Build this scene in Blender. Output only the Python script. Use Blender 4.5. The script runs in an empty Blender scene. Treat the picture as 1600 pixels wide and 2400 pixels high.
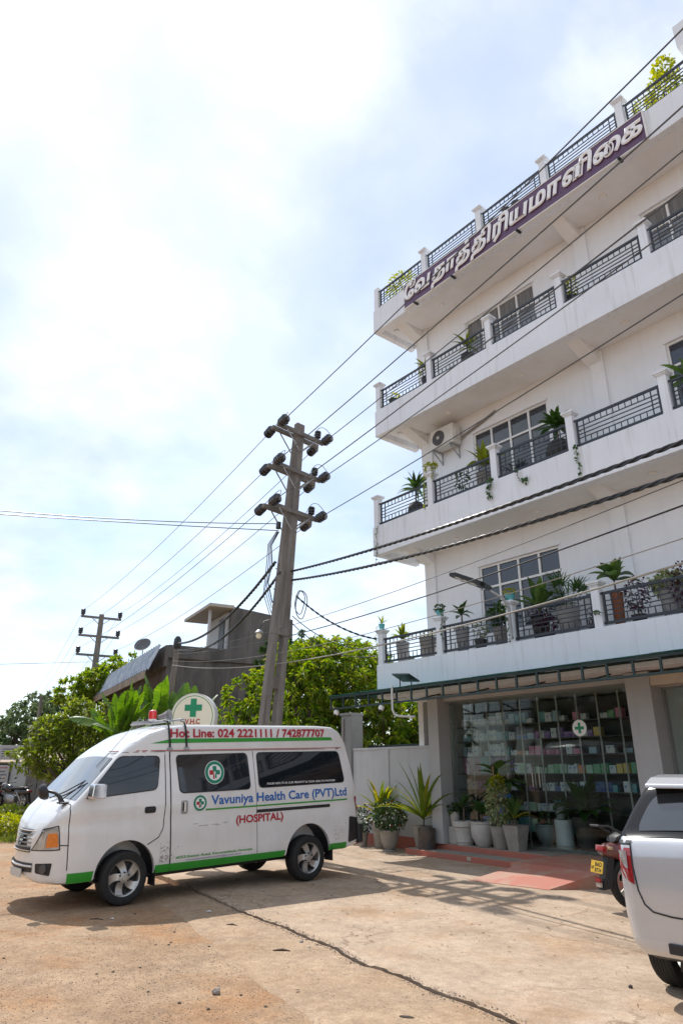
import bpy, bmesh, math, random
import numpy as np
from mathutils import Vector, Matrix
R = math.radians
scene = bpy.context.scene
COL = scene.collection
random.seed(7)
rng = np.random.default_rng(11)

# ------------------------------------------------------------------ camera, sky, sun, exposure
cam_d = bpy.data.cameras.new('camera')
cam = bpy.data.objects.new('camera', cam_d)
COL.objects.link(cam)
cam.location = (11.591, -10.453, 1.48)
cam.rotation_euler = (R(90 + 20.99), 0, R(50.87))
cam_d.sensor_fit = 'VERTICAL'
cam_d.sensor_height = 36.0
cam_d.lens = 24.0
cam_d.clip_start = 0.05
cam_d.clip_end = 3000
scene.camera = cam

SUN_DIR = Vector((-0.70, 0.14, 1.0)).normalized()
SUN_EL = math.asin(SUN_DIR.z)
SUN_AZ = math.atan2(SUN_DIR.x, SUN_DIR.y)
world = bpy.data.worlds.new('World')
scene.world = world
world.use_nodes = True
wt = world.node_tree
wt.nodes.clear()
def WN(t, **k):
    n = wt.nodes.new(t)
    for a, b in k.items():
        setattr(n, a, b)
    return n
wo = WN('ShaderNodeOutputWorld')
bg = WN('ShaderNodeBackground')
bg.inputs['Strength'].default_value = 0.14
sky = WN('ShaderNodeTexSky', sky_type='NISHITA')
sky.sun_disc = False
sky.sun_elevation = SUN_EL
sky.sun_rotation = SUN_AZ % (2 * math.pi)
sky.altitude = 50
sky.air_density = 1.0
sky.dust_density = 0.4
sky.ozone_density = 1.4
tc = WN('ShaderNodeTexCoord')
sep = WN('ShaderNodeSeparateXYZ')
wt.links.new(tc.outputs['Generated'], sep.inputs[0])
zz = WN('ShaderNodeMath', operation='ADD'); zz.inputs[1].default_value = 0.22
wt.links.new(sep.outputs['Z'], zz.inputs[0])
zm = WN('ShaderNodeMath', operation='MAXIMUM'); zm.inputs[1].default_value = 0.05
wt.links.new(zz.outputs[0], zm.inputs[0])
dx = WN('ShaderNodeMath', operation='DIVIDE'); dy = WN('ShaderNodeMath', operation='DIVIDE')
wt.links.new(sep.outputs['X'], dx.inputs[0]); wt.links.new(zm.outputs[0], dx.inputs[1])
wt.links.new(sep.outputs['Y'], dy.inputs[0]); wt.links.new(zm.outputs[0], dy.inputs[1])
cmb = WN('ShaderNodeCombineXYZ')
wt.links.new(dx.outputs[0], cmb.inputs[0]); wt.links.new(dy.outputs[0], cmb.inputs[1])
cmb.inputs[2].default_value = 3.7
n1 = WN('ShaderNodeTexNoise'); n1.inputs['Scale'].default_value = 1.9; n1.inputs['Detail'].default_value = 9
n1.inputs['Roughness'].default_value = 0.56; n1.inputs['Distortion'].default_value = 0.25
wt.links.new(cmb.outputs[0], n1.inputs['Vector'])
cr = WN('ShaderNodeValToRGB')
cr.color_ramp.elements[0].position = 0.46; cr.color_ramp.elements[0].color = (0, 0, 0, 1)
cr.color_ramp.elements[1].position = 0.64; cr.color_ramp.elements[1].color = (1, 1, 1, 1)
wt.links.new(n1.outputs['Fac'], cr.inputs[0])
n2 = WN('ShaderNodeTexNoise'); n2.inputs['Scale'].default_value = 3.1; n2.inputs['Detail'].default_value = 6
wt.links.new(cmb.outputs[0], n2.inputs['Vector'])
cc = WN('ShaderNodeValToRGB')
cc.color_ramp.elements[0].position = 0.35; cc.color_ramp.elements[0].color = (3.9, 4.4, 5.1, 1)
cc.color_ramp.elements[1].position = 0.62; cc.color_ramp.elements[1].color = (5.9, 6.15, 6.5, 1)
wt.links.new(n2.outputs['Fac'], cc.inputs[0])
mx = WN('ShaderNodeMix', data_type='RGBA')
mf = WN('ShaderNodeMapRange'); mf.inputs['To Min'].default_value = 0.50; mf.inputs['To Max'].default_value = 0.95
wt.links.new(cr.outputs[0], mf.inputs[0])
wt.links.new(mf.outputs[0], mx.inputs['Factor'])
wt.links.new(sky.outputs[0], mx.inputs['A'])
wt.links.new(cc.outputs[0], mx.inputs['B'])
wt.links.new(mx.outputs['Result'], bg.inputs['Color'])
wt.links.new(bg.outputs[0], wo.inputs['Surface'])

sun_d = bpy.data.lights.new('sun', 'SUN')
sun_d.energy = 3.3
sun_d.angle = R(0.55)
sun_d.color = (1.0, 0.965, 0.91)
sun = bpy.data.objects.new('sun', sun_d)
COL.objects.link(sun)
sun.location = (-30, 6, 45)
sun.rotation_euler = SUN_DIR.to_track_quat('Z', 'Y').to_euler()

vs = scene.view_settings
scene.display_settings.display_device = 'sRGB'
vs.view_transform = 'Standard'
vs.look = 'None'
vs.exposure = 0.54
vs.gamma = 1.0
vs.use_curve_mapping = False
scene.cycles.use_adaptive_sampling = True
scene.cycles.use_denoising = True
scene.cycles.max_bounces = 7
scene.cycles.transparent_max_bounces = 12
scene.cycles.caustics_reflective = False
scene.cycles.caustics_refractive = False

# ------------------------------------------------------------------ materials
MATS = {}
def mat(name, col, rough=0.6, var=0.12, scale=5.0, bump=0.0, bscale=60.0, metal=0.0, spec=0.5, coat=0.0,
        col2=None, lo=0.35, hi=0.65, emit=None, transl=0.0, island=None, streak=0.0, sheen=0.0, stretch=None):
    """procedural principled material: noise between two tones, fine bump; island = list of colours picked per loose piece"""
    if name in MATS:
        return MATS[name]
    m = bpy.data.materials.new(name)
    m.use_nodes = True
    nt = m.node_tree
    N, L = nt.nodes, nt.links
    b = N['Principled BSDF']
    out = N['Material Output']
    b.inputs['Roughness'].default_value = rough
    b.inputs['Metallic'].default_value = metal
    b.inputs['Specular IOR Level'].default_value = spec
    b.inputs['Coat Weight'].default_value = coat
    b.inputs['Coat Roughness'].default_value = 0.04
    t = N.new('ShaderNodeTexCoord')
    vec = t.outputs['Object']
    if stretch:
        mp = N.new('ShaderNodeMapping'); mp.inputs['Scale'].default_value = stretch
        L.new(vec, mp.inputs['Vector']); vec = mp.outputs[0]
    src = None
    if island:
        g = N.new('ShaderNodeNewGeometry')
        r = N.new('ShaderNodeValToRGB')
        r.color_ramp.interpolation = 'LINEAR'
        els = r.color_ramp.elements
        while len(els) < len(island):
            els.new(0.5)
        for i, c in enumerate(island):
            els[i].position = i / max(1, len(island) - 1)
            els[i].color = (*c, 1)
        L.new(g.outputs['Random Per Island'], r.inputs[0])
        src = r.outputs[0]
    else:
        nz = N.new('ShaderNodeTexNoise')
        nz.inputs['Scale'].default_value = scale
        nz.inputs['Detail'].default_value = 7
        nz.inputs['Roughness'].default_value = 0.6
        L.new(vec, nz.inputs['Vector'])
        r = N.new('ShaderNodeValToRGB')
        c2 = col2 if col2 else tuple(c * (1 - var) for c in col)
        r.color_ramp.elements[0].position = lo; r.color_ramp.elements[0].color = (*c2, 1)
        r.color_ramp.elements[1].position = hi; r.color_ramp.elements[1].color = (*col, 1)
        L.new(nz.outputs['Fac'], r.inputs[0])
        src = r.outputs[0]
        if streak:
            mp = N.new('ShaderNodeMapping'); mp.inputs['Scale'].default_value = (5, 5, 0.35)
            L.new(t.outputs['Object'], mp.inputs['Vector'])
            ns = N.new('ShaderNodeTexNoise'); ns.inputs['Scale'].default_value = 2.2; ns.inputs['Detail'].default_value = 8
            L.new(mp.outputs[0], ns.inputs['Vector'])
            rs = N.new('ShaderNodeValToRGB')
            rs.color_ramp.elements[0].position = 0.52; rs.color_ramp.elements[0].color = (1, 1, 1, 1)
            rs.color_ramp.elements[1].position = 0.8; rs.color_ramp.elements[1].color = (1 - streak, 1 - streak * 1.08, 1 - streak * 1.2, 1)
            L.new(ns.outputs['Fac'], rs.inputs[0])
            mm = N.new('ShaderNodeMix'); mm.data_type = 'RGBA'; mm.blend_type = 'MULTIPLY'; mm.inputs['Factor'].default_value = 1
            L.new(src, mm.inputs['A']); L.new(rs.outputs[0], mm.inputs['B'])
            src = mm.outputs['Result']
    L.new(src, b.inputs['Base Color'])
    if bump:
        nb = N.new('ShaderNodeTexNoise'); nb.inputs['Scale'].default_value = bscale; nb.inputs['Detail'].default_value = 6
        L.new(vec, nb.inputs['Vector'])
        bp = N.new('ShaderNodeBump'); bp.inputs['Strength'].default_value = bump; bp.inputs['Distance'].default_value = 0.02
        L.new(nb.outputs['Fac'], bp.inputs['Height'])
        L.new(bp.outputs[0], b.inputs['Normal'])
    if emit:
        b.inputs['Emission Color'].default_value = (*emit[:3], 1); b.inputs['Emission Strength'].default_value = emit[3]
    if transl:
        tr = N.new('ShaderNodeBsdfTranslucent')
        hs = N.new('ShaderNodeHueSaturation'); hs.inputs['Hue'].default_value = 0.485; hs.inputs['Saturation'].default_value = 1.15; hs.inputs['Value'].default_value = 1.7
        L.new(src, hs.inputs['Color']); L.new(hs.outputs[0], tr.inputs['Color'])
        ms = N.new('ShaderNodeMixShader'); ms.inputs[0].default_value = transl
        L.new(b.outputs[0], ms.inputs[1]); L.new(tr.outputs[0], ms.inputs[2])
        L.new(ms.outputs[0], out.inputs['Surface'])
    MATS[name] = m
    return m

def glass_mat(name, tint=(0.9, 0.95, 0.95), refl_rough=0.02, ior=1.5, dark=0.0):
    """thin sheet glass: see-through plus a fresnel reflection"""
    if name in MATS:
        return MATS[name]
    m = bpy.data.materials.new(name); m.use_nodes = True
    nt = m.node_tree; N, L = nt.nodes, nt.links
    N.remove(N['Principled BSDF'])
    tr = N.new('ShaderNodeBsdfTransparent'); tr.inputs['Color'].default_value = (*tint, 1)
    gl = N.new('ShaderNodeBsdfGlossy'); gl.inputs['Roughness'].default_value = refl_rough
    nz = N.new('ShaderNodeTexNoise'); nz.inputs['Scale'].default_value = 1.3
    bp = N.new('ShaderNodeBump'); bp.inputs['Strength'].default_value = 0.05; bp.inputs['Distance'].default_value = 0.05
    L.new(nz.outputs['Fac'], bp.inputs['Height']); L.new(bp.outputs[0], gl.inputs['Normal'])
    fr = N.new('ShaderNodeFresnel'); fr.inputs['IOR'].default_value = ior
    mu = N.new('ShaderNodeMath'); mu.operation = 'MULTIPLY'; mu.inputs[1].default_value = 0.30; mu.use_clamp = True
    L.new(fr.outputs[0], mu.inputs[0])
    ms = N.new('ShaderNodeMixShader')
    L.new(mu.outputs[0], ms.inputs[0]); L.new(tr.outputs[0], ms.inputs[1]); L.new(gl.outputs[0], ms.inputs[2])
    L.new(ms.outputs[0], N['Material Output'].inputs['Surface'])
    MATS[name] = m
    return m

# ------------------------------------------------------------------ mesh helpers
class MB:
    def __init__(s):
        s.v = []; s.f = []
    def add(s, vs_, fs_):
        o = len(s.v)
        s.v += [tuple(p) for p in vs_]
        s.f += [tuple(i + o for i in f) for f in fs_]
        return s
    def box(s, x0, x1, y0, y1, z0, z1, M=None):
        P = [Vector(p) for p in ((x0, y0, z0), (x1, y0, z0), (x1, y1, z0), (x0, y1, z0), (x0, y0, z1), (x1, y0, z1), (x1, y1, z1), (x0, y1, z1))]
        if M is not None:
            P = [M @ p for p in P]
        return s.add(P, [(0, 3, 2, 1), (4, 5, 6, 7), (0, 1, 5, 4), (1, 2, 6, 5), (2, 3, 7, 6), (3, 0, 4, 7)])
    def cbox(s, c, sz, M=None):
        return s.box(c[0] - sz[0] / 2, c[0] + sz[0] / 2, c[1] - sz[1] / 2, c[1] + sz[1] / 2, c[2] - sz[2] / 2, c[2] + sz[2] / 2, M)
    def bar(s, a, b, w, h=None, up=(0, 0, 1)):
        a = Vector(a); b = Vector(b); d = (b - a); L_ = d.length; d.normalize()
        u = Vector(up)
        if abs(d.dot(u)) > 0.98:
            u = Vector((1, 0, 0))
        r = d.cross(u).normalized(); u = r.cross(d)
        h = h or w
        P = []
        for q in (a, b):
            for sr, su in ((-1, -1), (1, -1), (1, 1), (-1, 1)):
                P.append(q + r * sr * w / 2 + u * su * h / 2)
        return s.add(P, [(3, 2, 1, 0), (4, 5, 6, 7), (0, 1, 5, 4), (1, 2, 6, 5), (2, 3, 7, 6), (3, 0, 4, 7)])
    def tube(s, pts, r, n=6, caps=True):
        pts = [Vector(p) for p in pts]
        m = len(pts)
        rs = r if isinstance(r, (list, tuple)) else [r] * m
        t0 = (pts[1] - pts[0]).normalized()
        u = Vector((0, 0, 1)) if abs(t0.z) < 0.9 else Vector((1, 0, 0))
        u = (u - t0 * u.dot(t0)).normalized()
        P = []
        for i in range(m):
            t = (pts[min(i + 1, m - 1)] - pts[max(i - 1, 0)]).normalized()
            u = (u - t * u.dot(t)).normalized()
            w = t.cross(u)
            for k in range(n):
                a = 2 * math.pi * k / n
                P.append(pts[i] + (u * math.cos(a) + w * math.sin(a)) * rs[i])
        F = []
        for i in range(m - 1):
            for k in range(n):
                k2 = (k + 1) % n
                F.append((i * n + k, i * n + k2, (i + 1) * n + k2, (i + 1) * n + k))
        if caps:
            F.append(tuple(range(n - 1, -1, -1))); F.append(tuple((m - 1) * n + k for k in range(n)))
        return s.add(P, F)
    def lathe(s, prof, n=20, M=None, cap0=True, cap1=True, sq=None):
        P = []
        for r, z in prof:
            for k in range(n):
                a = 2 * math.pi * (k + 0.5) / n
                x, y = math.cos(a) * r, math.sin(a) * r
                if sq:
                    q = max(abs(math.cos(a)), abs(math.sin(a))); x, y = x / q, y / q
                P.append(Vector((x, y, z)))
        if M is not None:
            P = [M @ p for p in P]
        m = len(prof); F = []
        for i in range(m - 1):
            for k in range(n):
                k2 = (k + 1) % n
                F.append((i * n + k, i * n + k2, (i + 1) * n + k2, (i + 1) * n + k))
        if cap0: F.append(tuple(range(n - 1, -1, -1)))
        if cap1: F.append(tuple((m - 1) * n + k for k in range(n)))
        return s.add(P, F)
    def prism(s, poly, f0, f1):
        """poly: 2-D outline; f0/f1 map (a,b) to the two end points"""
        n = len(poly)
        P = [f0(a, b) for a, b in poly] + [f1(a, b) for a, b in poly]
        F = [tuple(range(n - 1, -1, -1)), tuple(range(n, 2 * n))]
        F += [(i, (i + 1) % n, n + (i + 1) % n, n + i) for i in range(n)]
        return s.add(P, F)
    def build(s, name, material, parent=None, smooth=False, loc=None, bevel=0.0, M=None, angle=40):
        me = bpy.data.meshes.new(name)
        me.from_pydata([tuple(p) for p in s.v], [], s.f)
        me.update()
        return link(name, me, material, parent, smooth, loc, bevel, M, angle)

def link(name, me, material, parent=None, smooth=False, loc=None, bevel=0.0, M=None, angle=40):
    if material is not None:
        me.materials.clear(); me.materials.append(material)
    o = bpy.data.objects.new(name, me)
    COL.objects.link(o)
    if loc is not None: o.location = loc
    if M is not None: o.matrix_world = M
    if parent is not None: o.parent = parent
    if smooth:
        me.polygons.foreach_set('use_smooth', [True] * len(me.polygons))
        try:
            me.set_sharp_from_angle(angle=R(angle))
        except Exception:
            pass
    if bevel:
        bv = o.modifiers.new('bevel', 'BEVEL'); bv.width = bevel; bv.segments = 2; bv.limit_method = 'ANGLE'
    return o

def tag(o, label=None, category=None, group=None, kind=None):
    if label: o['label'] = label
    if category: o['category'] = category
    if group: o['group'] = group
    if kind: o['kind'] = kind
    return o

def thing(name, label, category, loc=(0, 0, 0), rz=0.0, group=None):
    o = bpy.data.objects.new(name, None)
    COL.objects.link(o)
    o.location = loc; o.rotation_euler = (0, 0, rz); o.empty_display_size = 0.2
    return tag(o, label, category, group)

def copy_tree(o, parent=None):
    c = o.copy(); COL.objects.link(c)
    if parent is not None: c.parent = parent
    for ch in list(o.children):
        copy_tree(ch, c)
    return c

def text_mesh(body, size=1.0, bold=0.0, shear=0.0, extrude=0.0, spacing=1.0, xscale=1.0, res=3, bevel=0.0):
    """2-D lettering as vertex / face lists (built-in font)"""
    cu = bpy.data.curves.new('lettering', 'FONT')
    cu.body = body; cu.size = size; cu.offset = bold; cu.shear = shear; cu.extrude = extrude; cu.space_character = spacing
    cu.resolution_u = res; cu.bevel_depth = bevel; cu.bevel_resolution = 0
    o = bpy.data.objects.new('lettering', cu)
    COL.objects.link(o)
    dg = bpy.context.evaluated_depsgraph_get()
    me = bpy.data.meshes.new_from_object(o.evaluated_get(dg))
    V = [(v.co.x * xscale, v.co.y, v.co.z) for v in me.vertices]
    F = [tuple(p.vertices) for p in me.polygons]
    bpy.data.objects.remove(o); bpy.data.curves.remove(cu); bpy.data.meshes.remove(me)
    return V, F

def text_fit(body, x0, x1, y0, y1, **k):
    """lettering scaled to fill the rectangle"""
    V, F = text_mesh(body, **k)
    xs = [v[0] for v in V]; ys = [v[1] for v in V]
    ax, bx_, ay, by = min(xs), max(xs), min(ys), max(ys)
    return [(x0 + (v[0] - ax) / (bx_ - ax) * (x1 - x0), y0 + (v[1] - ay) / (by - ay) * (y1 - y0), v[2]) for v in V], F

def split_letters(V, F):
    """group a lettering mesh into single characters (loose pieces whose x-ranges overlap)"""
    par = list(range(len(V)))
    def find(a):
        while par[a] != a:
            par[a] = par[par[a]]; a = par[a]
        return a
    for f in F:
        r0 = find(f[0])
        for q in f[1:]:
            par[find(q)] = r0
    isl = {}
    for fi_, f in enumerate(F): isl.setdefault(find(f[0]), []).append(fi_)
    items = []
    for fl in isl.values():
        xs_ = [V[q][0] for k in fl for q in F[k]]
        items.append([min(xs_), max(xs_), fl])
    items.sort(key=lambda t: t[0])
    out = []
    for a, b, fl in items:
        if out and min(b, out[-1][1]) - max(a, out[-1][0]) > .5 * min(b - a, out[-1][1] - out[-1][0]):
            out[-1][1] = max(b, out[-1][1]); out[-1][2] = out[-1][2] + fl
        else: out.append([a, b, list(fl)])
    res = []
    for a, b, fl in out:
        ids = sorted({q for k in fl for q in F[k]}); mp = {q: i for i, q in enumerate(ids)}
        res.append(([V[q] for q in ids], [tuple(mp[q] for q in F[k]) for k in fl]))
    return res

def rounded(pts, r, n=4):
    """round the corners of a polygon"""
    out = []; m = len(pts)
    for i in range(m):
        p = Vector(pts[i]); a = Vector(pts[i - 1]); b = Vector(pts[(i + 1) % m])
        da = (a - p); db = (b - p)
        ra = min(r, da.length * .45, db.length * .45)
        A = p + da.normalized() * ra; B = p + db.normalized() * ra
        for k in range(n + 1):
            t = k / n
            out.append(tuple(A * (1 - t) ** 2 + p * 2 * t * (1 - t) + B * t * t))
    return out

def bool_cut(o, cutters):
    """subtract cutter meshes and bake the result"""
    for c in cutters:
        md = o.modifiers.new('cut', 'BOOLEAN'); md.object = c; md.operation = 'DIFFERENCE'; md.solver = 'EXACT'
    bpy.context.view_layer.update()
    dg = bpy.context.evaluated_depsgraph_get()
    me = bpy.data.meshes.new_from_object(o.evaluated_get(dg))
    old = o.data
    o.modifiers.clear(); o.data = me
    bpy.data.meshes.remove(old)
    for c in cutters:
        d = c.data; bpy.data.objects.remove(c); bpy.data.meshes.remove(d)
    return o

def sag(a, b, drop, n=14):
    a = Vector(a); b = Vector(b)
    return [a.lerp(b, i / n) - Vector((0, 0, drop * 4 * (i / n) * (1 - i / n))) for i in range(n + 1)]
# ------------------------------------------------------------------ ground
ZT = [3.76, 7.067, 10.19, 13.313]          # ledge tops of the four balconies
HF = 0.726
OX = [0.0, -0.054, 0.10, 0.117]
X0, DX = 0.034, 1.804
CRACK = [(-9.0, -4.2), (-4.0, -4.75), (-1.0, -4.95), (0.8, -5.05), (2.0, -5.26), (2.51, -5.37), (3.25, -5.5), (3.73, -5.61), (4.13, -5.65), (4.54, -5.72), (4.77, -5.71), (5.14, -5.77),
         (5.54, -5.83), (5.92, -5.88), (6.22, -5.99), (6.51, -6.05), (6.71, -6.03), (7.04, -6.08), (7.33, -6.15), (7.63, -6.16), (7.91, -6.2),
         (8.19, -6.24), (8.6, -6.3), (9.4, -6.38), (10.6, -6.5), (12.2, -6.7), (16.0, -7.0)]
SEAM = [(1.5, -5.9), (3.0, -6.2), (4.6, -6.6), (5.83, -6.88), (6.44, -7.05), (6.86, -7.14), (7.19, -7.19), (7.47, -7.27), (8.5, -7.5), (10.0, -7.9), (13.0, -8.8), (16.0, -9.6)]
cx_ = np.array([p[0] for p in CRACK]); cy_ = np.array([p[1] for p in CRACK])
def fbm(x, y, seed=0, octs=4, f=1.0):
    r_ = np.random.default_rng(seed); out = np.zeros_like(x); amp = 1.0; tot = 0
    for _ in range(octs):
        for _k in range(5):
            a = r_.uniform(0, 2 * math.pi); ph = r_.uniform(0, 6.28); fr = f * r_.uniform(.7, 1.4)
            out += amp * np.sin((x * math.cos(a) + y * math.sin(a)) * fr + ph) / 5
        tot += amp; amp *= .55; f *= 2.1
    return out / tot
CRK_X = np.arange(-9, 16.01, 0.045)
CRK_Y = np.interp(CRK_X, cx_, cy_) + 0.034 * fbm(CRK_X, CRK_X * 0 + 3, 5, 4, 7.0) + 0.018 * fbm(CRK_X, CRK_X * 0, 9, 3, 40.0)
def grid_mesh(name, xs, ys, zf, material):
    X, Y = np.meshgrid(xs, ys)
    Z = zf(X, Y)
    nx, ny = len(xs), len(ys)
    V = np.stack([X.ravel(), Y.ravel(), Z.ravel()], 1)
    i = np.arange(nx - 1)[None, :] + np.arange(ny - 1)[:, None] * nx
    F = np.stack([i, i + 1, i + nx + 1, i + nx], -1).reshape(-1, 4)
    me = bpy.data.meshes.new(name)
    me.vertices.add(len(V)); me.vertices.foreach_set('co', V.ravel())
    me.loops.add(F.size); me.loops.foreach_set('vertex_index', F.ravel().astype(np.int32))
    me.polygons.add(len(F)); me.polygons.foreach_set('loop_start', np.arange(0, F.size, 4, dtype=np.int32))
    me.polygons.foreach_set('loop_total', np.full(len(F), 4, dtype=np.int32))
    me.update(); me.validate()
    o = link(name, me, material, smooth=True, angle=180)
    return o
def gz(X, Y):
    d = Y - np.interp(X, CRK_X, CRK_Y)
    z = -0.036 + 0.010 * fbm(X, Y, 21, 4, 1.2) + 0.005 * fbm(X, Y, 22, 3, 9.0)
    near = np.exp(-((d + 0.035) / 0.05) ** 4)
    z = z - 0.10 * near
    z = np.where(d > 0.02, np.minimum(z, -0.08), z)
    far = np.clip((np.hypot(X - 6, Y + 7) - 14) / 40, 0, 1)
    return z * (1 - far) + far * (-0.03)

def soil_material(name, tones, seed, pebble=0.55, spec_thr=0.62, crackle=False):
    m = bpy.data.materials.new(name); m.use_nodes = True
    nt = m.node_tree; N, L = nt.nodes, nt.links
    b = N['Principled BSDF']; b.inputs['Roughness'].default_value = 0.92; b.inputs['Specular IOR Level'].default_value = 0.2
    t = N.new('ShaderNodeTexCoord')
    mp = N.new('ShaderNodeMapping'); mp.inputs['Location'].default_value = (seed, seed * 2, 0)
    L.new(t.outputs['Object'], mp.inputs[0]); v = mp.outputs[0]
    def noise(sc, det=6, ro=.6):
        n = N.new('ShaderNodeTexNoise'); n.inputs['Scale'].default_value = sc; n.inputs['Detail'].default_value = det; n.inputs['Roughness'].default_value = ro
        L.new(v, n.inputs['Vector']); return n.outputs['Fac']
    def ramp(f, p0, p1, c0=(0, 0, 0), c1=(1, 1, 1)):
        r = N.new('ShaderNodeValToRGB'); r.color_ramp.elements[0].position = p0; r.color_ramp.elements[1].position = p1
        r.color_ramp.elements[0].color = (*c0, 1); r.color_ramp.elements[1].color = (*c1, 1); L.new(f, r.inputs[0]); return r.outputs[0]
    def mixc(f, a, b_, mode='MIX'):
        x = N.new('ShaderNodeMix'); x.data_type = 'RGBA'; x.blend_type = mode
        if isinstance(f, float): x.inputs['Factor'].default_value = f
        else: L.new(f, x.inputs['Factor'])
        for s_, q in (('A', a), ('B', b_)):
            if isinstance(q, tuple): x.inputs[s_].default_value = (*q, 1)
            else: L.new(q, x.inputs[s_])
        return x.outputs['Result']
    c = mixc(ramp(noise(0.55, 5), .38, .62), tones[0], tones[1])
    c = mixc(ramp(noise(0.9, 7, .65), .5, .72), c, tones[2])
    c = mixc(ramp(noise(6, 8, .7), .3, .75, (.74, .74, .74), (1.1, 1.1, 1.1)), (0, 0, 0), c, 'MIX') if False else c
    g = ramp(noise(11, 10, .8), .30, .70, (.66, .645, .63), (1.12, 1.12, 1.12))
    c = mixc(1.0, c, ramp(noise(70, 4, .7), .34, .62, (.74, .72, .70), (1.1, 1.1, 1.1)), 'MULTIPLY')
    c = mixc(1.0, c, g, 'MULTIPLY')
    c = mixc(1.0, c, ramp(noise(1.7, 9, .72), .36, .60, (.80, .785, .775), (1.05, 1.05, 1.05)), 'MULTIPLY')
    vo = N.new('ShaderNodeTexVoronoi'); vo.inputs['Scale'].default_value = 34; L.new(v, vo.inputs['Vector'])
    sp = ramp(vo.outputs['Distance'], .10, .2, (1, 1, 1), (0, 0, 0))
    msk = ramp(noise(3.1, 4), spec_thr - .04, spec_thr + .05)
    mu = N.new('ShaderNodeMath'); mu.operation = 'MULTIPLY'; L.new(sp, mu.inputs[0]); L.new(msk, mu.inputs[1])
    c = mixc(mu.outputs[0], c, tones[3])
    if crackle:
        # hairline shrinkage cracks with a shape of their own
        vd = N.new('ShaderNodeTexNoise'); vd.inputs['Scale'].default_value = 2.2; vd.inputs['Detail'].default_value = 5; L.new(v, vd.inputs['Vector'])
        ad = N.new('ShaderNodeMix'); ad.data_type = 'RGBA'; ad.blend_type = 'LINEAR_LIGHT'; ad.inputs['Factor'].default_value = 0.35
        L.new(v, ad.inputs['A']); L.new(vd.outputs['Color'], ad.inputs['B'])
        ve = N.new('ShaderNodeTexVoronoi'); ve.feature = 'DISTANCE_TO_EDGE'; ve.inputs['Scale'].default_value = 0.55; L.new(ad.outputs['Result'], ve.inputs['Vector'])
        hl = ramp(ve.outputs['Distance'], .002, .008, (.62, .58, .55), (1, 1, 1))
        hm = ramp(noise(.5, 3), .46, .56)
        hx = mixc(hm, (1.0, 1.0, 1.0), hl)
        c = mixc(1.0, c, hx, 'MULTIPLY')
    L.new(c, b.inputs['Base Color'])
    hgt = N.new('ShaderNodeMath'); hgt.operation = 'ADD'
    L.new(noise(26, 8, .7), hgt.inputs[0]); L.new(mu.outputs[0], hgt.inputs[1])
    bp = N.new('ShaderNodeBump'); bp.inputs['Strength'].default_value = pebble; bp.inputs['Distance'].default_value = 0.012
    L.new(hgt.outputs[0], bp.inputs['Height']); L.new(bp.outputs[0], b.inputs['Normal'])
    return m
M_soil = soil_material('sandy_soil', ((.46, .33, .22), (.40, .27, .17), (.44, .225, .10), (.12, .085, .065)), 3.0, 1.0, .46)
M_conc = soil_material('weathered_concrete', ((.50, .385, .285), (.55, .43, .325), (.46, .31, .195), (.17, .125, .10)), 8.0, .5, .56, True)
M_apron = soil_material('gritty_concrete', ((.48, .355, .25), (.46, .335, .225), (.44, .285, .17), (.13, .095, .075)), 14.0, .8, .5, False)

xs = np.unique(np.concatenate([np.linspace(-900, -60, 14), np.linspace(-60, -6, 28), np.arange(-6, 2, .12), np.arange(2, 11.6, .04), np.arange(11.6, 16, .15), np.linspace(16, 60, 12), np.linspace(60, 900, 10)]).round(4))
ys = np.unique(np.concatenate([np.linspace(-900, -40, 10), np.linspace(-40, -11, 14), np.arange(-11, -7.6, .05), np.arange(-7.6, -4.8, .03), np.arange(-4.8, 2, .3), np.linspace(2, 60, 16), np.linspace(60, 900, 12)]).round(4))
ground = grid_mesh('ground', xs, ys, gz, M_soil)
tag(ground, 'sandy orange dirt ground in front of the concrete forecourt', None, None, 'structure')

def strip_slab(name, lower, upper, z1, z0, material):
    """slab between two polylines (same count), top z1, skirt down to z0 along the lower edge"""
    mb = MB(); n = len(lower)
    V = [(x, y, z1 - .02) for x, y in lower] + [(x, y, z1) for x, y in upper] + [(x, y - .004, z0) for x, y in lower] + [(x, y + .004, -.12) for x, y in upper] + [(x, y * .75 + b_ * .25, z1 - .003) for (x, y), (_, b_) in zip(lower, upper)]
    F = [(i, i + 1, 4 * n + i + 1, 4 * n + i) for i in range(n - 1)] + [(4 * n + i, 4 * n + i + 1, n + i + 1, n + i) for i in range(n - 1)] + [(2 * n + i, 2 * n + i + 1, i + 1, i) for i in range(n - 1)] + [(n + i, n + i + 1, 3 * n + i + 1, 3 * n + i) for i in range(n - 1)]
    mb.add(V, F)
    return mb.build(name, material)
def slab_top():
    n = len(CRK_X); V = []; F = []
    rows = [0.0, 0.035, 0.09, 0.25, .6, 1.2, 2.2, None]
    for r_ in rows:
        for x, y in zip(CRK_X, CRK_Y):
            if r_ is None: V.append((x, 2.6, 0.0))
            else:
                e = 0.0 if r_ > .06 else (-0.010 if r_ == 0 else -0.002)
                V.append((x, y + r_, e + (0.007 * math.sin(x * 31) * math.sin(x * 13 + 1) if r_ < .05 else 0)))
    for j in range(len(rows) - 1):
        for i in range(n - 1):
            F.append((j * n + i, j * n + i + 1, (j + 1) * n + i + 1, (j + 1) * n + i))
    o = len(V)
    for x, y in zip(CRK_X, CRK_Y):
        V.append((x, y + .012, -0.10))
    for i in range(n - 1):
        F.append((o + i, o + i + 1, i + 1, i))
    mb = MB().add(V, F)
    return mb.build('forecourt_pavement', M_conc, smooth=True, angle=50)
fc = slab_top()
tag(fc, 'weathered concrete forecourt pavement with a broken front edge', None, None, 'structure')
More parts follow.
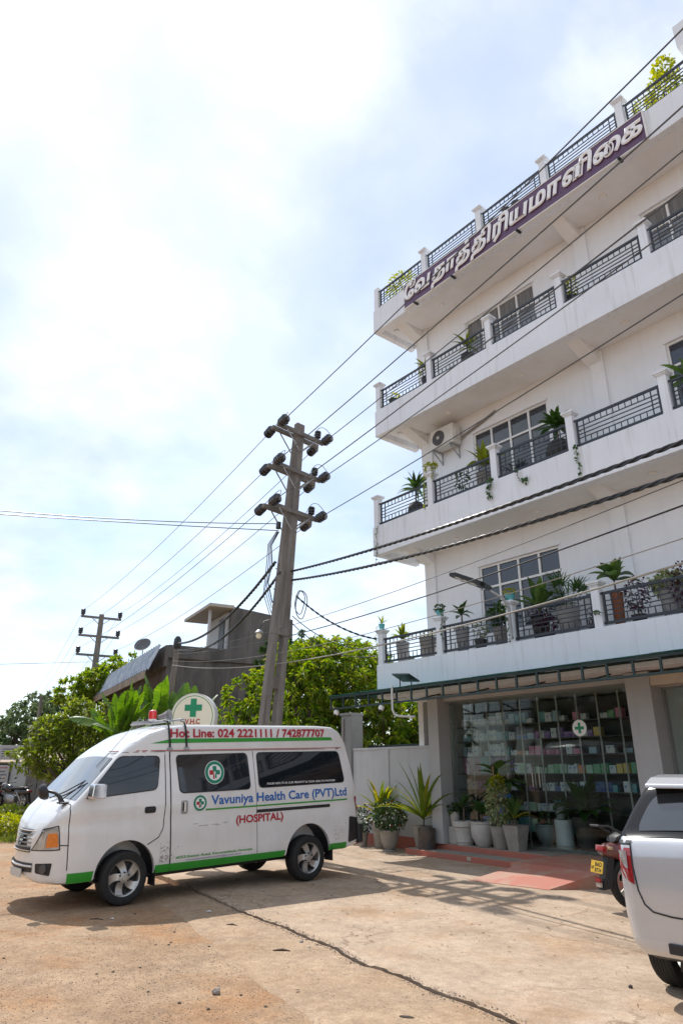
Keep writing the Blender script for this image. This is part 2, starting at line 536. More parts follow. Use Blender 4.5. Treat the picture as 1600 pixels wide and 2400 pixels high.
ax = np.arange(1.5, 16.01, .06)
low = np.interp(ax, [p[0] for p in SEAM], [p[1] for p in SEAM]) + .05 * fbm(ax, ax * 0 + 1, 33, 4, 5.0)
upp = np.interp(ax, CRK_X, CRK_Y) - .032 - .03 * np.abs(fbm(ax, ax * 0, 35, 4, 22.0)) - .02 * np.clip(fbm(ax, ax * 0 + 2, 36, 3, 2.0), 0, 1)
Zt = -0.004
ap = strip_slab('apron_pavement', list(zip(ax, low)), list(zip(ax, np.maximum(upp, low + .02))), -0.018, -0.07, M_apron)
tag(ap, 'gritty concrete strip between the crack and the loose dirt', None, None, 'structure')

# ------------------------------------------------------------------ building
M_wall = mat('white_plaster', (.81, .83, .865), .75, .06, 1.2, .12, 40, streak=.07)
M_fascia = mat('white_fascia_paint', (.79, .82, .87), .7, .07, 1.3, .12, 45, streak=.2)
M_grey = mat('grey_plaster', (.40, .40, .395), .75, .06, 2.0, .1, 50, streak=.08)
M_rail = mat('charcoal_rail_paint', (.028, .034, .046), .45, .2, 8)
M_frame = mat('white_window_frame', (.80, .80, .79), .4, .04, 4)
M_pane = mat('dark_window_pane', (.035, .045, .065), .04, .4, .9, spec=.9, col2=(.02, .025, .035))
M_curtain = mat('curtained_window_pane', (.19, .195, .20), .06, .3, 3.5, spec=.9, col2=(.12, .12, .125), stretch=(6, 6, .4))

bld = thing('hospital_building', 'white four-storey building with railed balconies above the glass shop front', 'building', (0, 1.0, 0))
XE = 15.5
def P(mb, name, m, par=None, **k):
    o = mb.build(name, m, None, **k)
    o.parent = par or bld
    o.matrix_parent_inverse = (par or bld).matrix_basis.inverted() if par is None else Matrix.Identity(4)
    return o
bld_inv = Matrix.Translation((0, -1.0, 0))
def bpart(mb, name, m, par=None, **k):
    """a part given in world coordinates, parented to the building (or to one of its parts)"""
    if par is None:
        mb.v = [(x, y - 1.0, z) for x, y, z in mb.v]
        return mb.build(name, m, bld, **k)
    mb.v = [(x, y - 1.0, z) for x, y, z in mb.v]
    return mb.build(name, m, par, **k)

WIN = []
for k, top in enumerate((5.72, 8.95, 12.04)):
    for x0 in (2.28, 6.92, 11.5):
        sx = (0, .12, .14)[k]
        WIN.append((x0 + sx, x0 + sx + 2.04, top - 1.5, top))
def holes_panel(mb, x0, x1, z0, z1, holes, y, depth):
    xs_ = sorted({x0, x1, *[h[0] for h in holes], *[h[1] for h in holes]})
    zs_ = sorted({z0, z1, *[h[2] for h in holes], *[h[3] for h in holes]})
    for i in range(len(xs_) - 1):
        for j in range(len(zs_) - 1):
            a, b, c, d = xs_[i], xs_[i + 1], zs_[j], zs_[j + 1]
            mx_, mz_ = (a + b) / 2, (c + d) / 2
            if any(h[0] < mx_ < h[1] and h[2] < mz_ < h[3] for h in holes): continue
            mb.add([(a, y, c), (b, y, c), (b, y, d), (a, y, d)], [(0, 1, 2, 3)])
    for h in holes:
        a, b, c, d = h; q = y + depth
        mb.add([(a, y, c), (b, y, c), (b, y, d), (a, y, d), (a, q, c), (b, q, c), (b, q, d), (a, q, d)],
               [(0, 4, 5, 1), (1, 5, 6, 2), (2, 6, 7, 3), (3, 7, 4, 0)])
w = MB()
holes_panel(w, .73, XE, 3.04, 13.29, WIN, 1.0, .12)
w.add([(.73, 1.0, 3.04), (.73, 11, 3.04), (.73, 11, 13.29), (.73, 1.0, 13.29), (XE, 1.0, 3.04), (XE, 11, 3.04), (XE, 11, 13.29), (XE, 1.0, 13.29)],
      [(0, 3, 2, 1), (4, 5, 6, 7), (1, 2, 6, 5), (3, 7, 6, 2), (0, 1, 5, 4)])
bpart(w, 'wall', M_wall)
for k, (a, b, c, d) in enumerate(WIN):
    fm = MB(); y0, y1 = 1.03, 1.09
    t = .045
    fm.box(a, b, y0, y1, d - t, d - .002); fm.box(a, b, y0, y1, c + .002, c + t)
    tr_ = d - .49
    fm.box(a + t, b - t, y0 + .002, y1, tr_ - t / 2, tr_ + t / 2)
    for i in range(5):
        xx = a + (b - a) * i / 4
        x_0, x_1 = (a + .002, a + t) if i == 0 else ((b - t, b - .002) if i == 4 else (xx - t / 2, xx + t / 2))
        fm.box(x_0, x_1, y0 + .004, y1, c + t, tr_ - t / 2); fm.box(x_0, x_1, y0 + .004, y1, tr_ + t / 2, d - t)
    wf = bpart(fm, 'window', M_frame)
    fl = k // 3
    pm_ = M_curtain if fl == 2 else M_pane
    for i in range(4):
        xa = a + (b - a) * i / 4; xb = a + (b - a) * (i + 1) / 4
        for lo_, hi_ in ((c, tr_), (tr_, d)):
            tilt = random.uniform(-.004, .004)
            bpart(MB().add([(xa + .01, 1.062 + tilt, lo_ + .01), (xb - .01, 1.062 - tilt, lo_ + .01), (xb - .01, 1.066 - tilt, hi_ - .01), (xa + .01, 1.066 + tilt, hi_ - .01)], [(0, 1, 2, 3)]), 'pane', pm_, wf)
    if k < 2 * 3 or True:
        bpart(MB().box(a - .03, b + .03, .975, 1.0, d + .002, d + .035), 'window_head', M_wall, wf)
# relief columns on the wall, one per storey
for k in range(3):
    z0, z1 = ZT[k] - .03, ZT[k + 1] - HF - .002
    for xa, xb in ((.715, 1.03), (5.49, 5.79), (10.2, 10.5)):
        sx = (0, .05, .09)[k] if xa > 1 else (0, .10, .13)[k]
        bpart(MB().box(xa + sx, xb + sx, .945, .998, z0, z1), 'column', M_wall)

M_soffit = mat('soffit_paint', (.80, .81, .83), .8, .08, 1.6, .08, 30, col2=(.74, .735, .73))
for k in range(4):
    zt, ox = ZT[k], OX[k]; zb = zt - HF
    bpart(MB().box(ox, XE, 0, .16, zb, zt), 'fascia', M_fascia, bevel=.008)
    sl = MB()
    sl.box(ox + .14, .72, .161, 1.40, zb + .16, zt - .02)
    sl.box(.722, XE, .161, .998, zb + .012, zt - .021)
    bpart(sl, 'balcony_slab', M_soffit)
    bpart(MB().box(ox + .001, ox + .139, .162, 1.42, zb + .001, zt - .003), 'fascia', M_fascia, bevel=.006)
    bpart(MB().box(ox + .14, .74, 1.402, 1.52, zb + .05, zt - .025), 'edge_beam', M_soffit)
    for xa, xb in ((.74, 1.02), (5.5, 5.78), (10.2, 10.48)):
        if k == 0: continue
        h = .27
        bpart(MB().prism([(.24, zb + .02), (.997, zb + .02), (.997, zb - h)], lambda a, b, X=xa: (X, a, b), lambda a, b, X=xb: (X, a, b)), 'bracket_beam', M_soffit)
    if k:
        for xx in (.45, 2.1, 4.2, 6.6, 8.4):
            q = zb + (.155 if xx < .7 else .011)
            bpart(MB().lathe([(.075, q), (.075, q - .025), (.06, q - .04)], 16, Matrix.Translation((xx, .55, 0)), cap0=False), 'ceiling_light', M_soffit, smooth=True)

def railing(x0, x1, z0):
    mb = MB(); y = .085
    hh = .545
    zb_, ztp = z0 + .045, z0 + .045 + hh
    def hb(za, t, xa=x0, xb=x1, d=.028): mb.box(xa, xb, y - d / 2, y + d / 2, za - t / 2, za + t / 2)
    hb(zb_ + .02, .045, d=.036); hb(ztp - .02, .045, d=.036)
    mb.box(x0, x0 + .03, y - .017, y + .017, zb_ + .043, ztp - .043); mb.box(x1 - .03, x1, y - .017, y + .017, zb_ + .043, ztp - .043)
    zr = [zb_ + .04 + (hh - .08) * f for f in (.245, .41, .585, .755)]
    for i, za in enumerate(zr):
        hb(za, .016, x0 + .03, x1 - .03, .016)
    n = max(6, round((x1 - x0 - .06) / .122)); st = (x1 - x0 - .06) / n
    for i in range(1, n):
        xx = x0 + .03 + st * i
        if i in (1, n - 1):
            mb.box(xx - .008, xx + .008, y - .01, y + .01, zb_ + .043, ztp - .043)
        else:
            mb.box(xx - .007, xx + .007, y - .006, y + .006, zb_ + .043, zr[0] - .008)
            mb.box(xx - .007, xx + .007, y - .006, y + .006, zr[3] + .008, ztp - .043)
    for xx in (x0, x1):
        s_ = -1 if xx == x0 else 1
        for zz_ in (zb_ + .02, ztp - .02):
            mb.box(min(xx, xx + s_ * .045), max(xx, xx + s_ * .045), y - .03, y - .019, zz_ - .02, zz_ + .02)
    return mb
for k in range(4):
    for j in range(8):
        xa = X0 + DX * j + OX[k]; z = ZT[k]
        pm = MB().box(xa, xa + .15, .012, .158, z - .002, z + .70)
        capless = (k == 3 and j == 0)
        if not capless:
            for q, (e, za, zb2) in enumerate(((.012, .702, .722), (.03, .724, .748), (.048, .750, .79))):
                pm.box(xa - e, xa + .15 + e, .012 - e, .158 + e, z + za, z + zb2)
        bpart(pm, 'pillar', M_fascia, bevel=.004)
        if j < 7:
            bpart(railing(xa + .15 + .03, xa + DX - .03, z), 'railing', M_rail)
# roof structure that overhangs the top right
bpart(MB().box(8.55, XE, .55, 10.9, 14.85, 15.45), 'roof_slab', M_fascia)
bpart(MB().box(9.6, XE - .2, 1.9, 10.5, 13.2, 14.849), 'stair_tower', M_wall)
# ground-floor shell
zf = .26
sh = MB()
sh.box(.45, .60, .80, 10.9, 0, 3.03)
sh.box(.601, XE, 4.4, 4.55, 0, 3.03)
sh.box(XE - .15, XE, .80, 4.39, 0, 3.03)
bpart(sh, 'shop_wall', mat('shop_inner_paint', (.72, .72, .70), .7, .05))
bpart(MB().box(.601, XE - .151, .80, 4.39, 2.96, 3.028), 'shop_ceiling', mat('shop_ceiling_paint', (.75, .74, .72), .8))
bpart(MB().box(5.62, 5.98, .905, 4.39, .261, 2.955), 'partition_wall', MATS['shop_inner_paint'])
for xa, xb in ((1.1, 1.385), (5.6, 6.02), (10.4, 10.8)):
    bpart(MB().box(xa, xb, .42, .78, .2, 3.03), 'shop_pillar', M_grey, bevel=.006)
bpart(MB().box(1.386, 5.599, .60, .78, 2.90, 3.029), 'lintel', M_grey)
bpart(MB().box(6.021, 10.399, .60, .78, 2.78, 3.029), 'lintel', M_grey)
bpart(MB().box(6.022, 10.398, .45, .599, 2.80, 3.0), 'shutter_box', mat('cream_shutter_box', (.55, .47, .38), .6))
M_tile = mat('glossy_floor_tile', (.20, .19, .175), .16, .25, 3.0, spec=.6)
bpart(MB().box(.602, XE - .152, .86, 4.39, .0, zf), 'shop_floor', M_tile)
# ------------------------------------------------------------------ steps, ramp, shop front
M_red = mat('red_oxide_paint', (.42, .125, .085), .7, .25, 3.5, .15, 40, col2=(.34, .13, .095))
M_redw = mat('worn_red_oxide_floor', (.44, .155, .105), .75, .3, 2.6, .15, 40, col2=(.42, .24, .17), lo=.42, hi=.55)
M_stepg = mat('grey_step_cement', (.33, .30, .26), .8, .25, 4, .15, 40)
st = thing('entrance_steps', 'two low red painted steps in front of the shop front', 'steps', (2.5, .3, 0))
def sp(mb, name, m, par, **k):
    c = par.location
    mb.v = [(x - c[0], y - c[1], z - c[2]) for x, y, z in mb.v]
    return mb.build(name, m, par, **k)
def quadbox(mb, p, z0, z1):
    n = len(p)
    return mb.add([(x, y, z0) for x, y in p] + [(x, y, z1) for x, y in p], [tuple(range(n - 1, -1, -1)), tuple(range(n, 2 * n))] + [(i, (i + 1) % n, n + (i + 1) % n, n + i) for i in range(n)])
low = [(.66, .08), (3.98, -.20), (3.98, .42), (.66, .52)]
sp(quadbox(MB(), low, -.02, .098), 'lower_step', M_red, st, bevel=.008)
sp(quadbox(MB(), [(.68, .095), (3.965, -.185), (3.965, .40), (.68, .5)], .0985, .1035), 'lower_tread', M_stepg, st)
upl = [(1.0, .50), (3.98, .24), (3.98, .86), (1.0, .86)]
sp(quadbox(MB(), upl, -.02, .198), 'upper_step', M_red, st, bevel=.008)
sp(quadbox(MB(), [(1.02, .515), (3.965, .258), (3.965, .858), (1.02, .858)], .1985, .2035), 'upper_tread', M_stepg, st)
sp(quadbox(MB(), [(3.982, -.86), (XE, -.96), (XE, .859), (3.982, .859)], -.02, .2), 'landing', M_redw, st)
chip = MB().lathe([(.001, 0), (.055, 0), (.045, .006), (.001, .008)], 9, Matrix.Translation((2.45, -.079, .055)) @ Matrix.Rotation(R(95), 4, 'X') @ Matrix.Scale(.75, 4, (0, 1, 0)))
sp(chip, 'cement_patch', mat('cement_patch', (.52, .44, .36), .9, .3, 20), st)
rp = thing('entrance_ramp', 'red painted ramp sloping down from the landing to the forecourt', 'ramp', (4.6, -1.3, 0))
a, b, c, d = (3.9, -1.76), (5.20, -1.62), (5.62, -.965), (4.26, -.866)
sp(MB().add([(*a, .006), (*b, .006), (*c, .199), (*d, .199), (*a, -.02), (*b, -.02), (*c, -.02), (*d, -.02)], [(0, 1, 2, 3), (0, 4, 5, 1), (1, 5, 6, 2), (3, 2, 6, 7), (0, 3, 7, 4)]), 'slope', M_redw, rp)

sf = thing('shop_glass_front', 'frameless glass shop front with double doors and long handles', 'shop front', (3.5, .82, .2))
M_glass = glass_mat('clear_shop_glass', (.90, .95, .94))
M_steel = mat('brushed_steel', (.55, .55, .55), .28, .1, 20, metal=1.0)
gl = [(1.39, 2.42), (2.43, 3.42), (3.43, 4.42), (4.43, 5.595)]
for i, (xa, xb) in enumerate(gl):
    nm = 'door' if i in (1, 2) else 'fixed_pane'
    g = sp(MB().box(xa, xb, .815, .825, .215 if i in (1, 2) else .205, 2.40), nm, M_glass, sf)
    sp(MB().box(xa, xb, .815, .825, 2.41, 2.898), 'transom_pane', M_glass, sf)
    if nm == 'door':
        hx = xb - .07 if i == 1 else xa + .07
        for yy in (.775, .865):
            hb = MB().tube([(hx, .82 + (yy - .82) * .4, 1.24), (hx, yy, 1.26), (hx, yy, 1.6), (hx, .82 + (yy - .82) * .4, 1.62)], .011, 8)
            hb.v = [(x - xa * 0, y, z) for x, y, z in hb.v]
            sp(hb, 'handle', M_steel, sf, smooth=True)
        sp(MB().box(xa + .01, xb - .01, .805, .835, .206, .214), 'door_rail', M_steel, sf)
sf2 = thing('neighbour_glass_front', 'glass front of the neighbouring bay right of the grey shop pillar', 'shop front', (8.2, .82, .2))
for i in range(4):
    xa = 6.03 + 1.09 * i
    sp(MB().box(xa, xa + 1.08, .815, .825, .205, 2.778), 'fixed_pane', M_glass, sf2)
for xx in (6.04, 7.1):
    sp(MB().box(xx, xx + .035, .80, .814, .21, 2.77), 'frame_post', mat('grey_alu_frame', (.25, .25, .25), .4, metal=.6), sf2)
# round pharmacy cross on the glass
def disc(mb, cx, cz, r, y, n=36, thick=.004):
    return mb.prism([(cx + r * math.cos(2 * math.pi * i / n), cz + r * math.sin(2 * math.pi * i / n)) for i in range(n)], lambda a, b: (a, y, b), lambda a, b: (a, y - thick, b))
M_green = mat('sign_green', (.01, .26, .12), .5, .08)
M_whitev = mat('white_vinyl', (.80, .80, .78), .5, .04)
px = thing('pharmacy_cross_sticker', 'round white sticker with a green cross on the shop glass', 'sticker', (4.42, .81, 2.24))
sp(disc(MB(), 4.42, 2.24, .14, .8135), 'disc', M_whitev, px)
sp(disc(MB(), 4.42, 2.24, .146, .8142, thick=.0005), 'rim', M_green, px)
sp(MB().box(4.395, 4.445, .8065, .8090, 2.15, 2.33).box(4.33, 4.394, .8065, .8090, 2.215, 2.265).box(4.446, 4.51, .8065, .8090, 2.215, 2.265), 'cross', M_green, px)

# shelving behind the glass
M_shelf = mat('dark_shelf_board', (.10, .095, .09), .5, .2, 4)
M_post = mat('pale_shelf_post', (.42, .42, .40), .4, .1, 4)
sv = thing('pharmacy_shelving', 'tall grey steel shelving full of boxes behind the shop glass', 'shelving', (2.8, 1.9, zf))
SHY0, SHY1 = 1.78, 2.12
SH = [.42, .80, 1.17, 1.49, 1.84, 2.15, 2.46]
for z in SH:
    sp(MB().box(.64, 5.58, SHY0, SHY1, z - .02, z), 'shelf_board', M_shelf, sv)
for i in range(12):
    xx = .66 + i * .445
    sp(MB().box(xx, xx + .03, SHY0 - .012, SHY0 - .001, zf + .001, 2.95), 'post', M_post, sv)
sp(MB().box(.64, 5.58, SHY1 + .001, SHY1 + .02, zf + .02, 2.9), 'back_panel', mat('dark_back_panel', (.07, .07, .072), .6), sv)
PAL = {'white': (.72, .74, .74), 'teal': (.05, .32, .36), 'pale blue': (.30, .48, .62), 'magenta': (.42, .05, .20), 'pink': (.62, .17, .33), 'purple': (.18, .07, .32), 'green': (.10, .38, .16),
       'orange': (.70, .24, .07), 'blue': (.05, .13, .42), 'yellow': (.68, .48, .08), 'red': (.5, .05, .05), 'mint': (.38, .62, .45)}
M_boxes = {k: mat('printed_carton_white', (.62, .64, .65), .45, .0, 13, col2=(.16, .30, .50), lo=.42, hi=.43) if k == 'white' else mat('printed_carton_' + k.replace(' ', '_'), v, .45, .0, 16, col2=tuple(min(1, .65 * c + .14) for c in v), lo=.52, hi=.545) for k, v in PAL.items()}
rows = {6: [('white', .17, .13)] * 3 + [('white', .2, .16), ('white', .13, .22), (None, .9, 0), (None, .55, 0), ('pink', .12, .13), (None, .55, 0), ('green', .1, .12), ('pink', .11, .15)],
        5: [('pale blue', .1, .12), ('teal', .1, .1), ('white', .12, .2), ('white', .1, .14), ('pale blue', .07, .12), ('white', .18, .18), ('pale blue', .09, .14), ('teal', .12, .15), (None, .25, 0)] + [('blue', .1, .07), ('blue', .1, .08), ('pale blue', .12, .1)] + [('purple', .08, .12), ('white', .08, .13), ('purple', .1, .11), ('white', .1, .16), ('purple', .1, .17), (None, .25, 0)] + [('purple', .08, .09), ('pink', .07, .09), ('white', .08, .1), ('purple', .08, .1), ('yellow', .12, .14)],
        4: [('pale blue', .08, .16), ('white', .14, .17), ('white', .07, .18), (None, .12, 0), ('pale blue', .1, .08), ('white', .22, .2), ('white', .06, .22), ('teal', .09, .15), (None, .14, 0)] + [('orange', .07, .07), ('orange', .07, .08), ('white', .06, .07), ('pink', .1, .15), ('pink', .11, .15), ('magenta', .06, .08), ('pink', .07, .08), ('magenta', .07, .08), ('pink', .07, .08)] + [(None, .55, 0), ('pale blue', .12, .1), (None, .12, 0), ('white', .14, .12), (None, .1, 0), ('pale blue', .14, .07)],
        3: [('magenta', .11, .28), ('pink', .11, .28), ('magenta', .1, .28), ('teal', .09, .28), ('teal', .1, .28), ('purple', .1, .26), ('purple', .1, .27), ('purple', .1, .27), ('purple', .1, .28), (None, .28, 0), ('white', .08, .16), (None, .42, 0)] + [('mint', .1, .14), ('green', .09, .15), ('mint', .12, .15), ('white', .11, .13), ('white', .05, .15), ('orange', .11, .13), ('mint', .11, .13), ('green', .11, .14), ('green', .11, .15), ('white', .1, .12), ('yellow', .09, .14), ('yellow', .1, .15), ('green', .08, .16)],
        2: [('white', .1, .17), ('white', .12, .14), ('purple', .1, .15), ('purple', .1, .15), ('green', .1, .16), (None, 1.0, 0), ('white', .1, .12), ('white', .1, .13), (None, .2, 0), ('white', .12, .14), ('white', .12, .14), (None, .06, 0), ('white', .12, .15), (None, .1, 0), ('blue', .14, .15), ('blue', .1, .14), (None, .55, 0), ('white', .13, .15), ('white', .13, .15)],
        1: [('teal', .1, .12), ('teal', .1, .1), (None, .9, 0), ('white', .3, .12), (None, .15, 0), ('white', .08, .05), ('red', .08, .05), ('white', .08, .05), ('mint', .1, .06), ('orange', .08, .05), ('white', .1, .05)],
        0: [('teal', .1, .2), ('teal', .1, .22), ('teal', .1, .2), (None, .4, 0), ('teal', .1, .24), ('teal', .12, .22), ('mint', .1, .2), ('red', .07, .18), ('green', .1, .14), (None, .1, 0), ('white', .08, .24), (None, .1, 0), ('teal', .12, .2), ('mint', .12, .2), ('white', .12, .18)]}
RN = ['lowest shelf', 'second shelf from the floor', 'third shelf from the floor', 'fourth shelf from the floor', 'fifth shelf from the floor', 'second shelf from the top', 'top shelf']
START = {6: .78, 5: .80, 4: .80, 3: .80, 2: .84, 1: 1.2, 0: 1.3}
ORD = ['first', 'second', 'third', 'fourth', 'fifth', 'sixth', 'seventh', 'eighth', 'ninth', 'tenth', 'eleventh', 'twelfth', 'thirteenth', 'fourteenth', 'fifteenth', 'sixteenth', 'seventeenth', 'eighteenth', 'nineteenth', 'twentieth']
GP = {6: ('white', 'pale blue', 'teal'), 5: ('pale blue', 'purple', 'white'), 4: ('pink', 'white', 'teal', 'orange'), 3: ('mint', 'green', 'white', 'yellow'), 2: ('white', 'blue', 'purple', 'teal'), 1: ('teal', 'green', 'white', 'mint'), 0: ('teal', 'mint', 'green')}
rg_ = random.Random(9)
for r_ in rows:
    dense = []
    for it in rows[r_]:
        if it[0] is None and it[1] > .13:
            w_ = it[1]
            while w_ > .12:
                b_ = rg_.uniform(.07, .13)
                dense.append((rg_.choice(GP[r_]) if rg_.random() < .72 else None, b_, rg_.uniform(.07, .19))); w_ -= b_ + .012
        else: dense.append(it)
    rows[r_] = dense
for r_, items in rows.items():
    cnt = {}; tots = {}
    for c_, _, _ in items: tots[c_] = tots.get(c_, 0) + 1
    tot = sum(i[1] + .012 for i in items); xx = START[r_]; sc_ = min(1.35, (5.45 - xx) / tot)
    for colr, w_, h_ in items:
        w2_ = w_ * sc_
        if colr:
            h_ *= 1.15
            jy = random.uniform(0, .03)
            o = MB().box(-w2_ / 2 * .94, w2_ / 2 * .94, -.06, .06, 0, h_).build('product_box', M_boxes[colr], None, loc=(xx + w2_ / 2, SHY0 + .085 + jy, SH[r_] + .001))
            o.rotation_euler = (0, 0, random.uniform(-.05, .05))
            k_ = cnt.get(colr, 0); cnt[colr] = k_ + 1
            tag(o, (f'{ORD[k_]} {colr} carton from the left on the {RN[r_]}' if tots[colr] > 1 else f'only {colr} carton on the {RN[r_]} behind the shop glass'), 'box', 'product cartons on the pharmacy shelving')
        xx += w2_ + .012

# blue plastic chair behind the plants
ch = thing('plastic_chair', 'bright blue plastic chair inside behind the potted plants', 'chair', (2.05, 1.25, zf))
M_blue = mat('blue_plastic', (.06, .25, .75), .35, .05)
bk = MB()
bk.prism(rounded([(-.2, .42), (.2, .42), (.17, .86), (-.17, .86)], .06), lambda a, b: (a, .2 + (b - .42) * .22, b), lambda a, b: (a, .225 + (b - .42) * .22, b))
bk.build('backrest', M_blue, ch)
MB().prism(rounded([(-.21, -.2), (.21, -.2), (.2, .2), (-.2, .2)], .05), lambda a, b: (a, b, .40), lambda a, b: (a, b, .43)).build('seat', M_blue, ch)
for sx in (-1, 1):
    for sy in (-1, 1):
        MB().tube([(sx * .17, sy * .16, .40), (sx * .2, sy * .19, 0)], [.025, .018], 8).build('leg', M_blue, ch)

# ------------------------------------------------------------------ canopy
M_cgreen = mat('dark_green_steel', (.02, .045, .045), .5, .3, 6)
M_csheet = mat('green_polycarbonate', (.02, .20, .19), .35, .2, 4, transl=.35)
cn = thing('shop_canopy', 'green sheet canopy on a dark steel truss over the shop entrance', 'canopy', (3, -.4, 3.0))
CX0, CX1, CY = -.62, 12.5, -.82
for i in range(16):
    xa = CX0 + (CX1 - CX0) * i / 16; xb = CX0 + (CX1 - CX0) * (i + 1) / 16 - .006
    zt_ = 3.075 + .004 * (i % 2)
    sp(MB().add([(xa, CY - .06, zt_), (xb, CY - .06, zt_), (xb, -.012 if xa > -.02 else .75, zt_ + .11), (xa, -.012 if xa > -.02 else .75, zt_ + .11),
                 (xa, CY - .06, zt_ + .008), (xb, CY - .06, zt_ + .008), (xb, -.012 if xa > -.02 else .75, zt_ + .118), (xa, -.012 if xa > -.02 else .75, zt_ + .118)],
                [(0, 3, 2, 1), (4, 5, 6, 7), (0, 1, 5, 4), (1, 2, 6, 5), (2, 3, 7, 6), (3, 0, 4, 7)]), 'roof_sheet', M_csheet, cn)
sp(MB().box(CX0, CX1, CY - .02, CY + .02, 3.025, 3.065), 'top_chord', M_cgreen, cn)
sp(MB().box(CX0, CX1, CY - .018, CY + .018, 2.785, 2.82), 'bottom_chord', M_cgreen, cn)
i = 0; xx = CX0
while xx < CX1:
    sp(MB().box(xx, xx + .035, CY - .015, CY + .015, 2.8205, 3.0245), 'truss_post', M_cgreen, cn)
    if i % 2 == 0:
        sp(MB().bar((xx + .018, CY + .022, 3.04), (xx + .018, -.016 if xx > -.1 else .72, 3.15), .03, .05), 'rafter', M_cgreen, cn)
    if i % 3 == 0 and xx > .3:
        sp(MB().bar((xx + .018, CY + .022, 2.80), (xx + .018, -.016, 2.98), .025), 'strut', M_cgreen, cn)
    xx += .415; i += 1
sp(MB().box(CX0, CX1, -.45, -.42, 3.045, 3.075), 'purlin', M_cgreen, cn)

# things fixed to the canopy and balcony fronts
sol = thing('solar_panel', 'small black solar panel tilted on posts above the canopy edge', 'solar panel', (1.62, -.7, 3.09))
M_blk = mat('black_plastic', (.012, .012, .014), .4, .2)
M_cell = mat('solar_cells', (.01, .014, .03), .15, .3, 30, spec=.8)
Rt = Matrix.Translation((0, 0, .17)) @ Matrix.Rotation(R(-22), 4, 'X') @ Matrix.Rotation(R(6), 4, 'Y')
MB().box(-.25, .25, -.16, .16, 0, .025, Rt).build('frame', M_blk, sol)
for i in range(4):
    MB().box(-.235 + .119 * i, -.235 + .119 * i + .111, -.145, .145, .0255, .029, Rt).build('cell', M_cell, sol)
for sx in (-.16, .16):
    MB().tube([(sx, 0, 0), (sx, 0, .18)], .012, 6).build('post', M_blk, sol)
pp = MB().tube([(1.40, -.86, 3.12), (1.40, -.87, 3.0), (1.40, -.87, 2.66), (1.43, -.85, 2.58), (1.5, -.8, 2.54), (1.75, -.6, 2.52)], .022, 8).build('drain_pipe', mat('white_pvc', (.6, .6, .58), .4), None, smooth=True)
tag(pp, 'white plastic pipe bent below the canopy under the solar panel', 'pipe')
for nm, x, lb in (('security_camera', -.45, 'white dome security camera under the left end of the canopy'), ('security_camera', 1.0, 'white security camera under the canopy near the solar panel')):
    t = thing(nm, lb, 'camera', (x, -.78, 2.76))
    MB().lathe([(.03, .02), (.055, .0), (.06, -.05), (.045, -.09), (.02, -.105)], 16, Matrix.Rotation(R(-30), 4, 'X')).build('housing', M_whitev, t, smooth=True)
    MB().lathe([(.036, -.07), (.034, -.10), (.02, -.122), (.002, -.128)], 16, Matrix.Rotation(R(-30), 4, 'X')).build('lens', M_blk, t, smooth=True)
# street lamp on the balcony pillar
lm = thing('street_lamp', 'black LED street lamp head on a grey arm fixed to a first-floor balcony pillar', 'street lamp', (3.72, -.05, 4.3))
M_galv = mat('galvanised_steel', (.42, .43, .44), .45, .15, 15, metal=.7)
MB().tube([(0.06, .0, -.5), (0.06, .0, .1), (.03, -.12, .27), (-.12, -.30, .42)], .024, 8).build('arm', M_galv, lm, smooth=True)
HM = Matrix.Translation((-.12, -.30, .42)) @ Vector((-.50, -.42, .30)).to_track_quat('Y', 'Z').to_matrix().to_4x4()
hd = MB()
for (y0, w0, h0), (y1, w1, h1) in zip(((-.02, .07, .07), (.12, .11, .09), (.2, .25, .08), (.70, .27, .06), (.80, .17, .03)), ((.12, .11, .09), (.2, .25, .08), (.70, .27, .06), (.80, .17, .03), (.81, .13, .015))):
    hd.add([HM @ Vector(p) for p in ((-w0 / 2, y0, 0), (w0 / 2, y0, 0), (w0 / 2, y0, h0), (-w0 / 2, y0, h0), (-w1 / 2, y1, 0), (w1 / 2, y1, 0), (w1 / 2, y1, h1), (-w1 / 2, y1, h1))], [(0, 4, 5, 1), (1, 5, 6, 2), (2, 6, 7, 3), (3, 7, 4, 0)])
hd.build('lamp_head', M_blk, lm)
for q in (.32, .47, .62):
    MB().lathe([(.001, -.012), (.075, -.012), (.08, -.001)], 14, HM @ Matrix.Translation((0, q, 0)), cap1=False).build('led', mat('led_lens', (.7, .7, .66), .2), lm, smooth=True)
# name board
sg = thing('name_board', 'purple name board with raised white Tamil letters across the top balcony', 'sign', (4.64, -.06, 12.94))
M_purple = mat('purple_board', (.115, .055, .125), .45, .1, 3, streak=.2)
SX0, SX1, SZ0, SZ1 = 1.40, 7.88, 12.60, 13.285
sp(MB().box(SX0, SX1, -.075, -.008, SZ0, SZ1), 'board', M_purple, sg)
bd = MB()
bd.box(SX0 - .02, SX1 + .02, -.085, -.005, SZ1 + .0005, SZ1 + .022); bd.box(SX0 - .02, SX1 + .02, -.085, -.005, SZ0 - .022, SZ0 - .0005)
bd.box(SX0 - .02, SX0 - .0005, -.085, -.005, SZ0, SZ1); bd.box(SX1 + .0005, SX1 + .02, -.085, -.005, SZ0, SZ1)
sp(bd, 'board_frame', M_whitev, sg)
CL = ['\u0bc7\u0bb5', '\u0ba4\u0bbe', '\u0ba4\u0bcd', '\u0ba4\u0bbf', '\u0bb0\u0bbf', '\u0baf', '\u0bae\u0bbe', '\u0bb3\u0bbf', '\u0bc8', '\u0b95']
gly = [text_mesh(c_, 1.0, shear=.22, bevel=.044) for c_ in CL]
wd = [(min(v[0] for v in g[0]), max(v[0] for v in g[0])) for g in gly]
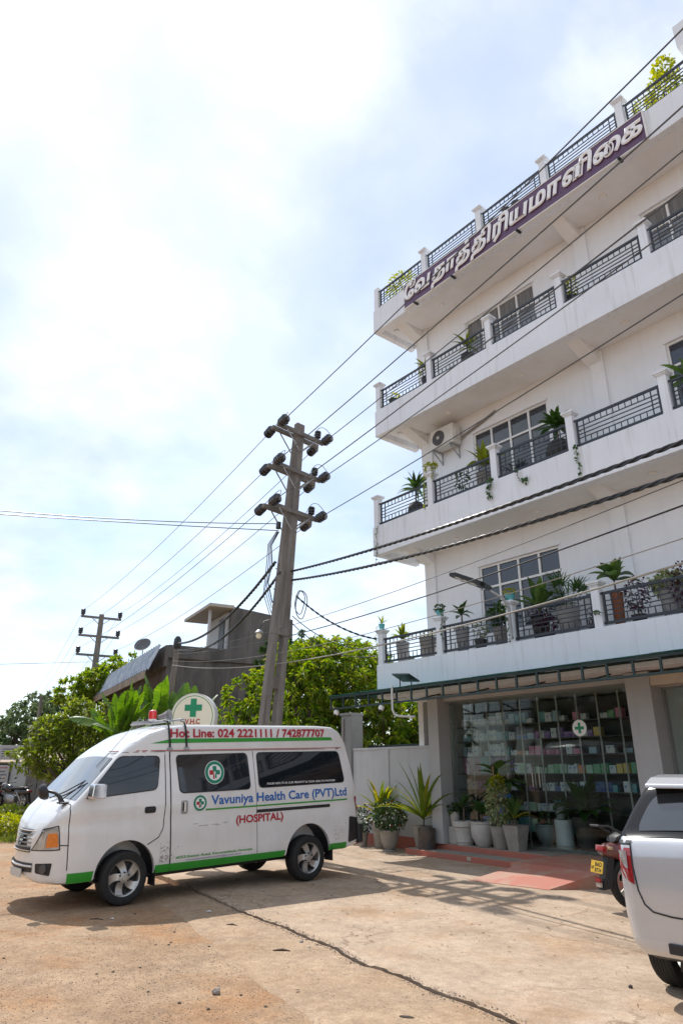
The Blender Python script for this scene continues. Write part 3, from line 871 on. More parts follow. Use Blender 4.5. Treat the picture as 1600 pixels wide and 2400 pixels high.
ylo = min(v[1] for g in gly for v in g[0]); yhi = max(v[1] for g in gly for v in g[0])
GAP = -.03
GAPS = [GAP, GAP - .19] + [GAP] * 8
tw = sum(b - a for a, b in wd) + sum(GAPS[:len(wd) - 1])
SXs = (SX1 - SX0 - .04) / tw; SZs = (SZ1 - SZ0 + .03) / (yhi - ylo)
cur = SX0 + .02
for (V, F), (a, b), gp_ in zip(gly, wd, GAPS):
    mb = MB().add([(cur + (x - a) * SXs, -.088 - z * .5 - .017, SZ0 - .01 + (y - ylo) * SZs) for x, y, z in V], [tuple(reversed(f)) for f in F])
    sp(mb, 'letter', mat('white_sign_letter', (.86, .87, .89), .4, .02), sg)
    cur += (b - a + gp_) * SXs
for xx in (1.75, 3.0, 4.9, 7.3):
    sp(MB().box(xx, xx + .05, -.13, .03, SZ0 - .06, SZ0 - .024), 'bracket', M_blk, sg)
# air conditioner
ac = thing('air_conditioner', 'white outdoor air conditioner unit on wall brackets beside the second-floor window', 'air conditioner', (1.72, .99, 8.80))
M_acw = mat('cream_ac_casing', (.66, .65, .61), .5, .08, 5)
MB().box(-.36, .36, -.32, -.04, 0, .50).build('casing', M_acw, ac, bevel=.012)
fan = MB()
fan.lathe([(.001, 0), (.19, 0), (.19, .012), (.001, .014)], 28, Matrix.Translation((-.1, -.321, .25)) @ Matrix.Rotation(R(90), 4, 'X'))
fan.build('fan_grille', mat('dark_fan_grille', (.05, .05, .055), .5), ac)
for q in (.06, .1, .14, .18):
    MB().tube([(-.1 + q * math.cos(t * .3142), -.337, .25 + q * math.sin(t * .3142)) for t in range(21)], .004, 4, False).build('grille_ring', mat('grey_wire', (.25, .25, .25), .5), ac)
MB().lathe([(.001, 0), (.04, 0), (.04, .012), (.001, .012)], 14, Matrix.Translation((-.1, -.336, .25)) @ Matrix.Rotation(R(90), 4, 'X')).build('hub', M_acw, ac)
MB().box(.361, .40, -.27, -.1, .12, .36).build('valve_cover', M_acw, ac)
for sx in (-.28, .26):
    MB().bar((sx, 0, -.02), (sx, -.36, -.02), .03).bar((sx, -.005, -.3), (sx, -.34, -.035), .025).bar((sx, -.008, -.32), (sx, -.008, -.035), .03, .012).build('bracket', M_galv, ac)
hs = MB().tube([(2.12, .93, 8.95), (2.2, .95, 9.0), (2.6, .965, 9.1), (3.05, .965, 9.22), (3.12, .985, 9.26)], .03, 7).build('refrigerant_pipe', mat('grey_pipe_lagging', (.27, .25, .23), .8, .2, 20), None, smooth=True)
tag(hs, 'grey lagged refrigerant pipe running from the air conditioner along the wall', 'pipe')
# ------------------------------------------------------------------ ambulance van
M_vw = mat('white_van_paint', (.76, .755, .75), .2, .04, 2.2, coat=.7, spec=.5, col2=(.70, .685, .665), streak=.05)
M_vglass = mat('tinted_van_glass', (.012, .015, .02), .03, .3, .8, spec=.8)
M_vglass2 = mat('windscreen_glass', (.05, .06, .065), .03, .3, .8, spec=1.0, coat=1.0)
M_rub = mat('black_rubber', (.018, .018, .018), .75, .3, 12, .1, 60)
M_trim = mat('black_trim', (.02, .02, .022), .5, .2, 8)
M_vgreen = mat('green_vinyl_stripe', (.03, .30, .03), .35, .06, 3)
M_vred = mat('red_vinyl', (.42, .02, .03), .4, .05)
M_vblue = mat('blue_vinyl', (.01, .12, .42), .4, .05)
M_alloy = mat('silver_alloy', (.52, .51, .49), .35, .12, 9, metal=.75)
M_chrome = mat('chrome', (.75, .75, .76), .08, .03, 4, metal=1.0)
M_lens = mat('headlamp_lens', (.42, .43, .42), .05, .25, 9, spec=1.0, coat=1.0, col2=(.20, .20, .19))
M_amber = mat('amber_lens', (.75, .20, .01), .15, .2, 20, coat=1.0)
VX, VY = 1.67, -7.95
van = thing('ambulance_van', 'white high-roof ambulance van with green stripes and hospital lettering parked across the forecourt', 'van', (VX, VY, -.046))
van.rotation_euler = (math.atan(.033), 0, 0)
_zt = ([.40, .41, .43, .46, .51, .57, .65, .74, 1.25, 1.39, 1.69, 1.97, 2.2, 4.6, 4.85, 4.99, 5.09, 5.17, 5.23, 5.28, 5.32], [.52, .66, .79, .865, .945, 1.03, 1.115, 1.185, 1.745, 1.86, 2.035, 2.112, 2.135, 2.135, 2.12, 2.05, 1.90, 1.55, 1.15, .78, .50])
_zb = ([.40, .44, .5, .7, 5.0, 5.32], [.38, .33, .29, .275, .275, .33])
_W = ([.40, .405, .415, .43, .45, .48, .51, .55, .60, .66, .75, .9, 4.9, 5.05, 5.15, 5.23, 5.28, 5.32], [.10, .15, .22, .305, .39, .49, .58, .665, .74, .795, .83, .85, .85, .845, .835, .815, .78, .70])
_in = ([.27, .35, .5, 1.05, 1.2, 1.45, 1.73, 1.752, 1.768, 2.0, 2.2], [.03, .01, 0, 0, .014, .05, .10, .104, .092, .115, .14])
_rc = ([.41, .45, .55, .7, .8, 1.25, 1.4, 1.7, 5.0, 5.32], [.03, .07, .10, .09, .06, .06, .10, .065, .065, .04])
fi = lambda t, q: float(np.interp(q, t[0], t[1]))
def vsec(u, K=22):
    zt, zb, W, rc = fi(_zt, u), fi(_zb, u), fi(_W, u), fi(_rc, u)
    rc = min(rc, .42 * (zt - zb), .45 * W)
    cam_ = .035 * min(1, (zt - .4) / 1.2)
    ze = zt - cam_
    sx = lambda z: W - fi(_in, z) - .03 * math.exp(-((z - .93) / .05) ** 2) * .35
    pts = [(0, zb), (W * .5, zb), (W - min(.07, .3 * W), zb + .002), (W - min(.03, .12 * W), zb + .02)]
    z0, z1 = zb + .06, ze - rc
    for i in range(K):
        z = z0 + (z1 - z0) * i / (K - 1); pts.append((sx(z), z))
    xe = sx(z1)
    for i in range(1, 7):
        a = math.pi / 2 * i / 6; pts.append((xe - rc + rc * math.cos(a), z1 + rc * math.sin(a)))
    xt = xe - rc
    for f in (.75, .5, .25, 0):
        x = xt * f; pts.append((x, zt - cam_ * (f ** 2)))
    return pts
def side_x(u, z):
    p = vsec(u)
    zs_ = [q[1] for q in p[3:-3]]; xs_ = [q[0] for q in p[3:-3]]
    return float(np.interp(z, zs_, xs_))
us = sorted(set([.40, .403, .408, .415, .423, .43, .44, .45, .465, .48, .495, .51, .53, .55, .575, .60, .63, .66, .70, .68, .72, 1.25, 1.31, 1.39, 1.5, 1.6, 1.69, 1.83, 1.97, 2.1, 2.2] + [round(.74 + .51 * i / 8, 4) for i in range(9)] + [round(2.2 + .2 * i, 3) for i in range(13)] + [4.72, 4.85, 4.92, 4.99, 5.04, 5.09, 5.13, 5.17, 5.20, 5.23, 5.255, 5.28, 5.30, 5.32]))
V = []; F = []; rings = []
for u in us:
    h = vsec(u)
    ring = [(x, u, z) for x, z in h] + [(-x, u, z) for x, z in reversed(h[1:-1])]
    rings.append(len(ring)); V += ring
n = rings[0]
for j in range(len(us) - 1):
    for i in range(n):
        i2 = (i + 1) % n
        F.append((j * n + i, (j + 1) * n + i, (j + 1) * n + i2, j * n + i2))
F.append(tuple(range(n))); F.append(tuple((len(us) - 1) * n + i for i in range(n - 1, -1, -1)))
body = MB().add(V, F).build('body', M_vw)
cut = []
UF, UR = 1.434, 4.275
HFZ, HRZ = .303, .212
for uc, zc, r_ in ((UF, .31, .39), (UR, .285, .405)):
    for sx in (1, -1):
        m = Matrix.Translation((sx * .76, uc, zc)) @ Matrix.Rotation(R(90), 4, 'Y')
        cut.append(MB().lathe([(r_, -.27), (r_, .3)], 40, m).build('cutter', None))
bool_cut(body, cut)
body.data.polygons.foreach_set('use_smooth', [True] * len(body.data.polygons)); body.data.set_sharp_from_angle(angle=R(35))
body.parent = van
for uc, zc, r_ in ((UF, .315, .40), (UR, .285, .42)):
    for sx in (1, -1):
        m = Matrix.Translation((sx * .62, uc, zc)) @ Matrix.Rotation(R(90), 4, 'Y')
        lin = MB(); lin.lathe([(r_ - .02, -.12), (r_ - .02, .18)], 32, m, cap0=False, cap1=False)
        lin.v = [(x, y, max(z, .26)) for x, y, z in lin.v]
        lin.build('wheel_arch_liner', M_trim, van)
def sidepoly(name, pts, m, par=van, off=.004, sub=None, sgn=1):
    mb = MB(); n = len(pts)
    V = [(sgn * (side_x(a, b) + off), a, b) for a, b in pts]
    if sub:
        us_ = np.linspace(min(p[0] for p in pts), max(p[0] for p in pts), sub)
    mb.add(V, [tuple(range(n))])
    return mb.build(name, m, par)
def sidegrid(name, u0, u1, z0, z1, m, par=van, off=.004, nu=12, nz=3, r=0.0, quad=None, sgn=1):
    """patch following the side; quad = corner (u,z) list TL,TR,BR,BL; r rounds the corners"""
    q = quad or [(u0, z1), (u1, z1), (u1, z0), (u0, z0)]
    out = rounded(q, r, 5) if r else q
    bm = bmesh.new()
    vs_ = [bm.verts.new((0, a, b)) for a, b in out]
    bm.faces.new(vs_)
    ulo, uhi = min(p[0] for p in out), max(p[0] for p in out); zlo, zhi = min(p[1] for p in out), max(p[1] for p in out)
    for i in range(1, nu):
        uu = ulo + (uhi - ulo) * i / nu
        bmesh.ops.bisect_plane(bm, geom=bm.verts[:] + bm.edges[:] + bm.faces[:], plane_co=(0, uu, 0), plane_no=(0, 1, 0))
    for i in range(1, nz):
        zq = zlo + (zhi - zlo) * i / nz
        bmesh.ops.bisect_plane(bm, geom=bm.verts[:] + bm.edges[:] + bm.faces[:], plane_co=(0, 0, zq), plane_no=(0, 0, 1))
    for v in bm.verts:
        v.co.x = sgn * (side_x(v.co.y, v.co.z) + off)
    me = bpy.data.meshes.new(name); bm.to_mesh(me); bm.free()
    return link(name, me, m, par, smooth=True, angle=60)
WN_ = {'side_window': [[(2.082, 1.69), (3.20, 1.70), (3.236, 1.225), (2.14, 1.222)], [(3.385, 1.705), (4.92, 1.70), (4.985, 1.25), (3.40, 1.235)]], 'driver_window': [[(1.275, 1.69), (1.84, 1.685), (1.80, 1.28), (.86, 1.215)]]}
for nm, qs in WN_.items():
    for q in qs:
        for s_ in (1, -1):
            c0 = sum(a for a, b in q) / 4, sum(b for a, b in q) / 4
            big = [(c0[0] + (a - c0[0]) * 1.025, c0[1] + (b - c0[1]) * 1.06) for a, b in q]
            sidegrid('window_seal', 0, 0, 0, 0, M_trim, van, .004, 10, 4, .075, big, s_)
            sidegrid(nm, 0, 0, 0, 0, M_vglass, van, .0075, 10, 4, .07, q, s_)
# windscreen
V = []; F = []
for j in range(9):
    u = .765 + (1.215 - .765) * j / 8
    p = vsec(u); rc = min(fi(_rc, u), .4); xt = p[-4][0] / .75 - .012
    for i in range(13):
        f = -1 + 2 * i / 12; x = xt * f
        ins = .03 * max(0, abs(f) - .9) * 10 * (1 if j in (0, 8) else 0)
        V.append((x, u, fi(_zt, u) - .035 * min(1, (fi(_zt, u) - .4) / 1.2) * f * f + .006))
for j in range(8):
    for i in range(12):
        F.append((j * 13 + i, j * 13 + i + 1, (j + 1) * 13 + i + 1, (j + 1) * 13 + i))
MB().add(V, F).build('windscreen', M_vglass2, van, smooth=True)
MB().tube([(-.1, .72, 1.205), (.25, .80, 1.285), (.58, .93, 1.415)], .008, 6).tube([(.42, .705, 1.20), (.53, .83, 1.31), (.56, .92, 1.4)], .007, 6).build('wiper', M_trim, van)
# seams
def seam(pts, r=.0062, name='panel_seam'):
    fine = []
    for a, b in zip(pts[:-1], pts[1:]):
        for t in np.linspace(0, 1, 9)[:-1]:
            fine.append((a[0] + (b[0] - a[0]) * t, a[1] + (b[1] - a[1]) * t))
    fine.append(pts[-1])
    MB().tube([(side_x(a, b) - .0005, a, b) for a, b in fine], r, 6).build(name, M_trim, van)
seam([(.73, 1.165), (.70, 1.11), (.70, .9), (.72, .43)]); seam([(.63, .705), (.718, .70)])
seam([(1.985, 1.745), (2.0, 1.1), (2.035, .29)], .009); seam([(1.915, 1.745), (1.925, 1.1), (1.905, .80), (1.85, .70), (1.70, .625)])
seam([(3.31, 1.74), (3.34, 1.0), (3.365, .30)], .0042)
seam([(1.06, 1.58), (1.215, 1.742), (1.5, 1.748), (4.95, 1.748)], .004, 'gutter_line')
sidegrid('red_pinstripe', 1.22, 5.0, 1.758, 1.768, M_vred, van, .003, 20, 1)
# stripes
sidegrid('green_stripe', 0, 0, 0, 0, M_vgreen, van, .004, 8, 3, quad=[(.725, .395), (1.035, .395), (1.02, .285), (.73, .285)])
sidegrid('green_stripe', 0, 0, 0, 0, M_vgreen, van, .004, 12, 3, quad=[(1.83, .375), (3.85, .365), (3.83, .283), (1.82, .283)])
sidegrid('green_stripe', 0, 0, 0, 0, M_vgreen, van, .004, 6, 3, quad=[(4.66, .375), (5.0, .375), (5.0, .29), (4.65, .29)])
sidegrid('green_stripe', 0, 0, 0, 0, M_vgreen, van, .005, 24, 2, quad=[(2.02, 1.915), (4.80, 1.925), (4.83, 1.88), (1.70, 1.855)])
def sidetext(name, body_, u0, u1, z0, z1, m, off=.005, **k):
    V, F = text_fit(body_, u0, u1, z0, z1, **k)
    if z1 - z0 > .09:
        par_ = bpy.data.objects.new(name, None); COL.objects.link(par_); par_.parent = van
        for v_, f_ in split_letters(V, F):
            MB().add([(side_x(a, b) + off, a, b) for a, b, _ in v_], f_).build('letter', m, par_)
    else:
        MB().add([(side_x(a, b) + off, a, b) for a, b, _ in V], F).build(name, m, van)['kind'] = 'stuff'
sidetext('hotline_lettering', 'Hot Line: 024 2221111 / 742877707', 1.985, 4.68, 1.928, 2.05, M_vred, .008, bold=.03)
sidetext('name_lettering', 'Vavuniya Health Care (PVT)Ltd', 2.60, 5.02, 1.005, 1.165, M_vblue, .006, bold=.02)
sidetext('hospital_lettering', '(HOSPITAL)', 3.0, 3.80, .745, .88, M_vred, .006, bold=.03)
sidetext('address_lettering', '#253.Station Road, Kurumankadu,Vavuniya.', 2.107, 3.285, .412, .452, M_vgreen, .006, bold=.02, shear=.15)
sidetext('email_lettering', 'vavuniyahealthcare05@gmail.com', 2.26, 3.09, .380, .407, mat('violet_vinyl', (.2, .16, .38), .5), .006, shear=.15)
sidetext('slogan_lettering', 'YOUR HEALTH IS OUR PRIORITY & YOUR HEALTH PARTNER', 3.52, 4.80, 1.262, 1.290, M_whitev, .011, bold=.012, shear=.2)
sidegrid('green_underline', 2.52, 5.03, .977, .997, M_vgreen, van, .0045, 14, 1)
sidegrid('slide_rail', 3.345, 4.68, .895, .937, M_trim, van, .006, 8, 1, .01)
def logo(u, z, r, off):
    def ring(rr, o_, m, nm):
        pts = [(u + rr * math.cos(t * math.pi / 18), z + rr * math.sin(t * math.pi / 18)) for t in range(36)]
        return sidepoly(nm, pts, m, van, o_)
    ring(r * 1.0, off, M_whitev, 'logo_rim'); ring(r * .95, off + .0015, mat('logo_green', (.01, .22, .13), .4), 'logo_ring'); ring(r * .68, off + .003, M_whitev, 'logo_disc')
    a = r * .19; b = r * .54
    q = lambda pts, m: sidepoly('logo_cross', [(u + x, z + y) for x, y in pts], m, van, off + .0045)
    G = MATS['logo_green']
    q([(-a * .9, a * .2), (a, a * .6), (a * 1.0, b), (-a * 1.1, b)], G); q([(a * .9, -a), (b, -a), (b, a), (a * 1.1, a), (a * .3, a * .2)], G); q([(a * .3, -a * .2), (a * .85, -a), (a, -b), (0, -b * .8)], G)
    q([(-b, -a), (-a * .9, -a), (-a * .5, a * .0), (-a * 1.1, a), (-b, a)], M_vred); q([(-a * .85, -a), (-a * .4, -a * .1), (a * .0, -b), (-a, -b)], M_vred)
logo(2.66, 1.46, .155, .009); logo(2.43, 1.075, .105, .005)
# scuffs below the sliding-door handle
for i in range(6):
    uu = 2.33 + i * .09 + random.uniform(-.03, .03); zz_ = .80 + random.uniform(-.02, .02)
    sidegrid('scuff', uu, uu + random.uniform(.05, .14), zz_, zz_ + random.uniform(.006, .016), mat('grey_scuff', (.42, .40, .37), .6, .2, 30), van, .0035, 2, 1)
# handles
sidegrid('door_handle', 1.635, 1.79, .995, 1.075, M_trim, van, .006, 4, 2, .03)
MB().cbox((side_x(1.71, 1.035) + .014, 1.71, 1.04), (.02, .11, .025)).build('handle_grip', M_trim, van, bevel=.006)
sidegrid('handle_recess', 2.15, 2.25, .955, 1.12, mat('recess_shade_grey', (.35, .35, .35), .4), van, .003, 2, 2, .025)  # flat grey patch; the shade of the recess is put into its colour
MB().cbox((side_x(2.2, 1.04) + .014, 2.2, 1.04), (.025, .034, .13)).build('handle_grip', M_chrome, van, bevel=.006)
MB().cbox((side_x(2.185, 1.04) + .013, 2.18, 1.04), (.022, .012, .10)).build('handle_grip', M_trim, van)
# mirror
sidegrid('mirror_base', 0, 0, 0, 0, M_trim, van, .008, 4, 2, .02, [(.90, 1.25), (1.0, 1.33), (1.02, 1.215), (.86, 1.205)])
MB().prism(rounded([(.84, 1.21), (1.03, 1.21), (1.03, 1.375), (.86, 1.385)], .035), lambda a, b: (.93, a, b), lambda a, b: (1.06, a + .01, b)).build('wing_mirror', M_chrome, van, bevel=.015)
MB().cbox((.90, .97, 1.25), (.08, .05, .05)).build('mirror_arm', M_trim, van)
# ball mirror on the bonnet
MB().tube([(.53, .68, 1.165), (.50, .65, 1.24), (.47, .60, 1.285), (.40, .545, 1.305)], [.035, .026, .02, .018], 8).build('bonnet_mirror_arm', M_trim, van, smooth=True)
MB().cbox((.53, .69, 1.167), (.16, .11, .02)).build('bonnet_mirror_foot', M_trim, van, bevel=.008)
MB().lathe([(.002, -.075), (.06, -.065), (.092, -.03), (.10, .01), (.092, .02), (.002, .022)], 20, Matrix.Translation((.36, .505, 1.30)) @ Matrix.Rotation(R(-70), 4, 'X')).build('bonnet_mirror', M_trim, van, smooth=True)
# headlamps, fog lamps, grille, bumper parts
uf = lambda x, z: .40 + .33 * x * x + max(0, z - .66) * .26
for s_ in (1, -1):
    sidegrid('headlight', 0, 0, 0, 0, M_trim, van, .005, 14, 6, .012, [(.492, .885), (.605, .925), (.635, .652), (.430, .632)], s_)
    sidegrid('headlamp_glass', 0, 0, 0, 0, M_lens, van, .011, 14, 6, .010, [(.497, .872), (.596, .912), (.624, .665), (.437, .645)], s_)
    sidegrid('indicator', 0, 0, 0, 0, M_amber, van, .0165, 6, 4, .008, [(.522, .832), (.592, .842), (.612, .690), (.512, .678)], s_)
    sidegrid('lamp_strip', 0, 0, 0, 0, mat('lamp_chrome_strip', (.6, .6, .6), .2, metal=.6), van, .0145, 6, 2, 0, [(.515, .862), (.592, .890), (.594, .860), (.512, .840)], s_)
    sidegrid('lamp_divider', 0, 0, 0, 0, mat('lamp_chrome_strip', (.6, .6, .6)), van, .0145, 2, 4, 0, [(.503, .85), (.515, .85), (.502, .66), (.490, .66)], s_)
    sidegrid('fog_lamp_recess', 0, 0, 0, 0, M_trim, van, .005, 10, 3, .015, [(.462, .50), (.575, .515), (.565, .375), (.468, .395)], s_)
    MB().lathe([(.001, .02), (.05, .02), (.055, .0)], 16, Matrix.Translation((s_ * .60, .515, .445)) @ Matrix.Rotation(s_ * R(32), 4, 'Z') @ Matrix.Rotation(R(90), 4, 'X'), cap1=False).build('fog_lamp', mat('fog_glass', (.08, .08, .085), .1), van, smooth=True)
g = MB()
gx = [-.31 + .62 * i / 16 for i in range(17)]
for i in range(16):
    a, b = gx[i], gx[i + 1]
    lo_, hi_ = .615, .865
    g.add([(a, uf(a, lo_) - .012, lo_), (b, uf(b, lo_) - .012, lo_), (b, uf(b, hi_) - .012, hi_), (a, uf(a, hi_) - .012, hi_)], [(0, 1, 2, 3)])
g.build('grille', M_trim, van)
for i in range(6):
    z = .635 + i * .043
    MB().tube([(x, uf(x, z) - .020, z) for x in gx], .0085, 6).build('grille_bar', M_chrome if i in (0, 5) else mat('grey_grille_bar', (.30, .30, .30), .3, metal=.6), van, smooth=True)
MB().lathe([(.03, 0), (.062, 0), (.062, .015), (.03, .015)], 20, Matrix.Translation((0, .398, .745)) @ Matrix.Rotation(R(75), 4, 'X'), cap0=False, cap1=False).add([(-.09, .382, .735), (.09, .382, .735), (.09, .387, .757), (-.09, .387, .757)], [(0, 1, 2, 3)]).build('grille_emblem', M_chrome, van)
lo2 = MB()
for i in range(16):
    a, b = gx[i] * 1.25, gx[i + 1] * 1.25
    lo2.add([(a, uf(a, .43) - .008, .40), (b, uf(b, .43) - .008, .40), (b, uf(b, .5) - .008, .50), (a, uf(a, .5) - .008, .50)], [(0, 1, 2, 3)])
lo2.build('lower_intake', M_trim, van)
MB().tube([(x * 1.25, uf(x * 1.25, .5) - .014, .465) for x in gx], .012, 6).build('intake_bar', M_vw, van, smooth=True)
MB().box(-.21, .21, .372, .384, .335, .43).build('number_plate', mat('white_plate', (.6, .6, .56), .5), van)
# rear corner, flaps
sidegrid('rear_bumper_corner', 0, 0, 0, 0, M_trim, van, .012, 8, 5, .03, [(5.06, .74), (5.285, .70), (5.305, .42), (5.03, .36)])
MB().box(-.78, .78, 5.30, 5.375, .38, .60).build('rear_bumper', M_trim, van, bevel=.03)
MB().box(.64, .855, 5.23, 5.34, .335, .62).build('rear_bumper_end', M_trim, van, bevel=.03)
sidegrid('tail_lamp', 0, 0, 0, 0, mat('red_lamp_lens', (.35, .01, .015), .12, coat=1.0), van, .006, 4, 6, .01, [(5.19, 1.02), (5.235, 1.02), (5.28, .75), (5.245, .75)])
for uu, zz_ in ((1.83, .04), (4.715, .04)):
    MB().box(.64, .835, uu, uu + .012, zz_ + .10, .36).build('mud_flap', M_rub, van)
MB().box(-.5, .5, 1.2, 4.7, .20, .272).build('chassis', M_trim, van)
# wheels
def wheel(uc, zc, s_):
    w = bpy.data.objects.new('wheel', None); COL.objects.link(w); w.parent = van; w.location = (s_ * .735, uc, zc)
    w.rotation_euler = (0, 0, 0 if s_ > 0 else math.pi)
    Q = Matrix.Rotation(R(90), 4, 'Y')
    R0 = .306
    MB().lathe([(.20, -.095), (.255, -.105), (.29, -.10), (R0, -.07), (R0 + .003, 0), (R0, .07), (.29, .10), (.262, .108), (.258, .104), (.235, .108), (.205, .098)], 44, Q, cap0=False, cap1=False).build('tyre', M_rub, w, smooth=True, angle=30)
    rim = MB(); rim.lathe([(.207, -.09), (.19, .02), (.185, .06), (.192, .085), (.205, .097), (.213, .10), (.213, .09)], 44, Q, cap0=False, cap1=False)
    rim.build('rim', M_alloy, w, smooth=True)
    MB().lathe([(.001, .01), (.187, .012)], 36, Q, cap0=False, cap1=False).build('brake_backing', M_trim, w)
    for k in range(5):
        a = 2 * math.pi * k / 5 + .35
        ca, sa = math.cos(a), math.sin(a)
        sw = .35
        pts = []
        for t in np.linspace(0, 1, 6):
            r_ = .055 + .135 * t; ww = .036 + .016 * t; aa = a + sw * t
            pts.append((r_, ww, aa, .088 - .016 * math.sin(math.pi * t)))
        V = []; F = []
        for r_, ww, aa, xq in pts:
            for sg in (-1, 1):
                y = r_ * math.cos(aa) - sg * ww * math.sin(aa); z = r_ * math.sin(aa) + sg * ww * math.cos(aa)
                V += [(xq, y, z), (xq - .04, y * 1.0, z)]
        for i in range(5):
            b_ = i * 4
            F += [(b_, b_ + 2, b_ + 6, b_ + 4), (b_ + 2, b_ + 3, b_ + 7, b_ + 6), (b_ + 1, b_, b_ + 4, b_ + 5)]
        MB().add(V, F).build('spoke', M_alloy, w, smooth=True, angle=50)
    MB().lathe([(.001, .104), (.03, .104), (.034, .098), (.062, .094), (.07, .075)], 24, Q, cap0=False, cap1=False).build('hub', M_alloy, w, smooth=True)
    for k in range(6):
        a = 2 * math.pi * k / 6
        MB().lathe([(.011, .08), (.011, .104), (.001, .106)], 6, Q @ Matrix.Translation((.062 * math.cos(a), .062 * math.sin(a), 0)), cap0=False).build('wheel_nut', M_trim, w)
    return w
for s_ in (1, -1):
    wheel(UF, HFZ - .030, s_); wheel(UR, HRZ + .008, s_)
# roof gear: cross bar, straps, beacon, horn, aerial
rz = lambda u: fi(_zt, u)
MB().tube([(-.6, 1.98, 2.16), (.60, 1.98, 2.165)], .016, 8).build('roof_bar', M_galv, van, smooth=True)
MB().tube([(-.6, 2.22, 2.175), (.60, 2.22, 2.18)], .016, 8).build('roof_bar', M_galv, van, smooth=True)
for uu in (1.96, 2.21):
    MB().tube([(.58, uu, 2.165), (.68, uu, 2.15), (side_x(uu, 2.05) + .015, uu, 2.07), (side_x(uu, 1.9) + .014, uu + .015, 1.9), (side_x(uu, 1.79) + .014, uu + .02, 1.80)], .013, 6).build('roof_strap', M_trim, van, smooth=True)
    MB().cbox((side_x(uu, 1.775) + .012, uu + .02, 1.782), (.03, .07, .03)).build('strap_bracket', M_galv, van)
MB().bar((.1, 1.7, 2.155), (.1, 2.5, 2.205), .05, .03).build('equipment_bar', M_galv, van)
bc = MB().lathe([(.055, 0), (.058, .05), (.055, .13), (.03, .15), (.001, .152)], 20, Matrix.Translation((.1, 2.0, 2.19))).build('beacon', mat('red_beacon_lens', (.55, .01, .012), .1, coat=1.0, emit=(.6, .02, .02, .15)), van, smooth=True)
MB().lathe([(.062, 0), (.062, .035)], 20, Matrix.Translation((.1, 2.0, 2.175))).build('beacon_base', M_whitev, van, smooth=True)
MB().lathe([(.03, -.10), (.035, -.04), (.045, 0), (.075, .08), (.08, .085), (.07, .08), (.02, .02)], 18, Matrix.Translation((.22, 2.13, 2.25)) @ Matrix.Rotation(R(80), 4, 'Y') @ Matrix.Rotation(R(-30), 4, 'X')).build('siren_horn', mat('grey_horn', (.30, .30, .30), .4), van, smooth=True)
MB().tube([(.60, 1.05, 1.56), (.55, 1.55, 2.12), (.55, 1.62, 2.2)], .004, 4).build('aerial', M_galv, van)

# road dirt flecked over the lower panels behind the wheels
rd_ = random.Random(21); mb = MB()
for i in range(190):
    if i < 130: uu, zz_ = 1.88 + abs(rd_.gauss(0, .10)), .40 + abs(rd_.gauss(0, .10))
    else: uu, zz_ = 4.74 + abs(rd_.gauss(0, .12)), .42 + abs(rd_.gauss(0, .12))
    a_, b_ = rd_.uniform(.003, .010), rd_.uniform(.002, .006)
    mb.add([(side_x(uu + q, zz_ + w_) + .0035, uu + q, zz_ + w_) for q, w_ in ((-a_, 0), (0, -b_), (a_, 0), (0, b_))], [(0, 1, 2, 3)])
o_ = mb.build('dirt_flecks', mat('dried_mud', (.22, .17, .13), .9, .3, 20), van); o_['kind'] = 'stuff'
for uu in (.9, 1.4, 2.4, 3.0, 3.6, 4.6):
    pass
# ------------------------------------------------------------------ utility poles and cables
M_polec = mat('weathered_pole_concrete', (.235, .215, .195), .85, .3, 2.5, .25, 30, col2=(.15, .13, .115), stretch=(3, 3, .5), streak=.3)
M_arm = mat('weathered_arm_timber', (.20, .185, .17), .75, .3, 5, .1, 30)
M_ins = mat('dark_brown_porcelain', (.014, .012, .016), .22, .3, 6, coat=.5)
M_wire = mat('aluminium_wire', (.10, .10, .105), .5, .2, 5)
M_cable = mat('black_cable', (.02, .02, .022), .45, .2, 5)
RD = Vector((-.983, .186, 0)); RN_ = Vector((.186, .983, 0))
def disc_string(a, d, n=3, r=.118, step=.115):
    """strain insulator: skirted discs strung along d from a"""
    d = Vector(d).normalized()
    M4 = Matrix.Translation(a) @ d.to_track_quat('Z', 'Y').to_matrix().to_4x4()
    prof = [(.02, 0.0)]
    for i in range(n):
        z = .06 + i * step
        prof += [(.035, z - .03), (.05, z - .01), (r, z + .015), (r + .004, z + .035), (r * .9, z + .05), (.05, z + .06), (.04, z + .075)]
    prof += [(.02, .06 + n * step), (.015, .10 + n * step)]
    return MB().lathe(prof, 14, M4), Vector(a) + d * (.10 + n * step)
def post_insulator(a, s_=1.0):
    return MB().lathe([(.03 * s_, 0), (.05 * s_, .03 * s_), (.085 * s_, .05 * s_), (.085 * s_, .08 * s_), (.06 * s_, .09 * s_), (.088 * s_, .11 * s_), (.088 * s_, .15 * s_), (.06 * s_, .16 * s_), (.086 * s_, .18 * s_), (.086 * s_, .22 * s_), (.04 * s_, .25 * s_), (.001, .255 * s_)], 12, Matrix.Translation(a))
up1 = thing('utility_pole', 'tall leaning concrete power pole with three double crossarms behind the van', 'utility pole', (-1.42, -2.06, 0))
LEAN = .078
up1.rotation_euler = (-math.atan(LEAN), 0, 0)
wz = lambda z: .60 - .036 * z
tz = lambda z: .20 - .005 * z
def pw(x, y, z):   # local -> world of the leaning pole
    c, s_ = math.cos(math.atan(LEAN)), math.sin(math.atan(LEAN))
    return Vector((-1.42 + x, -2.06 + y * c + z * s_, -y * s_ + z * c))
shf = MB()
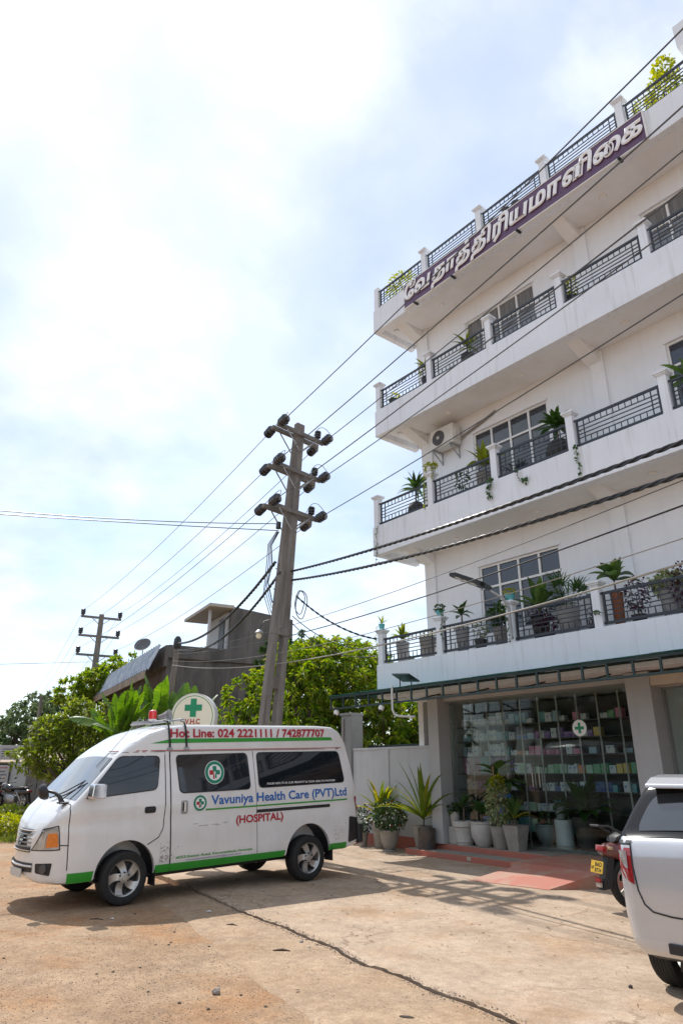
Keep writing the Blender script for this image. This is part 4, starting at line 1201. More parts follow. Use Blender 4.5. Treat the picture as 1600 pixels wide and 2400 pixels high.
def frust(mb, y0a, y1a, za, y0b, y1b, zb, ta, tb):
    mb.add([(-ta / 2, y0a, za), (ta / 2, y0a, za), (ta / 2, y1a, za), (-ta / 2, y1a, za), (-tb / 2, y0b, zb), (tb / 2, y0b, zb), (tb / 2, y1b, zb), (-tb / 2, y1b, zb)],
           [(0, 3, 2, 1), (4, 5, 6, 7), (0, 1, 5, 4), (1, 2, 6, 5), (2, 3, 7, 6), (3, 0, 4, 7)])
ZS = 4.45
for s_ in (-1, 1):
    a0, a1 = wz(-.1) / 2, wz(ZS) / 2
    if s_ > 0: frust(shf, a0 * .32, a0, -.1, a1 * .30, a1, ZS, tz(0), tz(ZS))
    else: frust(shf, -a0, -a0 * .32, -.1, -a1, -a1 * .30, ZS, tz(0), tz(ZS))
for zr in (.4, 1.4, 2.4, 3.38):
    h = wz(zr) / 2 * .31
    shf.box(-tz(zr) * .45, tz(zr) * .45, -h - .004, h + .004, zr - .13, zr + .13)
a1, b1 = wz(ZS) / 2, wz(10) / 2
frust(shf, -a1, a1, ZS + .001, -b1, b1, 10.05, tz(ZS), tz(10))
shf.build('shaft', M_polec, up1, bevel=.012)
# shallow grooves on the broad faces
for s_ in (-1, 1):
    MB().bar((s_ * (tz(4.6) / 2 + .001), .0, 4.7), (s_ * (tz(9.9) / 2 + .001), .0, 9.7), .01, .10, up=(0, 1, 0)).build('raised_rib', M_polec, up1)
ARMS = (9.72, 8.62, 7.52)
ENDS = {}
for k, za in enumerate(ARMS):
    for s_ in (-1, 1):
        xa = s_ * (tz(za) / 2 + .045)
        arm = MB().box(xa - .04, xa + .04, -.74, .72, za - .055, za + .055)
        arm.build('crossarm', M_arm, up1, bevel=.006)
        for e in (-1, 1):
            MB().bar((xa + s_ * .043, e * .46, za - .05), (xa + s_ * .043, e * .05, za - .50), .035, .008, up=(1, 0, 0)).build('arm_brace', M_galv, up1)
            ye = .69 * e
            a = Vector((xa + s_ * .05, ye, za))
            d = Vector((s_ * .98, -.186 * s_, -.04))
            mb, tip = disc_string(a, d)
            mb.build('strain_insulator', M_ins, up1, smooth=True, angle=50)
            ENDS[(k, s_, e)] = tip
    for e in (-1, 1):
        pz = za + .056
        post_insulator((tz(za) / 2 + .045, e * .52, pz), 1.0).build('post_insulator', M_ins, up1, smooth=True, angle=50)
        p0, p1 = ENDS[(k, -1, e)], ENDS[(k, 1, e)]
        mid = Vector((tz(za) / 2 + .045, e * .52, pz + .27))
        pts = []
        for t in np.linspace(0, 1, 13):
            q = p0 * (1 - t) ** 2 + (mid * 2 - (p0 + p1) / 2 + Vector((0, 0, .1))) * 2 * t * (1 - t) + p1 * t * t
            pts.append(q)
        MB().tube(pts, .008, 5).build('jumper_wire', M_wire, up1, smooth=True)
MB().lathe([(.06, 0), (.06, .16)], 10, Matrix.Translation((.06, -.36, 6.98))).build('cable_clamp', M_ins, up1)
for zq in (6.0, 5.75, 5.5, 5.2):
    MB().bar((0, -wz(zq) / 2 - .08, zq), (0, wz(zq) / 2 + .06, zq), .02).build('step_bolt', M_galv, up1)
MB().tube([(.02, -.30, 4.75), (.0, -.42, 4.7), (.0, -.5, 4.58), (.0, -.53, 4.46)], .012, 6).build('lamp_arm', M_cable, up1, smooth=True)
MB().lathe([(.10, 0), (.07, .05), (.03, .08)], 14, Matrix.Translation((0, -.53, 4.40))).build('lamp_shade', M_galv, up1, smooth=True)
MB().lathe([(.001, -.13), (.05, -.11), (.065, -.05), (.05, 0)], 14, Matrix.Translation((0, -.53, 4.40))).build('lamp_bulb', mat('frosted_bulb', (.75, .66, .45), .3), up1, smooth=True)
# tangle of service loops on the pole
rs = random.Random(4)
for k in range(2):
    c0 = Vector((.10, .33 + .05 * k, 5.35 - .04 * k)); rr = .26 + .05 * k
    pts = [c0 + Vector((.02 * math.sin(3 * t), rr * .5 * math.cos(t) + .1, rr * math.sin(t) * (1.0 if math.sin(t) > 0 else 1.25))) for t in np.linspace(.2 * k, 6.28 + .2 * k, 26)]
    MB().tube(pts, .011, 5).build('service_loop', M_cable, up1, smooth=True)
for k in range(4):
    pts = [Vector((.06, -.33 - .02 * k, 6.9)), Vector((.06, -.5 - .03 * k, 6.5)), Vector((.06, -.42 - .05 * k, 6.05)), Vector((.06, -.48 - .03 * k, 5.6 - .1 * k)), Vector((.05, -.30, 5.15 - .12 * k))]
    MB().tube(pts, .009 if k else .014, 5).build('drop_wire', M_cable, up1, smooth=True)
bpy.context.view_layer.update()

def pole_small(name, lab, base, top, r0, r1, arms, armlen, sc, ins=True, direction=RN_):
    t = thing(name, lab, 'utility pole', base)
    b, tp = Vector(base), Vector(top)
    MB().tube([Vector((0, 0, -.1)), (tp - b) * .5, tp - b], [r0, (r0 + r1) / 2, r1], 8).build('shaft', M_polec, t, smooth=True)
    ax_ = (tp - b).normalized(); E = []
    for i in range(arms):
        c = (tp - b) - ax_ * (.2 + i * 1.05 * sc)
        MB().bar(c - direction * armlen / 2, c + direction * armlen / 2, .10 * sc, .12 * sc).build('crossarm', M_arm, t)
        for e in (-1, 1):
            MB().bar(c + direction * e * armlen * .25, c - ax_ * .45 * sc, .04 * sc).build('arm_brace', M_galv, t)
            q = c + direction * e * armlen * .46 + Vector((0, 0, .06 * sc))
            if ins:
                post_insulator(q, 1.5 * sc).build('post_insulator', M_ins, t, smooth=True)
            E.append(b + q + Vector((0, 0, .3 * sc)))
    return t, E
pl2, E2 = pole_small('utility_pole', 'slim concrete power pole with three crossarms above the shrub tree', (-28.9, 3.9, 0), (-28.6, 3.85, 10.35), .26, .15, 3, 2.3, 1.05)
pl3, E3 = pole_small('utility_pole', 'brownish far power pole in front of the large hazy tree', (-53.5, 8.4, 0), (-53.0, 8.45, 7.9), .3, .18, 3, 2.2, 1.0)
pl4, E4 = pole_small('utility_pole', 'dark leaning cable pole in front of the old grey building', (-12.35, .70, 0), (-11.1, .47, 5.85), .14, .10, 0, 1, 1)
MB().lathe([(.12, 0), (.15, .1), (.13, .35), (.06, .45)], 10, Matrix.Translation((1.2, -.22, 5.65))).build('cable_junction', M_cable, pl4, smooth=True)
pl5, E5 = pole_small('utility_pole', 'thin dark leaning pole beside the plank fence and parked motorbike', (-29.3, 1.45, 0), (-28.8, 1.17, 5.5), .15, .09, 0, 1, 1)
MB().box(-.6, -.15, -.35, -.25, 3.0, 4.0).build('sign_plate', mat('faded_white_sign', (.5, .5, .48), .7), pl5)
pl6, E6 = pole_small('utility_pole', 'farthest thin pole at the left edge of the picture', (-92, 14.6, 0), (-92, 14.6, 8.4), .26, .16, 2, 2.0, 1.0)

def wire(name, label, pts, r, m, cat_='power line', group='overhead power lines', n=5):
    o = MB().tube(pts, r, n).build(name, m, None, smooth=True)
    return tag(o, label, cat_, group)
LV = ['top', 'middle', 'bottom']; SD = {-1: 'street-side', 1: 'building-side'}
for (k, s_, e), tip in ENDS.items():
    a = pw(*tip)
    if s_ > 0:
        b = a + Vector((.983, -.186, 0)) * 27
        wire('power_line', f'bare wire running to the upper right from the {SD[e]} end of the {LV[k]} crossarm', sag(a, b, .35, 18), .011, M_wire)
    else:
        b = E2[k * 2 + (0 if e < 0 else 1)]
        wire('power_line', f'bare wire from the {SD[e]} end of the {LV[k]} crossarm to the far slim pole', sag(a, b, .35, 16), .009, M_wire)
for i, q in enumerate(E2):
    b = E3[i]
    wire('power_line', f'thin wire beyond the slim pole from its {LV[i // 2]} crossarm, {"street" if i % 2 == 0 else "far"} side', sag(q, b, .5, 12), .009, M_wire)

def twisted(name, label, pts, r=.017, rh=.017, pitch=.55, strands=3):
    """aerial bundled cable: strands wound round each other along the polyline"""
    mb = MB()
    P_ = [Vector(p) for p in pts]
    L_ = [0]
    for a, b in zip(P_[:-1], P_[1:]): L_.append(L_[-1] + (b - a).length)
    n = int(L_[-1] / .05)
    xs_ = np.linspace(0, L_[-1], n)
    C_ = np.stack([np.interp(xs_, L_, [p[i] for p in P_]) for i in range(3)], 1)
    d = (P_[-1] - P_[0]).normalized(); u = d.cross(Vector((0, 0, 1))).normalized(); w_ = u.cross(d)
    for s_ in range(strands):
        ph = 2 * math.pi * s_ / strands
        q = [Vector(c) + (u * math.cos(x / pitch * 2 * math.pi + ph) + w_ * math.sin(x / pitch * 2 * math.pi + ph)) * rh for c, x in zip(C_, xs_)]
        mb.tube(q, r, 5)
    o = mb.build(name, M_abc, None, smooth=True)
    return tag(o, label, 'cable')
M_abc = mat('glossy_black_cable', (.028, .028, .03), .38, .3, 3, spec=.5)
up_t = pw(.12, .1, 6.0); up_b = pw(.14, .12, 5.78)
twisted('bundled_cable', 'upper twisted black cable sweeping right across the balconies', sag(up_t, (9.02, -3.99, 4.56), .10) + [Vector((12.0, -4.55, 4.22))], .0135, .0155)
twisted('bundled_cable', 'lower twisted black cable sweeping right across the first-floor windows', sag(up_b, (8.95, -3.98, 4.23), .14) + [Vector((12.0, -4.55, 3.85))], .0135, .0155)
lp = Vector((-11.15, .47, 5.8))
twisted('bundled_cable', 'twisted cable from the power pole down to the leaning cable pole, upper run', sag(pw(0, -.3, 6.15), lp + Vector((0, 0, .05)), .5), .02, .02)
twisted('bundled_cable', 'twisted cable from the power pole down to the leaning cable pole, lower run', sag(pw(.1, -.2, 5.9), lp - Vector((0, 0, .15)), .7), .018, .018)
twisted('service_cable', 'black service cable dropping from the power pole to the corner of the first balcony', sag(pw(.1, .3, 5.45), (.02, .0, 4.35), .18), .013, .012, .3, 2)
wire('service_cable', 'thin black cable sagging from the power pole to the left end of the first balcony', sag(pw(.1, .25, 4.95), (-.02, .02, 4.15), .25, 12), .011, M_cable, 'cable', None)
wire('service_cable', 'thin black cable hanging low from the pole to below the first balcony ledge', sag(pw(.1, .22, 4.8), (-.01, .02, 3.98), .3, 12), .011, M_cable, 'cable', None)
wire('service_cable', 'black cable crossing the sky to the left edge, upper of two', sag(pw(0, -.3, 7.14), (-2.9, -9.6, 6.25), .12, 10), .011, M_cable, 'cable', None)
wire('service_cable', 'black cable crossing the sky to the left edge, lower of two', sag(pw(0, -.3, 6.96), (-2.9, -9.6, 6.12), .03, 10), .011, M_cable, 'cable', None)
M_tan = mat('pale_grey_cable', (.30, .29, .25), .5)  # pale grey-tan cable sheath, one even colour
for i, (ze, zl_, r_, m_, lb) in enumerate(((4.20, 5.55, .006, M_wire, 'hair-thin wire across the wall above the first-floor window'), (3.98, 5.45, .010, M_cable, 'dark telephone cable crossing the first-floor window panes'), (3.70, 5.2, .006, M_tan, 'thin pale wire just above the first-floor plants'), (3.50, 5.05, .012, M_tan, 'pale grey cable crossing the tops of the first balcony plants'))):
    e_ = Vector((12.0, -4.6, ze - .02 * i))
    pts = sag((-11.0, .3, zl_), e_, .42 + .06 * i, 22)
    wire('telephone_cable', lb, pts, r_, m_, 'cable', 'telephone cables along the road')
wire('telephone_cable', 'black wire crossing the sky left of the slim pole', sag((-28.8, 3.8, 7.6), (-33.5, -3.0, 7.3), .02, 6), .016, M_cable, 'cable', None)
wire('telephone_cable', 'pale sagging wire looping from the thin leaning pole towards the left', sag((-28.9, 1.2, 3.0), (-36.0, -.4, 1.9), .5, 10), .02, M_tan, 'cable', None)
# ------------------------------------------------------------------ vegetation helpers
def leaf_arrays(base, d, up, L, W, droop=.2, fold=.18):
    base = np.asarray(base, float); d = np.asarray(d, float); up = np.asarray(up, float)
    d = d / np.linalg.norm(d, axis=1, keepdims=True)
    s_ = np.cross(d, up); s_ /= (np.linalg.norm(s_, axis=1, keepdims=True) + 1e-9)
    u = np.cross(s_, d)
    L = np.asarray(L)[:, None]; W = np.asarray(W)[:, None]
    mid = base + d * L * .48 + u * L * .05
    tip = base + d * L - np.array([0, 0, 1.0]) * L * droop
    l_ = mid + s_ * W * .5 + u * W * fold; r_ = mid - s_ * W * .5 + u * W * fold
    V = np.stack([base, l_, tip, r_], 1).reshape(-1, 3)
    n = len(base); i = np.arange(n) * 4
    F = np.concatenate([np.stack([i, i + 1, i + 2], 1), np.stack([i, i + 2, i + 3], 1)])
    return V, F
def tri_mesh(name, V, F, material, parent=None, loc=None):
    me = bpy.data.meshes.new(name)
    V = np.asarray(V, np.float32); F = np.asarray(F, np.int32)
    me.vertices.add(len(V)); me.vertices.foreach_set('co', V.ravel())
    me.loops.add(F.size); me.loops.foreach_set('vertex_index', F.ravel())
    me.polygons.add(len(F)); me.polygons.foreach_set('loop_start', np.arange(0, F.size, 3, dtype=np.int32)); me.polygons.foreach_set('loop_total', np.full(len(F), 3, dtype=np.int32))
    me.update()
    return link(name, me, material, parent, False, loc)
def rosettes(tips, out, per, L, W, droop, spread, rg, jit=.25):
    """a whorl of leaves at each twig tip"""
    n = len(tips)
    B = np.repeat(tips, per, 0); O = np.repeat(out, per, 0)
    D = O * (1 - spread) + rg.normal(size=B.shape) * spread
    D[:, 2] -= rg.uniform(0, .25, len(B))
    l_ = L * rg.uniform(1 - jit, 1 + jit, len(B)); w_ = W * rg.uniform(.8, 1.2, len(B))
    B = B + rg.normal(size=B.shape) * L * .18
    U = rg.normal(size=B.shape) * .35 + np.array([0, 0, 1.0])
    return leaf_arrays(B, D, U, l_, w_, droop)
def blob_tips(blobs, n, rg, inner=.35):
    """twig tips over and through a set of ellipsoids; returns points and outward directions"""
    vol = np.array([b[1][0] * b[1][1] + b[1][1] * b[1][2] for b in blobs]); vol = vol / vol.sum()
    P_ = []; O = []
    for b, f in zip(blobs, vol):
        m = max(6, int(n * f))
        d = rg.normal(size=(m, 3)); d /= np.linalg.norm(d, axis=1, keepdims=True)
        r_ = np.where(rg.uniform(size=m) < inner, rg.uniform(.35, .9, m), rg.uniform(.86, 1.08, m))[:, None]
        P_.append(np.array(b[0]) + d * r_ * np.array(b[1])); O.append(d * np.array([1, 1, 1]) + np.array([0, 0, .15]))
    return np.concatenate(P_), np.concatenate(O)
LEAFS = {
 'mango': mat('mango_leaf', (0, 0, 0), .45, island=[(.055, .12, .018), (.10, .19, .024), (.17, .27, .032), (.26, .33, .042), (.17, .15, .05)], transl=.52),
 'dark': mat('dark_tree_leaf', (0, 0, 0), .5, island=[(.022, .05, .016), (.035, .075, .02), (.05, .095, .022)], transl=.3),
 'light': mat('light_shrub_leaf', (0, 0, 0), .45, island=[(.07, .12, .018), (.13, .19, .03), (.21, .26, .05), (.10, .12, .03)], transl=.5),
 'far': mat('far_tree_leaf', (0, 0, 0), .6, island=[(.08, .125, .06), (.11, .16, .07), (.14, .19, .085)], transl=.35),
 'grass': mat('grass_blade', (0, 0, 0), .55, island=[(.08, .13, .02), (.13, .19, .03), (.20, .22, .05), (.06, .10, .02)], transl=.4),
 'banana': mat('banana_leaf', (.12, .22, .03), .35, .35, 2.5, transl=.45, col2=(.06, .14, .02)),
 'broad': mat('broad_leaf', (.045, .11, .02), .3, .3, 9, transl=.3, col2=(.03, .075, .016)),
 'pale': mat('pale_green_leaf', (.13, .22, .06), .35, .3, 9, transl=.35, col2=(.08, .16, .04)),
 'croton': mat('croton_leaf', (0, 0, 0), .35, island=[(.20, .24, .02), (.38, .34, .03), (.12, .2, .02), (.45, .30, .03)], transl=.4),
 'yellow': mat('yellow_green_leaf', (0, 0, 0), .4, island=[(.22, .26, .02), (.35, .36, .03), (.14, .2, .02)], transl=.5),
 'palm': mat('palm_leaf', (.08, .16, .02), .35, .4, 3, transl=.35, col2=(.16, .19, .03)),
 'palmy': mat('yellowing_palm_leaf', (.42, .34, .04), .4, .4, 4, transl=.45, col2=(.16, .22, .03)),
 'purple': mat('purple_leaf', (0, 0, 0), .4, island=[(.06, .015, .04), (.10, .02, .06), (.04, .05, .03)], transl=.25),
 'varieg': mat('variegated_leaf', (0, 0, 0), .4, island=[(.10, .17, .05), (.40, .42, .25), (.25, .30, .12)], transl=.3),
 'bush': mat('dark_bush_leaf', (0, 0, 0), .4, island=[(.02, .05, .014), (.035, .075, .018), (.05, .10, .02)], transl=.2),
}
M_bark = mat('tree_bark', (.13, .10, .075), .9, .4, 6, .4, 25)
def tree(name, label, base, trunk_h, r0, blobs, tips, per, L, W, leafm, droop=.25, spread=.45, seed=1, limbs=True, inner=.35, group=None):
    rg = np.random.default_rng(seed)
    t = thing(name, label, 'tree', base, 0, group)
    bl = [(np.array(c) - np.array(base), r_) for c, r_ in blobs]
    tr = MB(); top = Vector((rg.normal() * .1, rg.normal() * .1, trunk_h))
    tr.tube([(0, 0, -.1), top * .5 + Vector((.05, -.04, 0)), top], [r0 * 1.3, r0, r0 * .8], 9)
    if limbs:
        for c, r_ in bl:
            c = Vector(c)
            m = top.lerp(c, .5) + Vector((rg.normal() * .15, rg.normal() * .15, .1))
            tr.tube([top * .9, m, c, c + Vector((0, 0, r_[2] * .6))], [r0 * .6, r0 * .4, r0 * .22, r0 * .06], 6)
            for _ in range(5):
                d = Vector(rg.normal(size=3)); d.normalize()
                tr.tube([c - Vector((0, 0, r_[2] * .2)), c + Vector((d.x * r_[0], d.y * r_[1], abs(d.z) * r_[2])) * .85], [r0 * .16, r0 * .04], 4)
    tr.build('trunk', M_bark, t, smooth=True)
    P_, O = blob_tips(bl, tips, rg, inner)
    V, F = rosettes(P_, O, per, L, W, droop, spread, rg)
    tri_mesh('crown', V, F, LEAFS[leafm], t)
    return t
tree('mango_tree', 'bright green mango tree behind the power pole and boundary wall', (-5.4, 2.3, 0), 1.9, .2,
     [((-5.5, 1.6, 3.6), (1.5, 1.4, 1.3)), ((-5.0, 3.1, 4.2), (1.6, 1.4, 1.2)), ((-6.4, .6, 3.0), (1.0, 1.0, 1.2)), ((-4.2, 3.4, 3.2), (1.4, 1.3, 1.4)), ((-5.6, 2.4, 4.7), (1.2, 1.2, .75)), ((-5.0, 1.6, 2.2), (1.7, 1.5, 1.2)), ((-3.3, 3.2, 2.5), (1.3, 1.0, 1.1)), ((-6.5, .5, 2.0), (.9, .9, 1.0))],
     1250, 22, .20, .045, 'mango', .35, .5, 3)
tree('mango_tree', 'drooping mango tree between the gate pillar and the shop pillar', (-2.4, 4.3, 0), 1.5, .14,
     [((-2.6, 3.9, 2.7), (1.2, 1.0, 1.1)), ((-1.6, 4.4, 3.1), (1.1, 1.0, 1.0)), ((-2.0, 3.6, 1.9), (1.3, .9, .9))], 320, 20, .23, .05, 'mango', .45, .5, 14)
tree('shade_tree', 'dark leafy tree rising behind the bright mango tree', (-10.4, 6.4, 0), 3.5, .24,
     [((-10.4, 5.0, 5.4), (1.4, 1.2, 1.3)), ((-9.4, 6.8, 5.4), (1.6, 1.3, .95)), ((-11.2, 5.0, 4.6), (1.3, 1.2, 1.2)), ((-8.0, 8.2, 4.9), (1.6, 1.4, 1.0))], 420, 20, .22, .07, 'dark', .3, .5, 5)
tree('shrub_tree', 'open yellow-green shrub tree with thin branches left of the van', (-11.0, -2.4, 0), 1.0, .10,
     [((-11.2, -2.9, 2.97), (0.8, 0.75, 0.59)), ((-11.2, -3.5, 2.54), (0.8, 0.7, 0.50)), ((-11.4, -4.0, 2.04), (0.6, 0.55, 0.41)), ((-11.0, -2.4, 2.36), (0.9, 0.8, 0.63)), ((-10.8, -1.9, 2.86), (0.7, 0.7, 0.54)), ((-11.2, -3.1, 1.80), (0.9, 0.8, 0.45)), ((-10.9, -2.2, 1.60), (0.8, 0.8, 0.45)), ((-11.1, -2.7, 3.44), (0.45, 0.45, 0.27)), ((-10.9, -2.1, 3.33), (0.4, 0.4, 0.27))],
     330, 13, .20, .075, 'light', .1, .62, 8, inner=.5)
tree('rain_tree', 'large hazy round-headed tree far down the road on the left', (-47, 6.2, 0), 2.6, .5,
     [((-46.5, 6.4, 5.6), (2.6, 2.2, 1.7)), ((-46.8, 4.8, 4.0), (2.2, 1.8, 1.7)), ((-46.4, 8.2, 5.2), (2.6, 2.4, 1.9)), ((-47.2, 3.6, 2.6), (1.8, 1.5, 1.4)), ((-46.2, 9.6, 4.0), (2.2, 2.2, 1.8)), ((-46.8, 6.2, 3.2), (2.6, 2.4, 1.8))],
     900, 14, .34, .20, 'far', .15, .6, 12)
tree('jack_tree', 'rounded green tree top showing above the old building awning', (-26, 6.0, 0), 4.0, .3,
     [((-25.6, 4.6, 6.7), (1.4, 1.3, .9)), ((-26.2, 3.4, 6.2), (1.4, 1.2, .8)), ((-25.4, 5.6, 6.1), (1.4, 1.3, .9)), ((-27.0, 2.6, 5.6), (1.2, 1.2, .8))], 380, 18, .26, .11, 'mango', .2, .55, 16)
tree('roadside_tree', 'distant low trees at the end of the dirt road', (-70, 2.0, 0), 2.0, .4,
     [((-70, 0, 3.4), (3, 3, 2)), ((-72, -5, 3), (3.4, 3, 2)), ((-70, 5, 4), (3, 3, 2.4)), ((-75, -12, 3), (4, 4, 2.2)), ((-70, 3, 2), (4, 3, 1.6))], 500, 14, .5, .3, 'far', .1, .6, 18)

def blade_strip(mb, base, d, L, W, droop=.4, n=6, fold=.25, tipw=.05, twist=0.0, wmid=.45):
    """long arching leaf: two strips meeting at a midrib"""
    base = Vector(base); d = Vector(d).normalized()
    side = d.cross(Vector((0, 0, 1)))
    if side.length < .05: side = Vector((1, 0, 0))
    side.normalize()
    V = []; p = base.copy(); cur = d.copy()
    for i in range(n + 1):
        t = i / n
        if wmid >= .5:
            w = W * min(1, .25 + t / .16) * min(1, max(.0, (1 - t) / .2)) ** .6 * (.94 + .06 * math.sin(t * 37))
        else: w = W * max(tipw, math.sin(math.pi * min(1, (t * (1 - .02)) ** (.7 if wmid < .5 else 1.0)))) if i not in (0, n) else W * (.28 if i == 0 else .02)
        up_ = side.cross(cur).normalized()
        s2 = (side * math.cos(twist * t) + up_ * math.sin(twist * t))
        V += [p + s2 * w / 2 + up_ * w * fold, p, p - s2 * w / 2 + up_ * w * fold]
        cur = (cur + Vector((0, 0, -1)) * droop * 2 * t / n).normalized()
        p = p + cur * (L / n)
    F = []
    for i in range(n):
        a = i * 3
        F += [(a, a + 1, a + 4, a + 3), (a + 1, a + 2, a + 5, a + 4)]
    mb.add(V, F)
def torn_leaf(mb, base, d, L, W, droop, r_, n=16, twist=0.0):
    """banana leaf: midrib with lobes torn apart along the side veins"""
    base = Vector(base); cur = Vector(d).normalized(); side = cur.cross(Vector((0, 0, 1)))
    if side.length < .05: side = Vector((1, 0, 0))
    side.normalize(); p = base.copy(); rib = []
    for i in range(n + 1):
        t = i / n
        up_ = side.cross(cur).normalized()
        rib.append((p.copy(), cur.copy(), (side * math.cos(twist * t) + up_ * math.sin(twist * t)), up_, t))
        cur = (cur + Vector((0, 0, -1)) * droop * 2.2 * t / n).normalized(); p = p + cur * (L / n)
    wf_ = lambda t: W * .5 * min(1, .15 + t / .22) * min(1, max(0, (1.02 - t) / .28)) ** .7
    for sg in (-1, 1):
        hang = r_.uniform(-.1, .5)
        for i in range(n):
            a, b = rib[i], rib[i + 1]
            if i % 4 == 0: hang = r_.uniform(-.15, .75)
            w0, w1 = wf_(a[4]) * r_.uniform(.92, 1), wf_(b[4]) * r_.uniform(.92, 1)
            sh = r_.uniform(.0, .25) * L / n
            o0 = a[0] + a[2] * sg * w0 + a[1] * (w0 * .35) - a[3] * w0 * hang
            o1 = b[0] + b[2] * sg * w1 + b[1] * (w1 * .35 - sh) - b[3] * w1 * hang
            mb.add([a[0], b[0], o1, o0], [(0, 1, 2, 3)] if sg > 0 else [(0, 3, 2, 1)])
    mb.tube([q[0] for q in rib[:-1]], [.018 - .014 * q[4] for q in rib[:-1]], 4)
def banana(name, label, loc, h, nl, seed, lean=(0, 0)):
    r_ = random.Random(seed)
    t = thing(name, label, 'banana plant', loc)
    MB().tube([(0, 0, -.05), (lean[0] * .3, lean[1] * .3, h * .5), (lean[0], lean[1], h)], [.13, .1, .06], 9).build('stem', mat('banana_stem', (.16, .17, .07), .6, .4, 5), t, smooth=True)
    for i in range(nl):
        az = r_.uniform(0, 6.28); el = r_.uniform(.5, 1.35) if i > 2 else r_.uniform(1.3, 1.5)
        mb = MB()
        torn_leaf(mb, (lean[0], lean[1], h * r_.uniform(.85, 1.0)), (math.cos(az) * math.cos(el), math.sin(az) * math.cos(el), math.sin(el)), r_.uniform(1.1, 1.7), r_.uniform(.30, .44), r_.uniform(.15, .8), r_, twist=r_.uniform(-1.2, 1.2))
        mb.build('leaf', LEAFS['banana'], t)
    return t
for i, (loc, h, nl, ln, lb) in enumerate((((-7.5, -1.7, 0), 2.9, 13, (.1, .0), 'tallest banana plant with upright leaves in front of the grey building'), ((-7.8, -2.5, 0), 2.6, 12, (0, -.1), 'banana plant with broad drooping leaves beside the shrub tree'), ((-7.2, -1.0, 0), 2.7, 11, (.0, .1), 'banana plant half hidden behind the round sign'), ((-6.6, .3, 0), 1.9, 7, (.05, .1), 'small banana plant right of the round sign'), ((-8.6, -2.3, 0), 2.4, 10, (-.1, 0), 'banana plant crowded behind the shrub tree'))):
    banana('banana_plant', lb, loc, h, nl, 40 + i, ln)
# ------------------------------------------------------------------ potted plants
POTM = {'cement': mat('cement_pot', (.30, .28, .25), .85, .25, 7, .15, 40), 'grey': mat('grey_plastic_pot', (.30, .30, .30), .6, .12, 5), 'pale': mat('pale_cement_pot', (.46, .44, .41), .8, .15, 6, .1, 40),
        'white': mat('white_pot', (.66, .67, .68), .5, .08, 5), 'terracotta': mat('terracotta_pot', (.32, .12, .06), .8, .2, 6), 'turquoise': mat('turquoise_pot', (.10, .42, .45), .45, .15, 9),
        'black': mat('black_mottled_pot', (.03, .03, .032), .5, .5, 6, col2=(.10, .07, .05)), 'dark': mat('dark_pot', (.05, .045, .042), .6, .2, 6)}
M_soilp = mat('potting_soil', (.06, .04, .028), .95, .4, 20)
def pot_mesh(kind, r, h):
    mb = MB(); q = .78
    if kind == 'taper': prof = [(r * .66, 0), (r * .70, .01), (r * .97, h * .96), (r, h * .965), (r, h), (r * .9, h), (r * .88, h * .9)]
    elif kind == 'square': prof = [(r * .62, 0), (r * .95, h * .98), (r, h), (r * .88, h), (r * .86, h * .92)]
    elif kind == 'bowl': prof = [(r * .52, 0), (r * .62, .02), (r * .92, h * .38), (r * 1.0, h * .66), (r * .95, h * .90), (r * 1.0, h * .93), (r * 1.0, h), (r * .88, h), (r * .86, h * .9)]
    elif kind == 'urn': prof = [(r * .62, 0), (r * .64, h * .05), (r * .42, h * .10), (r * .6, h * .18), (r * .85, h * .5), (r * .96, h * .9), (r * 1.05, h * .95), (r * 1.05, h), (r * .9, h), (r * .88, h * .92)]
    elif kind == 'embossed': prof = [(r * .72, 0), (r * .74, h * .08), (r * .78, h * .12), (r * .82, h * .14), (r * .80, h * .17), (r * .88, h * .72), (r * 1.0, h * .78), (r * 1.02, h * .96), (r * 1.0, h), (r * .88, h), (r * .86, h * .92)]
    elif kind == 'drum': prof = [(r, 0), (r, h), (r * .9, h), (r * .88, h * .92)]
    elif kind == 'globe': prof = [(r * .5, 0), (r * .55, .015), (r * .92, h * .35), (r, h * .55), (r * .85, h * .85), (r * .62, h), (r * .55, h), (r * .55, h * .9)]
    sq = kind == 'square'
    return mb.lathe(prof, 4 if sq else 22, None, True, False), prof[-1]
def bush_fol(parent, c, rad, n, L, W, mk, rg, droop=.2):
    d = rg.normal(size=(n, 3)); d /= np.linalg.norm(d, axis=1, keepdims=True)
    P_ = np.array(c) + d * np.array(rad) * (rg.uniform(.25, 1, (n, 1)) ** .5)
    V, F = leaf_arrays(P_, d * .8 + rg.normal(size=(n, 3)) * .45, rg.normal(size=(n, 3)) * .4 + np.array([0, 0, 1.]), L * rg.uniform(.7, 1.2, n), W * rg.uniform(.8, 1.2, n), droop)
    return tri_mesh('foliage', V, F, LEAFS[mk], parent)
